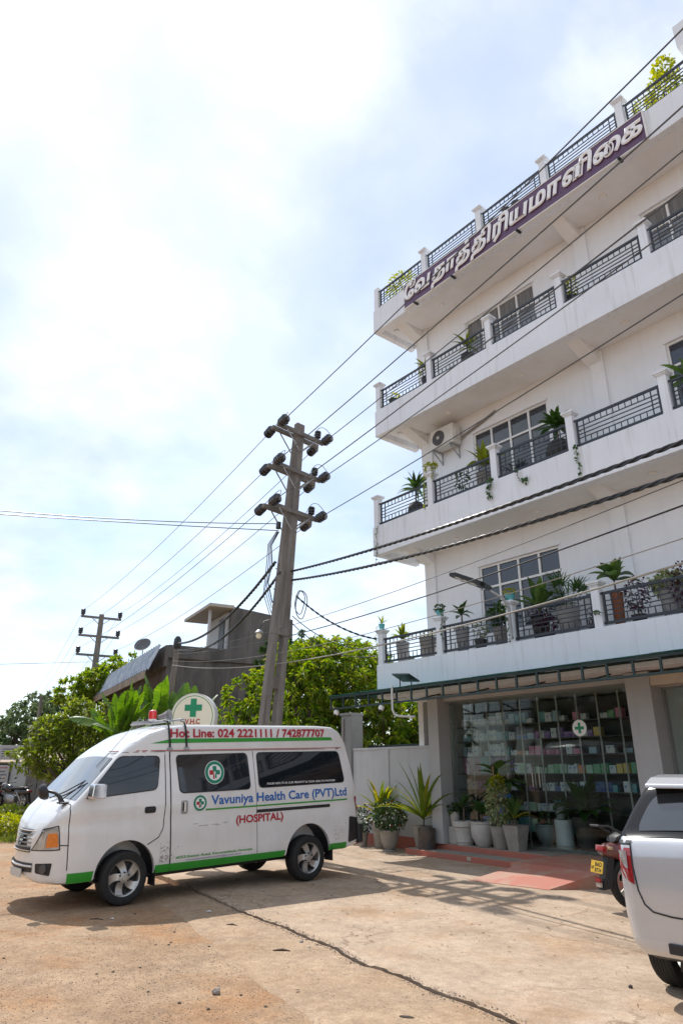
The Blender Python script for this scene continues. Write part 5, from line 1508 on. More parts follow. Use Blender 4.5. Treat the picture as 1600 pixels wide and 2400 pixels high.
def plant(name, label, loc, pot=None, fol=(), seed=0, group=None, cat_='potted plant', rz=0.0, s=1.0):
    r_ = random.Random(seed); rg = np.random.default_rng(seed + 100)
    t = thing(name, label, cat_, loc, rz, group)
    t.scale = (s, s, s)
    z0 = 0.0
    if pot:
        kind, r, h, mk = pot
        mb, last = pot_mesh(kind, r, h)
        o = mb.build('pot', POTM[mk], t, smooth=(kind != 'square'), angle=35)
        MB().lathe([(last[0] * .98, last[1]), (.001, last[1] + .01)], 4 if kind == 'square' else 14, None, False, False).build('soil', M_soilp, t)
        z0 = last[1]
        if kind == 'embossed':
            for k in range(14):
                a = 2 * math.pi * k / 14
                pts = [Vector(((r * (.80 + .07 * (zz - .25) / .4)) * math.cos(a + .22 * math.sin(i * 1.57)), (r * (.80 + .07 * (zz - .25) / .4)) * math.sin(a + .22 * math.sin(i * 1.57)), h * zz)) for i, zz in enumerate((.26, .36, .46, .56, .66))]
                MB().tube(pts, .008, 5).build('relief', POTM[mk], t)
    for f in fol:
        k = f[0]
        if k in ('spiky', 'broad', 'palm'):
            _, n, L, W, el, droop, mk, stem = f
            if stem:
                MB().tube([(0, 0, z0 - .02), (r_.uniform(-.02, .02), r_.uniform(-.02, .02), z0 + stem)], [.022, .014], 6).build('stem', M_bark, t)
            for i in range(n):
                az = 2.399 * i + r_.uniform(-.4, .4); e = r_.uniform(*el)
                zz = z0 + stem * r_.uniform(.75, 1.0)
                mb = MB()
                blade_strip(mb, (.01 * math.cos(az), .01 * math.sin(az), zz), (math.cos(az) * math.cos(e), math.sin(az) * math.cos(e), math.sin(e)), L * r_.uniform(.75, 1.15), W * r_.uniform(.85, 1.15), droop * r_.uniform(.6, 1.4), 7, .2, twist=r_.uniform(-.4, .4))
                m_ = LEAFS[mk] if not isinstance(mk, tuple) else LEAFS[r_.choice(mk)]
                mb.build('leaf', m_, t, smooth=True, angle=60)
        elif k == 'bush':
            _, c, rad, n, L, W, mk = f
            MB().tube([(0, 0, z0 - .02), (c[0] * .5, c[1] * .5, z0 + c[2] * .6), (c[0], c[1], z0 + c[2])], [.014, .011, .006], 5).build('stem', M_bark, t)
            bush_fol(t, (c[0], c[1], z0 + c[2]), rad, n, L, W, mk, rg)
        elif k == 'fan':
            _, n, L, mk = f
            for i in range(n):
                az = 2.399 * i; e = r_.uniform(.5, 1.2); ln = L * r_.uniform(.7, 1.0)
                d = Vector((math.cos(az) * math.cos(e), math.sin(az) * math.cos(e), math.sin(e)))
                b = Vector((0, 0, z0)); tip = b + d * ln
                MB().tube([b, b.lerp(tip, .5) + Vector((0, 0, .02)), tip], .006, 4).build('stem', LEAFS['broad'], t)
                mb = MB(); sd = d.cross(Vector((0, 0, 1))).normalized()
                for j in range(9):
                    a = (j - 4) * .33
                    blade_strip(mb, tip, d * math.cos(a) + sd * math.sin(a), L * .62, .03, .5, 4, .2)
                mb.build('leaf', LEAFS[mk], t, smooth=True)
        elif k == 'vine':
            _, pts, n, L, mk = f
            MB().tube(pts, .005, 4).build('stem', LEAFS['broad'], t)
            P_ = np.array([np.array(Vector(pts[min(int(q), len(pts) - 2)]).lerp(Vector(pts[min(int(q), len(pts) - 2) + 1]), q - int(q))) for q in rg.uniform(0, len(pts) - 1.001, n)])
            P_ += rg.normal(size=P_.shape) * .02
            d = rg.normal(size=P_.shape) + np.array([0, -.5, -.4])
            V, F = leaf_arrays(P_, d, np.array([0, -1., .3]) + rg.normal(size=P_.shape) * .3, np.full(n, L) * rg.uniform(.6, 1.1, n), np.full(n, L * .8), .1)
            tri_mesh('foliage', V, F, LEAFS[mk], t)
        elif k == 'flowers':
            _, c, rad, n, col = f
            for i in range(n):
                d = Vector((r_.gauss(0, 1), r_.gauss(0, 1), r_.gauss(0, 1))).normalized()
                p = Vector(c) + Vector((d.x * rad[0], d.y * rad[1], d.z * rad[2])) + Vector((0, 0, z0))
                mb = MB()
                for j in range(5):
                    a = j * 1.2566
                    blade_strip(mb, p, (math.cos(a) + d.x, math.sin(a) + d.y, .4 + d.z), .05, .035, .2, 2)
                mb.build('flower', mat('petal_' + col, {'red': (.55, .03, .05), 'orange': (.7, .10, .05)}[col], .5), t)
    return t
F1, F2, F3, F4 = [z - .019 for z in ZT]
gB = 'potted plants along the balconies'
CP = .792   # pillar cap height
# first balcony
plant('potted_plant', 'small turquoise pot with yellow leaves on the corner pillar of the first balcony', (.10, .085, ZT[0] + CP), ('taper', .075, .14, 'turquoise'), [('spiky', 12, .20, .04, (.2, 1.3), .5, 'croton', .04), ('vine', [(-.09, -.03, .12), (-.12, -.06, -.1), (-.11, -.07, -.45), (-.12, -.06, -.8)], 26, .05, 'yellow')], 1, gB)
plant('potted_plant', 'tall grey pot with yellow-green croton at the left end of the first balcony', (.42, .42, F1), ('taper', .16, .52, 'grey'), [('spiky', 30, .34, .07, (.3, 1.5), .6, 'croton', .16)], 2, gB)
plant('potted_plant', 'wide grey pot with sparse leaves behind the first railing panel', (1.2, .42, F1), ('taper', .19, .52, 'cement'), [('bush', (0, 0, .12), (.14, .14, .1), 40, .08, .05, 'varieg')], 3, gB)
plant('potted_plant', 'turquoise pot with small round leaves on the second pillar of the first balcony', (1.91, .085, ZT[0] + CP), ('taper', .085, .13, 'turquoise'), [('bush', (0, 0, .08), (.11, .1, .07), 120, .05, .04, 'broad'), ('vine', [(.05, -.03, .13), (.12, -.05, 0), (.10, -.09, -.3), (.13, -.09, -.55)], 20, .07, 'broad')], 4, gB)
plant('potted_plant', 'tall slim grey pot with a leggy broad-leaved plant on the first balcony', (2.22, .40, F1), ('taper', .15, .58, 'grey'), [('broad', 12, .26, .13, (.0, 1.2), .6, 'broad', .40)], 5, gB)
plant('potted_plant', 'low dark pot with a grey-leaved shrub on the first balcony', (2.72, .36, F1), ('taper', .13, .25, 'dark'), [('bush', (0, 0, .22), (.16, .14, .2), 120, .07, .035, 'varieg')], 6, gB)
plant('potted_plant', 'bushy green plant in a cement pot left of the street lamp arm', (3.25, .40, F1), ('taper', .2, .42, 'cement'), [('bush', (0, 0, .3), (.26, .22, .22), 240, .11, .06, 'broad'), ('spiky', 9, .3, .07, (.3, 1.2), .5, 'pale', .28)], 7, gB)
plant('potted_plant', 'painted turquoise pot on the pillar behind the street lamp', (3.72, .085, ZT[0] + CP), ('taper', .10, .14, 'turquoise'), [('bush', (0, 0, .06), (.12, .1, .05), 60, .06, .05, 'yellow'), ('vine', [(.0, -.09, .05), (-.04, -.12, -.2), (.02, -.1, -.5), (.0, -.1, -.8)], 40, .055, 'broad')], 8, gB)
plant('potted_plant', 'plant with long yellowing banana-like leaves right of the street lamp', (4.12, .42, F1), ('taper', .18, .45, 'dark'), [('broad', 9, .62, .19, (.3, 1.3), .8, ('pale', 'pale', 'broad', 'yellow'), .26), ('bush', (0, 0, .2), (.22, .2, .15), 60, .1, .05, 'purple')], 9, gB)
plant('potted_plant', 'fan palm in a large grey pot on the first balcony', (4.72, .42, F1), ('taper', .22, .56, 'grey'), [('fan', 15, .52, 'broad')], 10, gB)
plant('potted_plant', 'low purple foliage behind the third railing panel of the first balcony', (4.36, .28, F1), ('taper', .13, .14, 'dark'), [('bush', (0, 0, .16), (.22, .1, .16), 150, .07, .04, 'purple')], 11, gB)
plant('potted_plant', 'small dark shrub just left of the fourth balcony pillar', (5.3, .3, F1), ('taper', .13, .12, 'dark'), [('bush', (0, 0, .18), (.12, .1, .2), 90, .07, .03, 'purple'), ('vine', [(.1, -.12, .2), (.2, -.28, .28), (.32, -.29, .25)], 24, .07, 'broad')], 12, gB)
plant('potted_plant', 'rubber plant with large oval leaves in a slim terracotta pot', (5.72, .36, F1), ('taper', .11, .62, 'terracotta'), [('broad', 13, .44, .21, (.0, 1.3), .6, ('pale', 'broad'), .36)], 13, gB)
plant('potted_plant', 'purple trailing shrub right of the terracotta pot', (6.12, .25, F1), ('taper', .13, .16, 'dark'), [('bush', (0, 0, .36), (.24, .1, .3), 260, .06, .035, 'purple')], 14, gB)
plant('potted_plant', 'large grey pot with reddish succulent rosettes on the first balcony', (6.62, .45, F1), ('taper', .22, .60, 'grey'), [('bush', (0, 0, .1), (.32, .26, .18), 320, .10, .07, 'varieg')], 15, gB)
plant('potted_plant', 'dark purple climber at the right edge of the first balcony', (6.95, .22, F1), ('taper', .13, .14, 'dark'), [('bush', (0, 0, .38), (.28, .1, .36), 320, .06, .035, 'purple')], 16, gB)
# second balcony
plant('potted_plant', 'green corn plant in a round black pot at the left of the second balcony', (1.05, .40, F2), ('globe', .21, .42, 'dark'), [('spiky', 34, .46, .085, (-.1, 1.4), .9, 'broad', .48)], 21, gB)
plant('potted_plant', 'white pot with trailing yellow vine on the second pillar of the second balcony', (1.86, .085, ZT[1] + CP), ('bowl', .11, .15, 'white'), [('bush', (0, 0, .04), (.16, .12, .09), 110, .07, .05, 'yellow'), ('vine', [(-.09, -.05, .13), (-.15, -.08, -.1), (-.13, -.09, -.45), (-.15, -.09, -.85)], 46, .06, 'yellow'), ('vine', [(.08, -.05, .13), (.14, -.07, .0), (.15, -.08, -.2)], 16, .06, 'yellow')], 22, gB)
plant('potted_plant', 'yellow croton beside the air conditioner on the second balcony', (3.12, .42, F2), ('taper', .19, .46, 'cement'), [('spiky', 26, .52, .13, (.3, 1.5), .6, 'croton', .30)], 23, gB)
plant('potted_plant', 'thin climbing plant behind the second railing panel of the second balcony', (2.66, .2, F2), ('taper', .12, .12, 'dark'), [('bush', (0, 0, .3), (.2, .06, .3), 90, .07, .05, 'broad')], 24, gB)
plant('potted_plant', 'large bushy green plant in a round pot in front of the second-floor window', (4.95, .44, F2), ('globe', .27, .52, 'dark'), [('broad', 44, .46, .11, (-.2, 1.4), .8, 'broad', .46)], 25, gB)
plant('potted_plant', 'pale green plant beside the right-hand pillar of the second balcony', (7.55, .42, F2), ('taper', .17, .5, 'dark'), [('broad', 26, .46, .12, (.1, 1.4), .7, 'pale', .3)], 26, gB)
for i, (x, z, pts, lb) in enumerate(((3.60, ZT[1], [(0, -.01, .06), (-.02, -.03, -.05), (-.08, -.035, -.25), (.0, -.03, -.38)], 'leafy vine hanging over the second balcony fascia below a pillar'), (4.25, ZT[1], [(0, -.01, .05), (.0, -.03, -.1), (.06, -.035, -.25), (.2, -.03, -.3), (.22, -.03, -.22)], 'curling vine hanging in front of the second balcony fascia'), (5.55, ZT[1], [(0, -.01, .08), (.03, -.03, -.05), (.02, -.03, -.12), (.04, -.03, -.55)], 'thin trailing vine below the fourth pillar of the second balcony'), (.14, ZT[1], [(0, -.01, .0), (-.03, -.03, -.2), (-.02, -.03, -.6), (-.06, -.03, -.95)], 'sparse vine trailing down the left corner of the second balcony'))):
    plant('hanging_vine', lb, (x, -.004, z), None, [('vine', pts, (26, 22, 24, 44)[i], (.10, .08, .07, .045)[i], 'broad')], 30 + i, 'vines hanging over the fascia', 'vine')
# third balcony and roof
plant('potted_plant', 'small bromeliad left of the second pillar of the third balcony', (1.62, .36, F3), ('taper', .13, .42, 'dark'), [('spiky', 20, .38, .05, (.0, 1.3), .9, 'croton', .34)], 41, gB)
plant('potted_plant', 'dark spiky plant behind the second railing panel of the third balcony', (2.95, .36, F3), ('taper', .16, .4, 'dark'), [('spiky', 22, .42, .055, (.0, 1.4), .8, 'croton', .34)], 42, gB)
plant('potted_plant', 'little yellow plant at the left end of the third balcony', (.50, .3, F3), ('taper', .13, .3, 'dark'), [('bush', (0, 0, .12), (.15, .1, .1), 50, .08, .05, 'yellow')], 43, gB)
plant('potted_plant', 'yellow-leaved plant right of the fourth pillar of the third balcony', (5.78, .25, F3), ('taper', .11, .25, 'dark'), [('bush', (0, 0, .26), (.10, .08, .3), 90, .09, .05, 'yellow')], 44, gB)
plant('roof_shrub', 'yellow-green shrub growing behind the left end of the roof railing', (.75, .5, F4), ('taper', .2, .3, 'cement'), [('bush', (0, 0, .45), (.50, .34, .38), 420, .10, .055, 'yellow')], 45, 'shrubs on the roof terrace')
plant('roof_shrub', 'tall yellow-green shrub behind the roof railing near the top right', (8.15, .55, F4), ('taper', .22, .3, 'cement'), [('bush', (0, 0, .8), (.45, .35, .5), 480, .11, .065, 'yellow'), ('bush', (.1, 0, 1.45), (.25, .22, .35), 200, .11, .065, 'yellow'), ('bush', (-.55, 0, .75), (.3, .2, .16), 120, .10, .06, 'yellow')], 46, 'shrubs on the roof terrace', s=.78)
for i, x in enumerate((4.35, 4.62)):
    plant('dark_urn', 'dark slim urn behind the roof railing ' + ('on the left of a pair' if i == 0 else 'on the right of a pair'), (x, .45, F4), ('urn', .11, .62, 'dark'), [], 47 + i, 'pair of urns on the roof', 'urn')
# in front of the shop and along the boundary wall
gG = 'potted plants in front of the shop'
plant('potted_plant', 'yellow-striped coconut palm in a cement pot nearest the van', (-.45, .45, 0), ('taper', .21, .52, 'cement'), [('palm', 30, .80, .10, (.15, 1.4), 1.0, ('palmy', 'palm', 'palmy'), .16)], 51, gG)
plant('potted_plant', 'small red-flowered bush beside the rear of the van', (-.95, .35, 0), ('taper', .13, .3, 'cement'), [('bush', (0, 0, .26), (.22, .2, .32), 300, .07, .045, 'bush'), ('flowers', (0, 0, .24), (.22, .2, .3), 7, 'red')], 57, gG)
plant('potted_plant', 'dark flowering bush in a cement urn with red blooms by the boundary wall', (.18, .10, 0), ('urn', .21, .40, 'cement'), [('bush', (0, 0, .30), (.38, .32, .34), 700, .075, .05, 'bush'), ('flowers', (0, 0, .28), (.38, .32, .3), 12, 'red')], 52, gG)
plant('potted_plant', 'tall green coconut palm with yellow dying fronds beside the shop pillar', (.86, .42, .104), ('square', .26, .40, 'cement'), [('palm', 30, 1.12, .10, (.25, 1.5), .85, ('palm', 'palm', 'palm', 'palmy'), .18)], 53, gG)
plant('mottled_pot', 'black mottled hexagonal pot standing on the lower step', (1.10, .25, .104), ('drum', .17, .38, 'black'), [], 54, gG, 'pot')
plant('potted_plant', 'small pale pot raised on a pedestal beside the shop pillar', (1.50, .66, .204), ('taper', .105, .27, 'pale'), [('bush', (0, 0, .08), (.14, .12, .1), 90, .08, .05, 'broad')], 55, gG).location.z = .51
pd = MB().box(-.10, .10, -.10, .10, 0, .305).build('pot_pedestal', POTM['pale'], None, loc=(1.50, .66, .2045), bevel=.008); tag(pd, 'square pale cement pedestal under the small pot by the pillar', 'pedestal')
plant('potted_plant', 'embossed pale pot with a slender dark-leaved plant', (1.78, .60, .204), ('embossed', .225, .42, 'pale'), [('broad', 9, .30, .09, (.2, 1.3), .7, 'broad', .35)], 56, gG)
plant('potted_plant', 'round pale bowl pot with large drooping leaves', (2.25, .60, .204), ('bowl', .235, .43, 'pale'), [('broad', 9, .38, .20, (.0, 1.1), .9, 'broad', .2)], 58, gG)
plant('potted_plant', 'variegated bush on a stake in a tapered cement pot', (2.74, .50, .204), ('taper', .19, .38, 'cement'), [('bush', (0, 0, .42), (.24, .2, .40), 520, .085, .05, 'varieg'), ('bush', (0, 0, .78), (.12, .12, .12), 120, .085, .05, 'yellow')], 59, gG)
sk = MB().tube([(2.70, .52, .55), (2.63, .54, 1.62)], .012, 6).build('garden_stake', mat('bare_wood_stake', (.34, .19, .11), .8), None); tag(sk, 'thin wooden stake standing in the variegated bush pot', 'stake')
plant('potted_plant', 'dracaena in a square tapered cement pot at the edge of the step', (3.12, .46, .204), ('square', .25, .42, 'cement'), [('spiky', 14, .48, .08, (.2, 1.3), .7, ('broad', 'palmy', 'pale'), .16)], 60, gG)
plant('potted_plant', 'tall broad-leaved dieffenbachia rising behind the front row of pots', (2.50, .92, .262), ('taper', .17, .32, 'dark'), [('broad', 22, .56, .22, (-.5, 1.3), .8, 'pale', .95), ('broad', 8, .5, .2, (-.6, .5), .8, 'broad', .5)], 61, gG)
plant('potted_plant', 'grey ribbed pot with a small plant inside the shop glass', (3.05, 1.45, .262), ('bowl', .19, .33, 'grey'), [('bush', (0, 0, .12), (.12, .1, .14), 70, .07, .05, 'broad')], 62, gG)
dr = MB().lathe([(.165, 0), (.165, .43), (.15, .43), (.15, .42), (.001, .42)], 24).build('white_drum', POTM['white'], None, smooth=True, loc=(3.45, 1.45, .262), angle=35); tag(dr, 'plain white cylinder stand inside the shop glass', 'stand')
plant('potted_plant', 'small grey pot standing on the white cylinder', (3.42, 1.45, .70), ('taper', .12, .22, 'grey'), [('bush', (0, 0, .08), (.14, .12, .1), 80, .09, .05, 'broad')], 63, gG)
plant('potted_plant', 'large dark-leaved plant in a tall black pot right of the white cylinder', (3.98, 1.35, .262), ('taper', .24, .50, 'dark'), [('broad', 26, .62, .18, (-.2, 1.4), .8, 'broad', .18)], 64, gG)
# ------------------------------------------------------------------ boundary wall, gate, round sign
M_bw = mat('pale_grey_wall_paint', (.50, .515, .53), .75, .08, 2.5, .1, 50, streak=.12)
bw = thing('boundary_wall', 'pale grey boundary wall with a red base between the gate and the shop', 'wall', (-.4, .9, 0))
sp(MB().box(-1.70, 1.099, .72, .85, 0, 2.0), 'wall_panel', M_bw, bw)
sp(MB().box(-1.70, 1.098, .70, .87, 2.001, 2.05), 'coping', M_bw, bw)
sp(MB().box(-.62, -.44, .695, .719, .24, 2.0), 'pilaster', M_bw, bw)
sp(MB().box(-1.70, .655, .69, .718, 0, .235), 'red_base', M_red, bw)
gp = thing('gate_pillar', 'grey square gate pillar with a hanging chain beside the van roof', 'pillar', (-1.9, .85, 0))
sp(MB().box(-2.08, -1.705, .66, 1.04, 0, 2.82), 'shaft', mat('dark_grey_pillar', (.24, .245, .245), .75, .1, 3, .1, 40, streak=.15), gp, bevel=.01)
sp(MB().box(-2.11, -1.702, .63, 1.07, 2.821, 2.88), 'cap', MATS['dark_grey_pillar'], gp)
for i in range(9):
    sp(MB().tube([Vector((-1.95 + .012 * math.cos(a) * (i % 2) - .0, .64 + .012 * math.cos(a) * ((i + 1) % 2), 2.70 - .075 * i + .042 * math.sin(a))) for a in np.linspace(0, 6.283, 11)], .006, 4, False), 'chain_link', mat('rusty_chain', (.12, .06, .035), .8), gp)
gt = thing('sliding_gate', 'dark steel sliding gate top showing above the boundary wall', 'gate', (-.5, 1.2, 0))
sp(MB().box(-1.66, .9, 1.15, 1.2, 2.02, 2.12).box(-1.66, .9, 1.152, 1.198, .1, .2), 'gate_frame', M_cgreen, gt)
for i in range(8):
    sp(MB().box(-1.66 + i * .355, -1.62 + i * .355, 1.155, 1.195, .2, 2.02), 'gate_bar', M_cgreen, gt)
tk = thing('water_tank_cover', 'grey concrete lean-to roof behind the boundary wall', 'shed', (.1, 3.0, 0))
sp(MB().add([(-.55, 2.3, 2.0), (.44, 2.3, 2.9), (.44, 3.6, 2.9), (-.55, 3.6, 2.0), (-.6, 2.3, 2.07), (.44, 2.3, 2.98), (.44, 3.6, 2.98), (-.6, 3.6, 2.07)], [(0, 3, 2, 1), (4, 5, 6, 7), (0, 1, 5, 4), (1, 2, 6, 5), (2, 3, 7, 6), (3, 0, 4, 7)]), 'roof_slab', M_polec, tk)
sp(MB().box(-.5, .43, 2.45, 3.5, 0, 2.0), 'shed_wall', M_polec, tk)

M_cream = mat('cream_acrylic_sign', (.78, .74, .58), .4, .04, 3, emit=None)
vs_ = thing('round_sign', 'round cream sign with green cross and red letters V.H.C behind the van', 'sign', (-.83, -4.0, 0))
VF = Matrix.Translation((0, 0, 2.50)) @ Matrix.Rotation(R(50.87 - 8), 4, 'Z')      # local x along the face, -y towards the viewer
def vdisc(r0, y0, y1, n=48): return MB().lathe([(r0, y0), (r0, y1)], n, VF @ Matrix.Rotation(R(90), 4, 'X'))
vdisc(.445, -.09, .09).build('sign_box', mat('sign_rim_white', (.62, .63, .62), .4), vs_, smooth=True, angle=40)
vdisc(.425, .091, .093).build('sign_face', M_cream, vs_)
MB().lathe([(.385, .0935), (.399, .0935)], 48, VF @ Matrix.Rotation(R(90), 4, 'X'), False, False).build('green_ring', M_green, vs_)
MB().box(-.06, .06, -.097, -.095, .0, .34, VF).box(-.172, -.0605, -.097, -.095, .112, .228, VF).box(.0605, .172, -.097, -.095, .112, .228, VF).build('cross', M_green, vs_)
V, F = text_fit('V.H.C', -.15, .15, -.135, -.035, bold=.03)
MB().add([VF @ Vector((a, -.097, b)) for a, b, _ in V], F).build('lettering', M_vred, vs_)
for s_ in (-.25, .25):
    MB().tube([VF @ Vector((s_, .0, -2.5)), VF @ Vector((s_, .0, -.36))], .03, 8).build('post', M_galv, vs_, smooth=True)

# ------------------------------------------------------------------ old grey building down the road
M_oldc = mat('blackened_concrete', (.15, .14, .13), .9, .45, 1.3, .2, 15, col2=(.075, .07, .066), stretch=(1, 1, .35), streak=.35)
M_corr = mat('weathered_blue_sheet', (.42, .46, .50), .6, .3, 3, col2=(.20, .25, .33), streak=.3)
ob = thing('old_building', 'blackened concrete two-storey building with a corrugated awning and rooftop room', 'building', (-14.7, 1.8, 0))
ob.rotation_euler = (0, 0, math.atan2(-.186, .983))   # local +x back towards the forecourt, local -x down the road, +y away from the road
MB().box(-13.5, 0, 0, 5.6, 0, 6.25).build('wall', M_oldc, ob)
MB().box(-13.7, .12, -.12, .0, 5.55, 6.4).box(.001, .12, .001, 5.5, 5.9, 6.42).build('parapet', M_oldc, ob)
for i in range(34):
    xa = -13.6 + i * .4
    MB().add([(xa, -.72, 5.38), (xa + .2, -.79, 5.45), (xa + .4, -.72, 5.38), (xa + .4, -.30, 6.40), (xa + .2, -.37, 6.47), (xa, -.30, 6.40)], [(0, 1, 4, 5), (1, 2, 3, 4)]).build('awning_sheet', M_corr, ob)
MB().box(-13.6, -.1, -.86, -.80, 5.05, 5.34).build('awning_beam', mat('rust_stained_beam', (.30, .24, .18), .9, .4, 3), ob)
for i in range(5):
    MB().box(-12.5 + i * 2.7, -11.0 + i * 2.7, -.03, -.001, 3.5, 4.9).build('window', M_pane, ob)
tw_ = MB().add([(.1 - 3.0, 2.6, 6.26), (.1, 2.6, 6.26), (.1, 5.5, 6.26), (.1 - 3.0, 5.5, 6.26), (.1 - 3, 2.6, 8.3), (.1, 2.6, 8.3), (.1, 5.5, 8.0), (.1 - 3, 5.5, 8.0)], [(0, 3, 2, 1), (4, 5, 6, 7), (0, 1, 5, 4), (1, 2, 6, 5), (2, 3, 7, 6), (3, 0, 4, 7)])
tw_.build('rooftop_room', M_oldc, ob)
MB().box(-3.4, .4, 1.5, 2.59, 8.15, 8.28).build('roof_overhang', mat('pale_overhang', (.42, .38, .33), .9), ob)
MB().box(-2.6, -.2, 2.52, 2.599, 6.3, 8.1).build('room_front', mat('grey_white_wall', (.5, .5, .5), .8), ob)
MB().box(-1.2, -.5, 2.48, 2.519, 6.3, 7.9).build('doorway', M_trim, ob)
MB().tube([(-.3, 1.75, 6.3), (-.3, 1.75, 8.15)], .07, 8).build('roof_post', mat('grey_white_wall', (.5, .5, .5)), ob)
ds = thing('satellite_dish', 'grey satellite dish standing on the old building parapet', 'satellite dish', (-18.2, 2.2, 6.35))
ds.scale = (.72, .72, .72)
DM = Matrix.Translation((0, 0, .75)) @ Vector((.55, -.6, .55)).to_track_quat('Z', 'Y').to_matrix().to_4x4()
MB().lathe([(.001, 0), (.2, .02), (.4, .08), (.52, .15), (.53, .15), (.4, .06), (.001, -.02)], 24, DM, False, False).build('dish', mat('grey_dish', (.12, .12, .125), .6), ds, smooth=True)
MB().tube([DM @ Vector((0, .5, .14)), DM @ Vector((0, .1, .5))], .015, 5).tube([DM @ Vector((-.4, -.3, .14)), DM @ Vector((0, .1, .5))], .012, 5).build('feed_arm', M_galv, ds)
MB().tube([(0, 0, -.1), (0, 0, .75)], .035, 8).build('mast', M_galv, ds)

# ------------------------------------------------------------------ unseen trees and house added across the road to darken glass reflections
for i, (x, y, h_) in enumerate(((-16, -14, 3.2), (-9, -22, 3.6), (-24, -12.5, 3.0), (0, -27, 4.0), (9, -26, 3.6), (18, -24, 3.8))):
    tree('roadside_tree', ('first', 'second', 'third', 'fourth', 'fifth', 'sixth')[i] + ' unseen tree added across the road, darkening reflections in the glass', (x, y, 0), 2.2, .25,
         [((x, y, h_ + 1.2), (2.6, 2.4, 1.9)), ((x + 1.6, y - 1, h_), (2.2, 2.0, 1.6)), ((x - 1.7, y + .6, h_ + .2), (2.2, 2.0, 1.6))], 230, 14, .42, .2, 'dark', .2, .6, 200 + i, group='unseen trees added across the road')
hw = thing('added_house', 'unseen long low house added across the road, darkening reflections in the glass', 'house', (-4, -24, 0), R(-11))
MB().box(-9, 9, -6, 0, 0, 3.4).build('wall', mat('dull_ochre_wall', (.32, .26, .19), .9, .2, 2), hw)
MB().add([(-9.6, -6.6, 3.4), (9.6, -6.6, 3.4), (9.6, .6, 3.4), (-9.6, .6, 3.4), (-9.6, -3, 5.2), (9.6, -3, 5.2)], [(0, 1, 5, 4), (2, 3, 4, 5), (0, 4, 3), (1, 2, 5), (0, 3, 2, 1)]).build('roof', mat('clay_tile_roof', (.25, .11, .07), .9, .3, 3), hw)
# ------------------------------------------------------------------ parked hatchback (rear corner in view)
M_car = mat('silver_white_paint', (.54, .55, .58), .22, .05, 2, metal=.3, coat=.8, spec=.6)
M_cglass = mat('car_rear_glass', (.03, .035, .04), .02, .3, 1, spec=1.0, coat=.6)
M_cred = mat('red_tail_lens', (.33, .012, .02), .1, .2, 12, coat=1.0)
car = thing('parked_car', 'silver-white hatchback parked nose to the building at the right edge', 'car', (9.25, -5.30, 0))
c_zt = ([0, .012, .03, .06, .10, .38, .46, .8, 1.5, 2.15, 2.75, 3.3, 3.5, 3.58], [.70, .86, 1.0, 1.045, 1.075, 1.42, 1.455, 1.49, 1.50, 1.42, 1.03, .93, .80, .6])
c_zb = ([0, .05, .2, 3.2, 3.58], [.34, .30, .25, .25, .32])
c_W = ([0, .012, .03, .06, .12, .25, .45, 3.0, 3.35, 3.5, 3.58], [.66, .70, .735, .77, .80, .825, .83, .83, .78, .68, .58])
c_in = ([.25, .36, .55, .92, 1.0, 1.06, 1.45, 1.6], [.09, .03, 0, .0, .02, .05, .20, .24])
c_rc = ([0, .05, .1, .4, .8, 2.2, 2.8, 3.58], [.03, .04, .05, .08, .10, .08, .08, .05])
def csec(u, K=20):
    zt, zb, W, rc = fi(c_zt, u), fi(c_zb, u), fi(c_W, u), fi(c_rc, u)
    rc = min(rc, .4 * (zt - zb)); cam_ = .03 * min(1, zt / 1.4); ze = zt - cam_
    sx = lambda z: W - fi(c_in, z)
    pts = [(0, zb), (W * .5, zb), (sx(zb) - .06, zb + .002), (sx(zb) - .02, zb + .015)]
    z0, z1 = zb + .05, ze - rc
    for i in range(K):
        z = z0 + (z1 - z0) * i / (K - 1); pts.append((sx(z), z))
    xe = sx(z1)
    for i in range(1, 7):
        a = math.pi / 2 * i / 6; pts.append((xe - rc + rc * math.cos(a), z1 + rc * math.sin(a)))
    for f in (.8, .6, .4, .2, 0):
        pts.append(((xe - rc) * f, zt - cam_ * f * f))
    return pts
def cside(u, z):
    p = csec(u)
    return float(np.interp(z, [q[1] for q in p[3:-4]], [q[0] for q in p[3:-4]]))
cu = [0, .006, .012, .02, .03, .045, .06, .08, .10, .15, .2, .26, .32, .38, .42, .46, .6, .8, 1.1, 1.5, 1.8, 2.0, 2.15, 2.35, 2.55, 2.75, 2.95, 3.15, 3.3, 3.4, 3.5, 3.55, 3.58]
V = []; F = []
for u in cu:
    h = csec(u); V += [(x, u, z) for x, z in h] + [(-x, u, z) for x, z in reversed(h[1:-1])]
n = 2 * len(csec(.5)) - 2
for j in range(len(cu) - 1):
    for i in range(n):
        i2 = (i + 1) % n
        F.append((j * n + i, (j + 1) * n + i, (j + 1) * n + i2, j * n + i2))
F.append(tuple(range(n))); F.append(tuple((len(cu) - 1) * n + i for i in range(n - 1, -1, -1)))
cb = MB().add(V, F).build('body', M_car)
cut = []
for uc in (.62, 3.0):
    for s_ in (1, -1):
        cut.append(MB().lathe([(.335, -.25), (.335, .3)], 36, Matrix.Translation((s_ * .74, uc, .29)) @ Matrix.Rotation(R(90), 4, 'Y')).build('cutter', None))
bool_cut(cb, cut)
cb.data.polygons.foreach_set('use_smooth', [True] * len(cb.data.polygons)); cb.data.set_sharp_from_angle(angle=R(32)); cb.parent = car
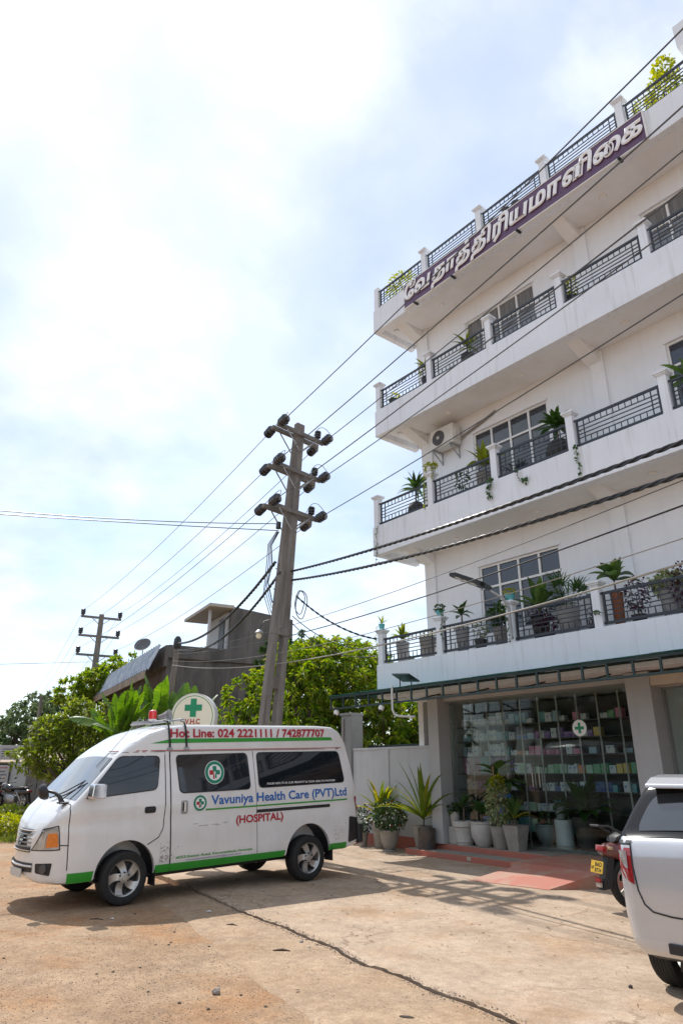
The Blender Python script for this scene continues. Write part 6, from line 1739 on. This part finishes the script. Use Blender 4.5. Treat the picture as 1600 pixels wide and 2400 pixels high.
def cgrid(name, q, m, off=.004, nu=8, nz=5, r=0, sgn=-1):
    out = rounded(q, r, 4) if r else q
    bm = bmesh.new(); bm.faces.new([bm.verts.new((0, a, b)) for a, b in out])
    ulo, uhi = min(p[0] for p in out), max(p[0] for p in out); zlo, zhi = min(p[1] for p in out), max(p[1] for p in out)
    for i in range(1, nu):
        bmesh.ops.bisect_plane(bm, geom=bm.verts[:] + bm.edges[:] + bm.faces[:], plane_co=(0, ulo + (uhi - ulo) * (i / nu) ** 1.6, 0), plane_no=(0, 1, 0))
    for i in range(1, nz):
        bmesh.ops.bisect_plane(bm, geom=bm.verts[:] + bm.edges[:] + bm.faces[:], plane_co=(0, 0, zlo + (zhi - zlo) * i / nz), plane_no=(0, 0, 1))
    for v in bm.verts:
        v.co.x = sgn * (cside(v.co.y, v.co.z) + off); v.co.y -= off * .8
    me = bpy.data.meshes.new(name); bm.to_mesh(me); bm.free()
    return link(name, me, m, car, smooth=True, angle=60)
def cpt(x, z, off):
    """point on the rear face or the rear corner at height z, |x| from the centre line"""
    u0 = float(np.interp(z, c_zt[1][:5], c_zt[0][:5])) + .004
    ax_ = abs(x); uu = np.linspace(u0, .6, 60); xx_ = np.array([cside(q, z) for q in uu])
    if ax_ <= xx_[0]: return (x, u0 - .004 - off, z)
    k_ = int(np.argmax(xx_ >= ax_)) if (xx_ >= ax_).any() else 59
    return (x + math.copysign(off * .7, x), float(uu[k_]) - off * .7, z)
def cpatch(name, q, m, off, nx=7, nz=7):
    """quad TL,TR,BR,BL in (|x|, z) wrapped round the rear corner, both sides"""
    for s_ in (-1, 1):
        V = []; F = []
        for j in range(nz + 1):
            t = j / nz
            for i in range(nx + 1):
                f = i / nx
                a = [(q[0][k] * (1 - f) + q[1][k] * f) * (1 - t) + (q[3][k] * (1 - f) + q[2][k] * f) * t for k in (0, 1)]
                V.append(cpt(s_ * a[0], a[1], off))
        for j in range(nz):
            for i in range(nx): F.append((j * (nx + 1) + i, j * (nx + 1) + i + 1, (j + 1) * (nx + 1) + i + 1, (j + 1) * (nx + 1) + i))
        MB().add(V, F).build(name, m, car, smooth=True, angle=60)
cpatch('tail_light', [(.828, .985), (.655, .985), (.642, .735), (.735, .775)], M_cred, .006)
cpatch('reverse_lamp', [(.755, .95), (.685, .95), (.678, .835), (.712, .845)], mat('clear_lens', (.42, .40, .40), .1, .3, 40, coat=1.0), .011)
cpatch('lamp_top_trim', [(.825, 1.02), (.64, 1.02), (.655, .988), (.828, .988)], M_trim, .010)
for s_ in (-1, 1):
    cgrid('side_window', [(.55, 1.08), (1.25, 1.04), (1.2, 1.38), (.62, 1.38)], M_cglass, .004, 8, 6, .05, s_)
    cgrid('side_window', [(1.32, 1.04), (2.35, 1.02), (1.9, 1.36), (1.3, 1.38)], M_cglass, .004, 8, 6, .05, s_)
    cgrid('headlight', [(3.2, .88), (3.46, .78), (3.5, .68), (3.2, .74)], M_lens, .006, 6, 4, .02, s_)
def crear(x, z, off):
    """point on the rear face"""
    return (x, float(np.interp(z, c_zt[1][:5], c_zt[0][:5])) - off, z)
# rear screen with its frit band, seam, wiper, spoiler
for s_ in (-1, 1):
    V = []; F = []
    for j in range(12):
        u = .075 + (.46 - .075) * j / 11
        p = csec(u)[-28:]
        zz2 = [q[1] for q in p]
        p = [(x, z) if z >= 1.035 else (float(np.interp(1.035, zz2, [q[0] for q in p])), 1.035) for x, z in p]
        for x, z in p: V.append((s_ * (x + .004), u - .004, z + .004))
    for j in range(11):
        for i in range(27): F.append((j * 28 + i, j * 28 + i + 1, (j + 1) * 28 + i + 1, (j + 1) * 28 + i))
    MB().add(V, F).build('rear_screen_frit', mat('gloss_black_trim', (.016, .016, .018), .10, .1, 3, spec=.25), car, smooth=True, angle=50)
V = []; F = []
for j in range(9):
    u = .118 + (.325 - .118) * j / 8
    p = csec(u); xt = p[-5][0] / .8 - .075 - .03 * (abs(j - 4) / 4) ** 4
    for i in range(13):
        f = -1 + 2 * i / 12
        V.append((xt * f, u - .008, fi(c_zt, u) - .03 * min(1, fi(c_zt, u) / 1.4) * f * f + .010))
for j in range(8):
    for i in range(12): F.append((j * 13 + i, j * 13 + i + 1, (j + 1) * 13 + i + 1, (j + 1) * 13 + i))
MB().add(V, F).build('rear_screen', M_cglass, car, smooth=True)
sm = [(-.655, 1.0), (-.645, .85), (-.62, .70), (-.585, .615), (-.53, .575), (-.4, .56), (0, .555), (.4, .56), (.53, .575), (.585, .615), (.62, .70), (.645, .85), (.655, 1.0)]
pts = []
for (a, b), (c, d) in zip(sm[:-1], sm[1:]):
    for t in np.linspace(0, 1, 6)[:-1]: pts.append(crear(a + (c - a) * t, b + (d - b) * t, .001))
MB().tube(pts, .006, 6).build('tailgate_seam', M_trim, car)
MB().prism(rounded([(.235, 1.375), (.36, 1.40), (.50, 1.44), (.50, 1.478), (.34, 1.455), (.24, 1.405)], .012), lambda a, b: (-.585, a, b), lambda a, b: (.585, a, b)).build('spoiler', M_car, car, bevel=.014)
MB().box(-.22, .22, -.004, .012, .66, .78).build('plate_recess', M_trim, car)
MB().box(-.20, .20, -.010, -.005, .675, .765).build('number_plate', mat('yellow_plate', (.65, .42, .04), .5, .1, 12), car)
MB().box(-.45, .45, -.014, .0, .335, .40).build('bumper_grille', M_trim, car, bevel=.01)
for x in (-.62, -.25, .25, .62):
    MB().lathe([(.014, 0), (.014, .004), (.001, .005)], 12, Matrix.Translation((x, .018 if abs(x) > .5 else -.013, .52)) @ Matrix.Rotation(R(90), 4, 'X')).build('parking_sensor', M_galv, car)
def simple_wheel(par, x, y, z, r, w, s_, mrim):
    q = bpy.data.objects.new('wheel', None); COL.objects.link(q); q.parent = par; q.location = (x, y, z); q.rotation_euler = (0, 0, 0 if s_ > 0 else math.pi)
    Q = Matrix.Rotation(R(90), 4, 'Y')
    prof = [(r * .66, -w * .48), (r * .86, -w * .52), (r * .95, -w * .48), (r * .99, -w * .36)]
    for k in range(5):
        c = -w * .28 + w * .14 * k
        prof += [(r, c - w * .05), (r, c + w * .05), (r * .985, c + w * .055), (r * .985, c + w * .085)]
    prof += [(r * .99, w * .38), (r * .95, w * .48), (r * .86, w * .52), (r * .66, w * .47)]
    MB().lathe(prof, 48, Q, False, False).build('tyre', M_rub, q, smooth=True, angle=25)
    rm = MB().lathe([(r * .67, -w * .4), (r * .62, 0), (r * .62, w * .35), (r * .67, w * .47)], 36, Q, False, False)
    rm.lathe([(.001, w * .3), (r * .2, w * .3), (r * .22, w * .15)], 20, Q, False, False)
    for k in range(7):
        a = 2 * math.pi * k / 7
        rm.bar((w * .25, r * .15 * math.cos(a), r * .15 * math.sin(a)), (w * .33, r * .64 * math.cos(a), r * .64 * math.sin(a)), r * .12, w * .12, up=(1, 0, 0))
    rm.build('rim', mrim, q, smooth=True, angle=35)
for s_ in (-1, 1):
    simple_wheel(car, s_ * .735, .62, .285, .285, .175, s_, M_alloy); simple_wheel(car, s_ * .735, 3.0, .285, .285, .175, s_, M_alloy)
MB().box(-.55, .55, .3, 3.3, .17, .26).build('underbody', M_trim, car)

# ------------------------------------------------------------------ motorcycles
def motorcycle(label, loc, rz, paint, group=None, plate=True, s=1.0):
    t = thing('motorcycle', label, 'motorcycle', loc, rz, group)
    t.scale = (s, s, s)
    def whl(y):
        q = bpy.data.objects.new('wheel', None); COL.objects.link(q); q.parent = t; q.location = (0, y, .29)
        Q = Matrix.Rotation(R(90), 4, 'Y')
        MB().lathe([(.215, -.035), (.25, -.052), (.275, -.045), (.29, -.018), (.29, .018), (.275, .045), (.25, .052), (.215, .035)], 32, Q, False, False).build('tyre', M_rub, q, smooth=True)
        rm = MB().lathe([(.22, -.03), (.20, -.02), (.20, .02), (.22, .03)], 32, Q, False, False); rm.lathe([(.05, -.05), (.05, .05)], 14, Q)
        for k in range(5):
            a = 2 * math.pi * k / 5; rm.bar((0, .04 * math.cos(a), .04 * math.sin(a)), (0, .205 * math.cos(a), .205 * math.sin(a)), .03, .02, up=(1, 0, 0))
        rm.build('rim', M_alloy, q, smooth=True, angle=35)
    whl(0); whl(1.26)
    def loft(name, secs, m, bevel=0):
        V = []; F = []; k = 12
        for y, w_, zl_, zh in secs:
            for i in range(k):
                a = 2 * math.pi * i / k
                cx_2 = math.copysign(abs(math.cos(a)) ** .7, math.cos(a)); sz_ = math.copysign(abs(math.sin(a)) ** .7, math.sin(a))
                V.append((cx_2 * w_, y + .02 * sz_, (zl_ + zh) / 2 + sz_ * (zh - zl_) / 2))
        for j in range(len(secs) - 1):
            for i in range(k): F.append((j * k + i, j * k + (i + 1) % k, (j + 1) * k + (i + 1) % k, (j + 1) * k + i))
        F.append(tuple(range(k - 1, -1, -1))); F.append(tuple((len(secs) - 1) * k + i for i in range(k)))
        return MB().add(V, F).build(name, m, t, smooth=True, angle=50)
    loft('tail_fairing', [(-.36, .06, .60, .68), (-.30, .10, .565, .71), (-.12, .125, .52, .73), (.1, .13, .5, .74), (.35, .12, .5, .74)], paint)
    loft('seat', [(-.20, .09, .72, .79), (-.10, .125, .72, .83), (.2, .13, .72, .82), (.5, .12, .70, .79), (.62, .09, .70, .78)], M_trim)
    loft('fuel_tank', [(.55, .10, .62, .80), (.68, .15, .60, .90), (.9, .15, .60, .92), (1.02, .09, .66, .88)], paint)
    loft('engine', [(.35, .10, .22, .48), (.5, .14, .18, .55), (.8, .13, .2, .58), (.92, .08, .28, .5)], M_galv)
    MB().prism(rounded([(-.385, .63), (-.30, .60), (-.28, .66), (-.37, .69)], .01), lambda a, b: (-.075, a, b), lambda a, b: (.075, a, b)).build('tail_light', M_cred, t)
    for s_ in (-1, 1):
        MB().cbox((s_ * .12, -.31, .665), (.07, .04, .035)).build('indicator', mat('pale_indicator', (.5, .35, .2), .15, coat=1.0), t, bevel=.008)
        MB().tube([(s_ * .135, .15, .70), (s_ * .14, -.1, .80), (s_ * .13, -.30, .90), (s_ * .09, -.40, .90)], .014, 7).build('grab_rail', M_trim, t, smooth=True)
        MB().tube([(s_ * .09, 0, .29), (s_ * .12, .25, .62)], [.03, .025], 8).build('shock_absorber', M_galv, t, smooth=True)
        MB().tube([(s_ * .075, 1.26, .29), (s_ * .075, 1.02, .95)], .024, 8).build('fork_leg', M_galv, t, smooth=True)
        MB().tube([(s_ * .08, 0, .29), (s_ * .08, .5, .36)], .02, 6).build('swing_arm', M_trim, t)
        MB().tube([(s_ * .26, .86, 1.0), (s_ * .30, .82, 1.12)], .007, 5).build('mirror_stalk', M_chrome, t)
        MB().lathe([(.001, 0), (.055, .0), (.06, .012), (.03, .028), (.001, .03)], 12, Matrix.Translation((s_ * .31, .83, 1.15)) @ Matrix.Rotation(R(-75), 4, 'X') @ Matrix.Scale(1.3, 4, (1, 0, 0))).build('mirror', M_chrome, t, smooth=True)
    MB().tube([(-.09, -.40, .90), (0, -.42, .90), (.09, -.40, .90)], .014, 7).build('grab_rail', M_trim, t, smooth=True)
    MB().tube([(-.36, .80, .98), (-.2, .9, 1.0), (0, .98, .97), (.2, .9, 1.0), (.36, .80, .98)], .014, 8).build('handlebar', M_trim, t, smooth=True)
    MB().lathe([(.001, .06), (.08, .05), (.09, 0), (.06, -.08)], 16, Matrix.Translation((0, 1.06, .88)) @ Matrix.Rotation(R(-90), 4, 'X')).build('headlight', M_lens, t, smooth=True)
    MB().prism([(-.42, .22), (-.30, .60), (-.22, .60), (-.30, .24)], lambda a, b: (-.06, a, b), lambda a, b: (.06, a, b)).build('mud_guard', M_trim, t)
    V = []; F = []
    for i in range(9):
        a = R(60 + i * 15); V += [(-.055, .32 * math.cos(a) * 1.0, .29 + .32 * math.sin(a)), (.055, .32 * math.cos(a), .29 + .32 * math.sin(a))]
    for i in range(8): F.append((i * 2, i * 2 + 1, i * 2 + 3, i * 2 + 2))
    MB().add(V, F).build('rear_fender', M_trim, t)
    V = [(x, y + 1.26, z) for x, y, z in V]
    MB().add(V, F).build('front_fender', paint, t)
    MB().tube([(.10, .55, .24), (.13, .2, .25), (.14, -.1, .32), (.14, -.22, .36)], [.025, .03, .045, .045], 10).build('exhaust', M_chrome, t, smooth=True)
    if plate:
        PM = Matrix.Translation((0, -.435, .46)) @ Matrix.Rotation(R(-14), 4, 'X')
        MB().box(-.12, .12, -.004, .004, -.065, .065, PM).build('number_plate', mat('yellow_plate', (.65, .42, .04)), t)
        for tx, b in (('BAD', (-.035, .10, .005, .052)), ('8734', (-.035, .10, -.055, -.010)), ('NP', (-.105, -.055, -.03, .005))):
            V, F = text_fit(tx, b[0], b[1], b[2], b[3], bold=.02)
            MB().add([PM @ Vector((x, -.0055, z)) for x, z, _ in V], F).build('plate_lettering', M_trim, t)
        MB().box(-.05, .05, -.45, -.43, .30, .345).build('reflector', M_cred, t); MB().box(-.045, .045, -.445, -.42, .25, .295).build('flap_end', mat('pale_flap', (.45, .40, .33), .6), t)
    return t
M_mred = mat('maroon_paint', (.13, .022, .024), .4, .3, 6, coat=.3, col2=(.17, .07, .06))
M_mblk = mat('black_paint', (.015, .015, .017), .25, .1, 4, coat=.7)
motorcycle('maroon motorcycle with a yellow number plate parked between the ramp and the car', (6.70, -2.06, 0), R(-26), M_mred)

# ------------------------------------------------------------------ roadside things on the far left
gL = 'motorcycles parked by the plank fence'
motorcycle('black motorcycle parked by the road in front of the plank fence', (-24.4, -.25, -.02), R(120), M_mblk, gL, False, 1.15)
motorcycle('dark motorcycle cut off by the left edge of the picture', (-25.6, -1.2, -.02), R(110), M_mblk, gL, False, 1.1)
motorcycle('dark motorcycle half hidden behind the bonnet mirror of the van', (-22.5, 2.6, -.02), R(60), M_mblk, gL, False, 1.15)
fn = thing('plank_fence', 'weathered grey plank fence along the roadside behind the motorcycles', 'fence', (-26.3, .45, 0))
M_plank = mat('weathered_plank', (.30, .275, .25), .9, .35, 3, .2, 20, stretch=(4, 4, .4))
fd = Vector((.55, 4.9, 0)); L_ = fd.length; fd.normalize(); fnr = Vector((fd.y, -fd.x, 0))
for i in range(19):
    c = fd * (i * .265); h_ = 1.35 + random.uniform(-.12, .15)
    M4 = Matrix.Translation(c) @ Matrix.Rotation(math.atan2(fd.y, fd.x), 4, 'Z') @ Matrix.Rotation(random.uniform(-.03, .03), 4, 'Y')
    MB().box(-.12, .125, -.012, .012, -.05, h_, M4).build('plank', M_plank, fn)
MB().bar(Vector((0, 0, .45)) - fnr * .03, fd * 4.9 + Vector((0, 0, .45)) - fnr * .03, .04, .07).bar(Vector((0, 0, 1.1)) - fnr * .03, fd * 4.9 + Vector((0, 0, 1.1)) - fnr * .03, .04, .07).build('rail', M_plank, fn)
lp_ = MB().bar((-22.3, .6, 0), (-22.4, 1.3, 1.6), .05, .30).build('leaning_board', mat('dark_board', (.035, .035, .045), .6), None); tag(lp_, 'dark board leaning against the roadside fence', 'board')
M_sgnw = mat('faded_white_sign', (.5, .5, .48), .7)
for i, (x, y, z0, z1, w_, lb) in enumerate(((-27.6, -.25, 2.15, 2.85, 1.15, 'upper white roadside sign board with grey lines of print'), (-27.2, -.75, 1.05, 1.95, 1.05, 'dark-framed roadside sign with red and grey lines of print'), (-26.9, .0, .9, 2.0, .95, 'blank white sign board between the signs and the fence'))):
    t = thing('roadside_sign', lb, 'sign', (x, y, 0), R(62), 'roadside signs')
    MB().box(-w_ / 2, w_ / 2, -.03, .03, z0, z1).build('frame', M_trim if i == 1 else M_sgnw, t)
    if i < 2:
        MB().box(-w_ / 2 + .06, w_ / 2 - .06, -.036, -.031, z0 + .06, z1 - .06).build('face', mat('sign_face_grey', (.45, .45, .45), .7), t)
        for k in range(4):
            z = z1 - .17 - k * (z1 - z0 - .25) / 4
            MB().box(-w_ * .36, w_ * (.36 - .08 * (k % 2)), -.040, -.037, z - .035, z).build('print_line', M_vred if (k == 0 and i == 1) else M_trim, t)
    for s_ in (-1, 1):
        MB().tube([(s_ * w_ * .4, .0, -.05), (s_ * w_ * .4, .0, z0)], .03, 6).build('post', M_arm, t)
kb = thing('roadside_stall', 'low tin-roofed stall behind the plank fence', 'stall', (-30.5, 2.0, 0), R(80))
MB().box(-2.6, 2.6, 0, 2.2, 0, 2.0).build('wall', mat('dull_timber_wall', (.20, .17, .14), .9, .4, 2), kb)
MB().add([(-3, -.9, 2.0), (3, -.9, 2.05), (3, 2.5, 2.6), (-3, 2.5, 2.55), (-3, -.9, 2.06), (3, -.9, 2.11), (3, 2.5, 2.66), (-3, 2.5, 2.61)], [(0, 3, 2, 1), (4, 5, 6, 7), (0, 1, 5, 4), (1, 2, 6, 5), (2, 3, 7, 6), (3, 0, 4, 7)]).build('tin_roof', mat('rusty_tin', (.38, .28, .20), .8, .4, 3), kb)
for x in (-1.6, .0, 1.5):
    MB().box(x - .6, x + .6, -.02, -.001, .7, 1.7).build('opening', M_trim, kb)
kb2 = thing('roadside_stall', 'pale walled shop stall at the far left edge of the road', 'stall', (-33.5, -2.2, 0), R(80))
MB().box(-1.8, 1.8, 0, 2.0, 0, 2.3).build('wall', mat('pale_shop_wall', (.42, .40, .37), .9, .3, 2), kb2)
MB().box(-2.0, 2.0, -.8, 2.1, 2.301, 2.38).build('tin_roof', mat('rusty_tin', (.38, .28, .20)), kb2)
MB().box(-1.2, 1.0, -.02, -.001, .3, 1.8).build('opening', mat('reddish_goods', (.16, .07, .06), .8, .5, 8), kb2)
# ------------------------------------------------------------------ loose things on the ground
rgs = np.random.default_rng(77)
def stones(name, label, pts, sizes, material, kind='stuff'):
    """small faceted stones as one scatter"""
    n = len(pts)
    base = np.array([(1, 0, .1), (.3, .95, -.1), (-.8, .6, .1), (-.8, -.6, -.1), (.3, -.95, .1), (0, 0, .75), (0, 0, -.6)])
    faces = np.array([(0, 1, 5), (1, 2, 5), (2, 3, 5), (3, 4, 5), (4, 0, 5), (1, 0, 6), (2, 1, 6), (3, 2, 6), (4, 3, 6), (0, 4, 6)])
    V = np.repeat(base[None], n, 0) * rgs.uniform(.65, 1.3, (n, 7, 3))
    a = rgs.uniform(0, 6.28, n); c, s_ = np.cos(a), np.sin(a)
    X = V[:, :, 0] * c[:, None] - V[:, :, 1] * s_[:, None]; Y = V[:, :, 0] * s_[:, None] + V[:, :, 1] * c[:, None]
    V = np.stack([X, Y, V[:, :, 2] * rgs.uniform(.5, .9, (n, 1))], -1) * np.asarray(sizes)[:, None, None] + np.asarray(pts)[:, None, :]
    F = (faces[None] + np.arange(n)[:, None, None] * 7).reshape(-1, 3)
    o = tri_mesh(name, V.reshape(-1, 3), F, material)
    return tag(o, label, None, None, kind)
M_peb = mat('mixed_pebbles', (0, 0, 0), .85, island=[(.12, .09, .07), (.30, .21, .14), (.42, .33, .24), (.20, .12, .07), (.36, .30, .25), (.08, .06, .05)])
# gravel over the dirt, denser towards the near left
m = 60000
x = rgs.uniform(-1.0, 11.5, m); y = rgs.uniform(-10.6, -5.2, m)
d = y - np.interp(x, CRK_X, CRK_Y)
dens = np.clip(.45 + .9 * fbm(x, y, 61, 4, 1.6), .03, 1) * np.where(x > np.interp(y, [-9.6, -7.27, -5.9], [16, 7.5, 1.5]) , .12, 1.0)
keep = (d < -.10) & (rgs.uniform(size=m) < dens)
x, y = x[keep], y[keep]
sz = .0028 + .007 * rgs.beta(1.0, 7, len(x)) + .012 * (rgs.uniform(size=len(x)) < .006)
stones('gravel', 'fine loose gravel scattered over the dirt', np.stack([x, y, np.maximum(gz(x, y), np.where(x > np.interp(y, [-9.6, -7.27, -5.9], [16, 7.5, 1.5]), -.018, -.2)) + sz * .35], 1), sz, M_peb)
# grit on the concrete
m = 5000
x = rgs.uniform(1.5, 11, m); y = rgs.uniform(-6.2, -1.9, m)
d = y - np.interp(x, CRK_X, CRK_Y); keep = (d > .05) & (rgs.uniform(size=m) < np.clip(.25 + .9 * fbm(x, y, 67, 4, 1.3), .04, 1))
x, y = x[keep], y[keep]; sz = .0026 + .0055 * rgs.beta(1, 8, len(x))
stones('grit', 'sparse grit lying on the concrete forecourt', np.stack([x, y, np.full(len(x), .001)], 1), sz, M_peb)
# rubble along the broken slab edge
m = 2600
x = rgs.uniform(1.8, 10.5, m); y = np.interp(x, CRK_X, CRK_Y) + rgs.normal(-.03, .03, m)
d = y - np.interp(x, CRK_X, CRK_Y)
sz = .004 + .012 * rgs.beta(1, 5, m)
keep = fbm(x, x * 0, 71, 4, 3.0) > -.25
x, y, d, sz = x[keep], y[keep], d[keep], sz[keep]
z = np.where(d > 0, .0, np.where(d > -.055, -.10, -.018))
stones('rubble', 'crumbled bits of concrete along the cracked slab edge', np.stack([x, y, z + sz * .3], 1), sz, mat('concrete_rubble', (0, 0, 0), .9, island=[(.34, .27, .21), (.46, .38, .30), (.22, .17, .13), (.12, .09, .075)]))
def stone(label, loc, s_, col, rz=0.0, squash=.75):
    bm = bmesh.new(); bmesh.ops.create_icosphere(bm, subdivisions=2, radius=s_)
    r_ = random.Random(hash(label) % 1000)
    for v in bm.verts: v.co *= r_.uniform(.78, 1.1)
    for v in bm.verts: v.co.z *= squash
    me = bpy.data.meshes.new('stone'); bm.to_mesh(me); bm.free()
    o = link('stone', me, mat('stone_' + label[:5], col, .85, .35, 30, .3, 60), None, loc=loc)
    o.rotation_euler = (0, 0, rz)
    tag(o, label, 'stone', 'loose stones')
stone('pale round pebble lying on the dirt near the bottom centre', (6.38, -7.40, -.018), .034, (.34, .30, .26))
stone('grey stone beside the crack in the forecourt', (5.50, -5.99, -.016), .022, (.28, .26, .25))
stone('small dark stone on the concrete between the crack and the car', (8.3, -5.02, .008), .018, (.06, .05, .045))
stone('tiny grey stone near the crack below the van shadow', (5.72, -6.06, -.018), .014, (.34, .33, .32))
# broken pits drawn as flat dark discs on the surface
def pit(label, x_, y_, a, b, rz):
    mb = MB(); n_ = 18; r_ = random.Random(int(x_ * 100))
    ring = [(a * math.cos(t) * r_.uniform(.75, 1.1), b * math.sin(t) * r_.uniform(.75, 1.1)) for t in [2 * math.pi * i / n_ for i in range(n_)]]
    V = [(p[0], p[1], .002) for p in ring] + [(p[0] * .8, p[1] * .8, .0025) for p in ring] + [(0, 0, .003)]
    F = [(i, (i + 1) % n_, n_ + (i + 1) % n_, n_ + i) for i in range(n_)] + [(n_ + i, n_ + (i + 1) % n_, 2 * n_) for i in range(n_)]
    o = mb.add(V, F).build('pit_patch', mat('dark_pit_disc', (.055, .038, .028), .95, .4, 30, .5, 40), None, loc=(x_, y_, -.018))
    o.rotation_euler = (0, 0, rz); tag(o, label, 'hole', 'broken pits in the ground')
pit('dark broken pit in the gritty concrete at the bottom right', 7.67, -6.71, .055, .022, .5)
def stick(label, a, b, r_):
    a = Vector(a); b = Vector(b); mid = a.lerp(b, .5) + Vector((0, .01, .008))
    o = MB().tube([a, mid, b], [r_, r_ * 1.2, r_ * .6], 6).build('twig', mat('dry_twig', (.10, .06, .04), .9, .4, 20), None)
    tag(o, label, 'twig', 'twigs and leaves on the ground')
stick('dark dry pod lying on the dirt right of the van shadow', (5.60, -6.38, -.02), (5.72, -6.27, -.018), .009)
stick('small dark twig at the edge of the van shadow', (4.33, -6.12, -.02), (4.45, -6.06, -.02), .007)
stick('thin twig on the ground near the front wheel shadow', (3.05, -7.12, -.03), (3.2, -7.02, -.028), .005)
pp_ = MB().add([(0, 0, .004), (.06, .01, .012), (.07, .05, .006), (.01, .045, .014)], [(0, 1, 2), (0, 2, 3)]).build('paper_scrap', M_whitev, None, loc=(3.55, -5.95, -.018)); tag(pp_, 'white scrap of paper in the van shadow', 'litter')
pp_ = MB().add([(0, 0, .004), (.05, .01, .012), (.05, .03, .006), (.01, .035, .014)], [(0, 1, 2), (0, 2, 3)]).build('paper_scrap', M_whitev, None, loc=(3.2, -6.95, -.03)); tag(pp_, 'tiny white scrap of paper on the dirt near the front wheel', 'litter')
# dry leaf litter on the concrete
n_ = 260
x = rgs.uniform(2.5, 9.2, n_); y = rgs.uniform(-5.6, -1.9, n_)
V, F = leaf_arrays(np.stack([x, y, np.full(n_, .006)], 1), np.stack([rgs.normal(size=n_), rgs.normal(size=n_), np.full(n_, .02)], 1), np.repeat([[0, 0, 1.]], n_, 0), rgs.uniform(.02, .06, n_), rgs.uniform(.006, .016, n_), .0)
tag(tri_mesh('leaf_litter', V, F, mat('dry_leaf', (0, 0, 0), .8, island=[(.16, .09, .04), (.28, .18, .09), (.08, .05, .03)])), 'tiny dry leaves and twigs littering the forecourt', None, None, 'stuff')
# ------------------------------------------------------------------ verge: grass and weeds on the left
def grass(name, label, cx, cy, rx, ry, n, h, seed, mk='grass'):
    rg = np.random.default_rng(seed)
    a = rg.uniform(0, 6.28, n); r_ = np.sqrt(rg.uniform(0, 1, n))
    x, y = cx + rx * r_ * np.cos(a), cy + ry * r_ * np.sin(a)
    clump = np.clip(.6 + .8 * fbm(x, y, seed, 3, 1.6), .15, 1.3)
    D = np.stack([rg.normal(size=n) * .35, rg.normal(size=n) * .35, np.ones(n)], 1)
    V, F = leaf_arrays(np.stack([x, y, np.full(n, -.03)], 1), D, rg.normal(size=(n, 3)), h * clump * rg.uniform(.5, 1.2, n), rg.uniform(.012, .03, n), .15)
    return tag(tri_mesh(name, V, F, LEAFS[mk]), label, None, None, 'stuff')
grass('grass', 'rough green grass on the verge left of the van', -9.2, -4.6, 2.6, 1.5, 9000, .30, 5)
grass('grass', 'thin grass along the foot of the plank fence', -25.5, 1.5, 2.6, 3.0, 5000, .32, 6)
grass('grass', 'weedy grass farther along the dirt road', -18, -2.0, 4.0, 1.6, 6000, .22, 7)
for i, (x_, y_, z_, rx, rz_, lb) in enumerate(((-9.6, -3.6, .30, .75, .42, 'dark leafy weed clump behind the front of the van'), (-10.6, -4.4, .28, .7, .38, 'low green bush on the verge at the left edge'), (-8.4, -3.2, .3, .6, .42, 'bushy weed close to the van bonnet'), (-8.6, -5.0, .22, .55, .3, 'bright green weed nearest the left edge'))):
    t = thing('weed_bush', lb, 'bush', (x_, y_, 0), 0, 'weeds on the verge')
    MB().tube([(0, 0, -.05), (.05, 0, z_)], [.02, .008], 5).build('stem', M_bark, t)
    bush_fol(t, (0, 0, z_), (rx, rx * .8, rz_), 900, .10, .06, ('bush', 'light', 'bush', 'yellow')[i], np.random.default_rng(90 + i))
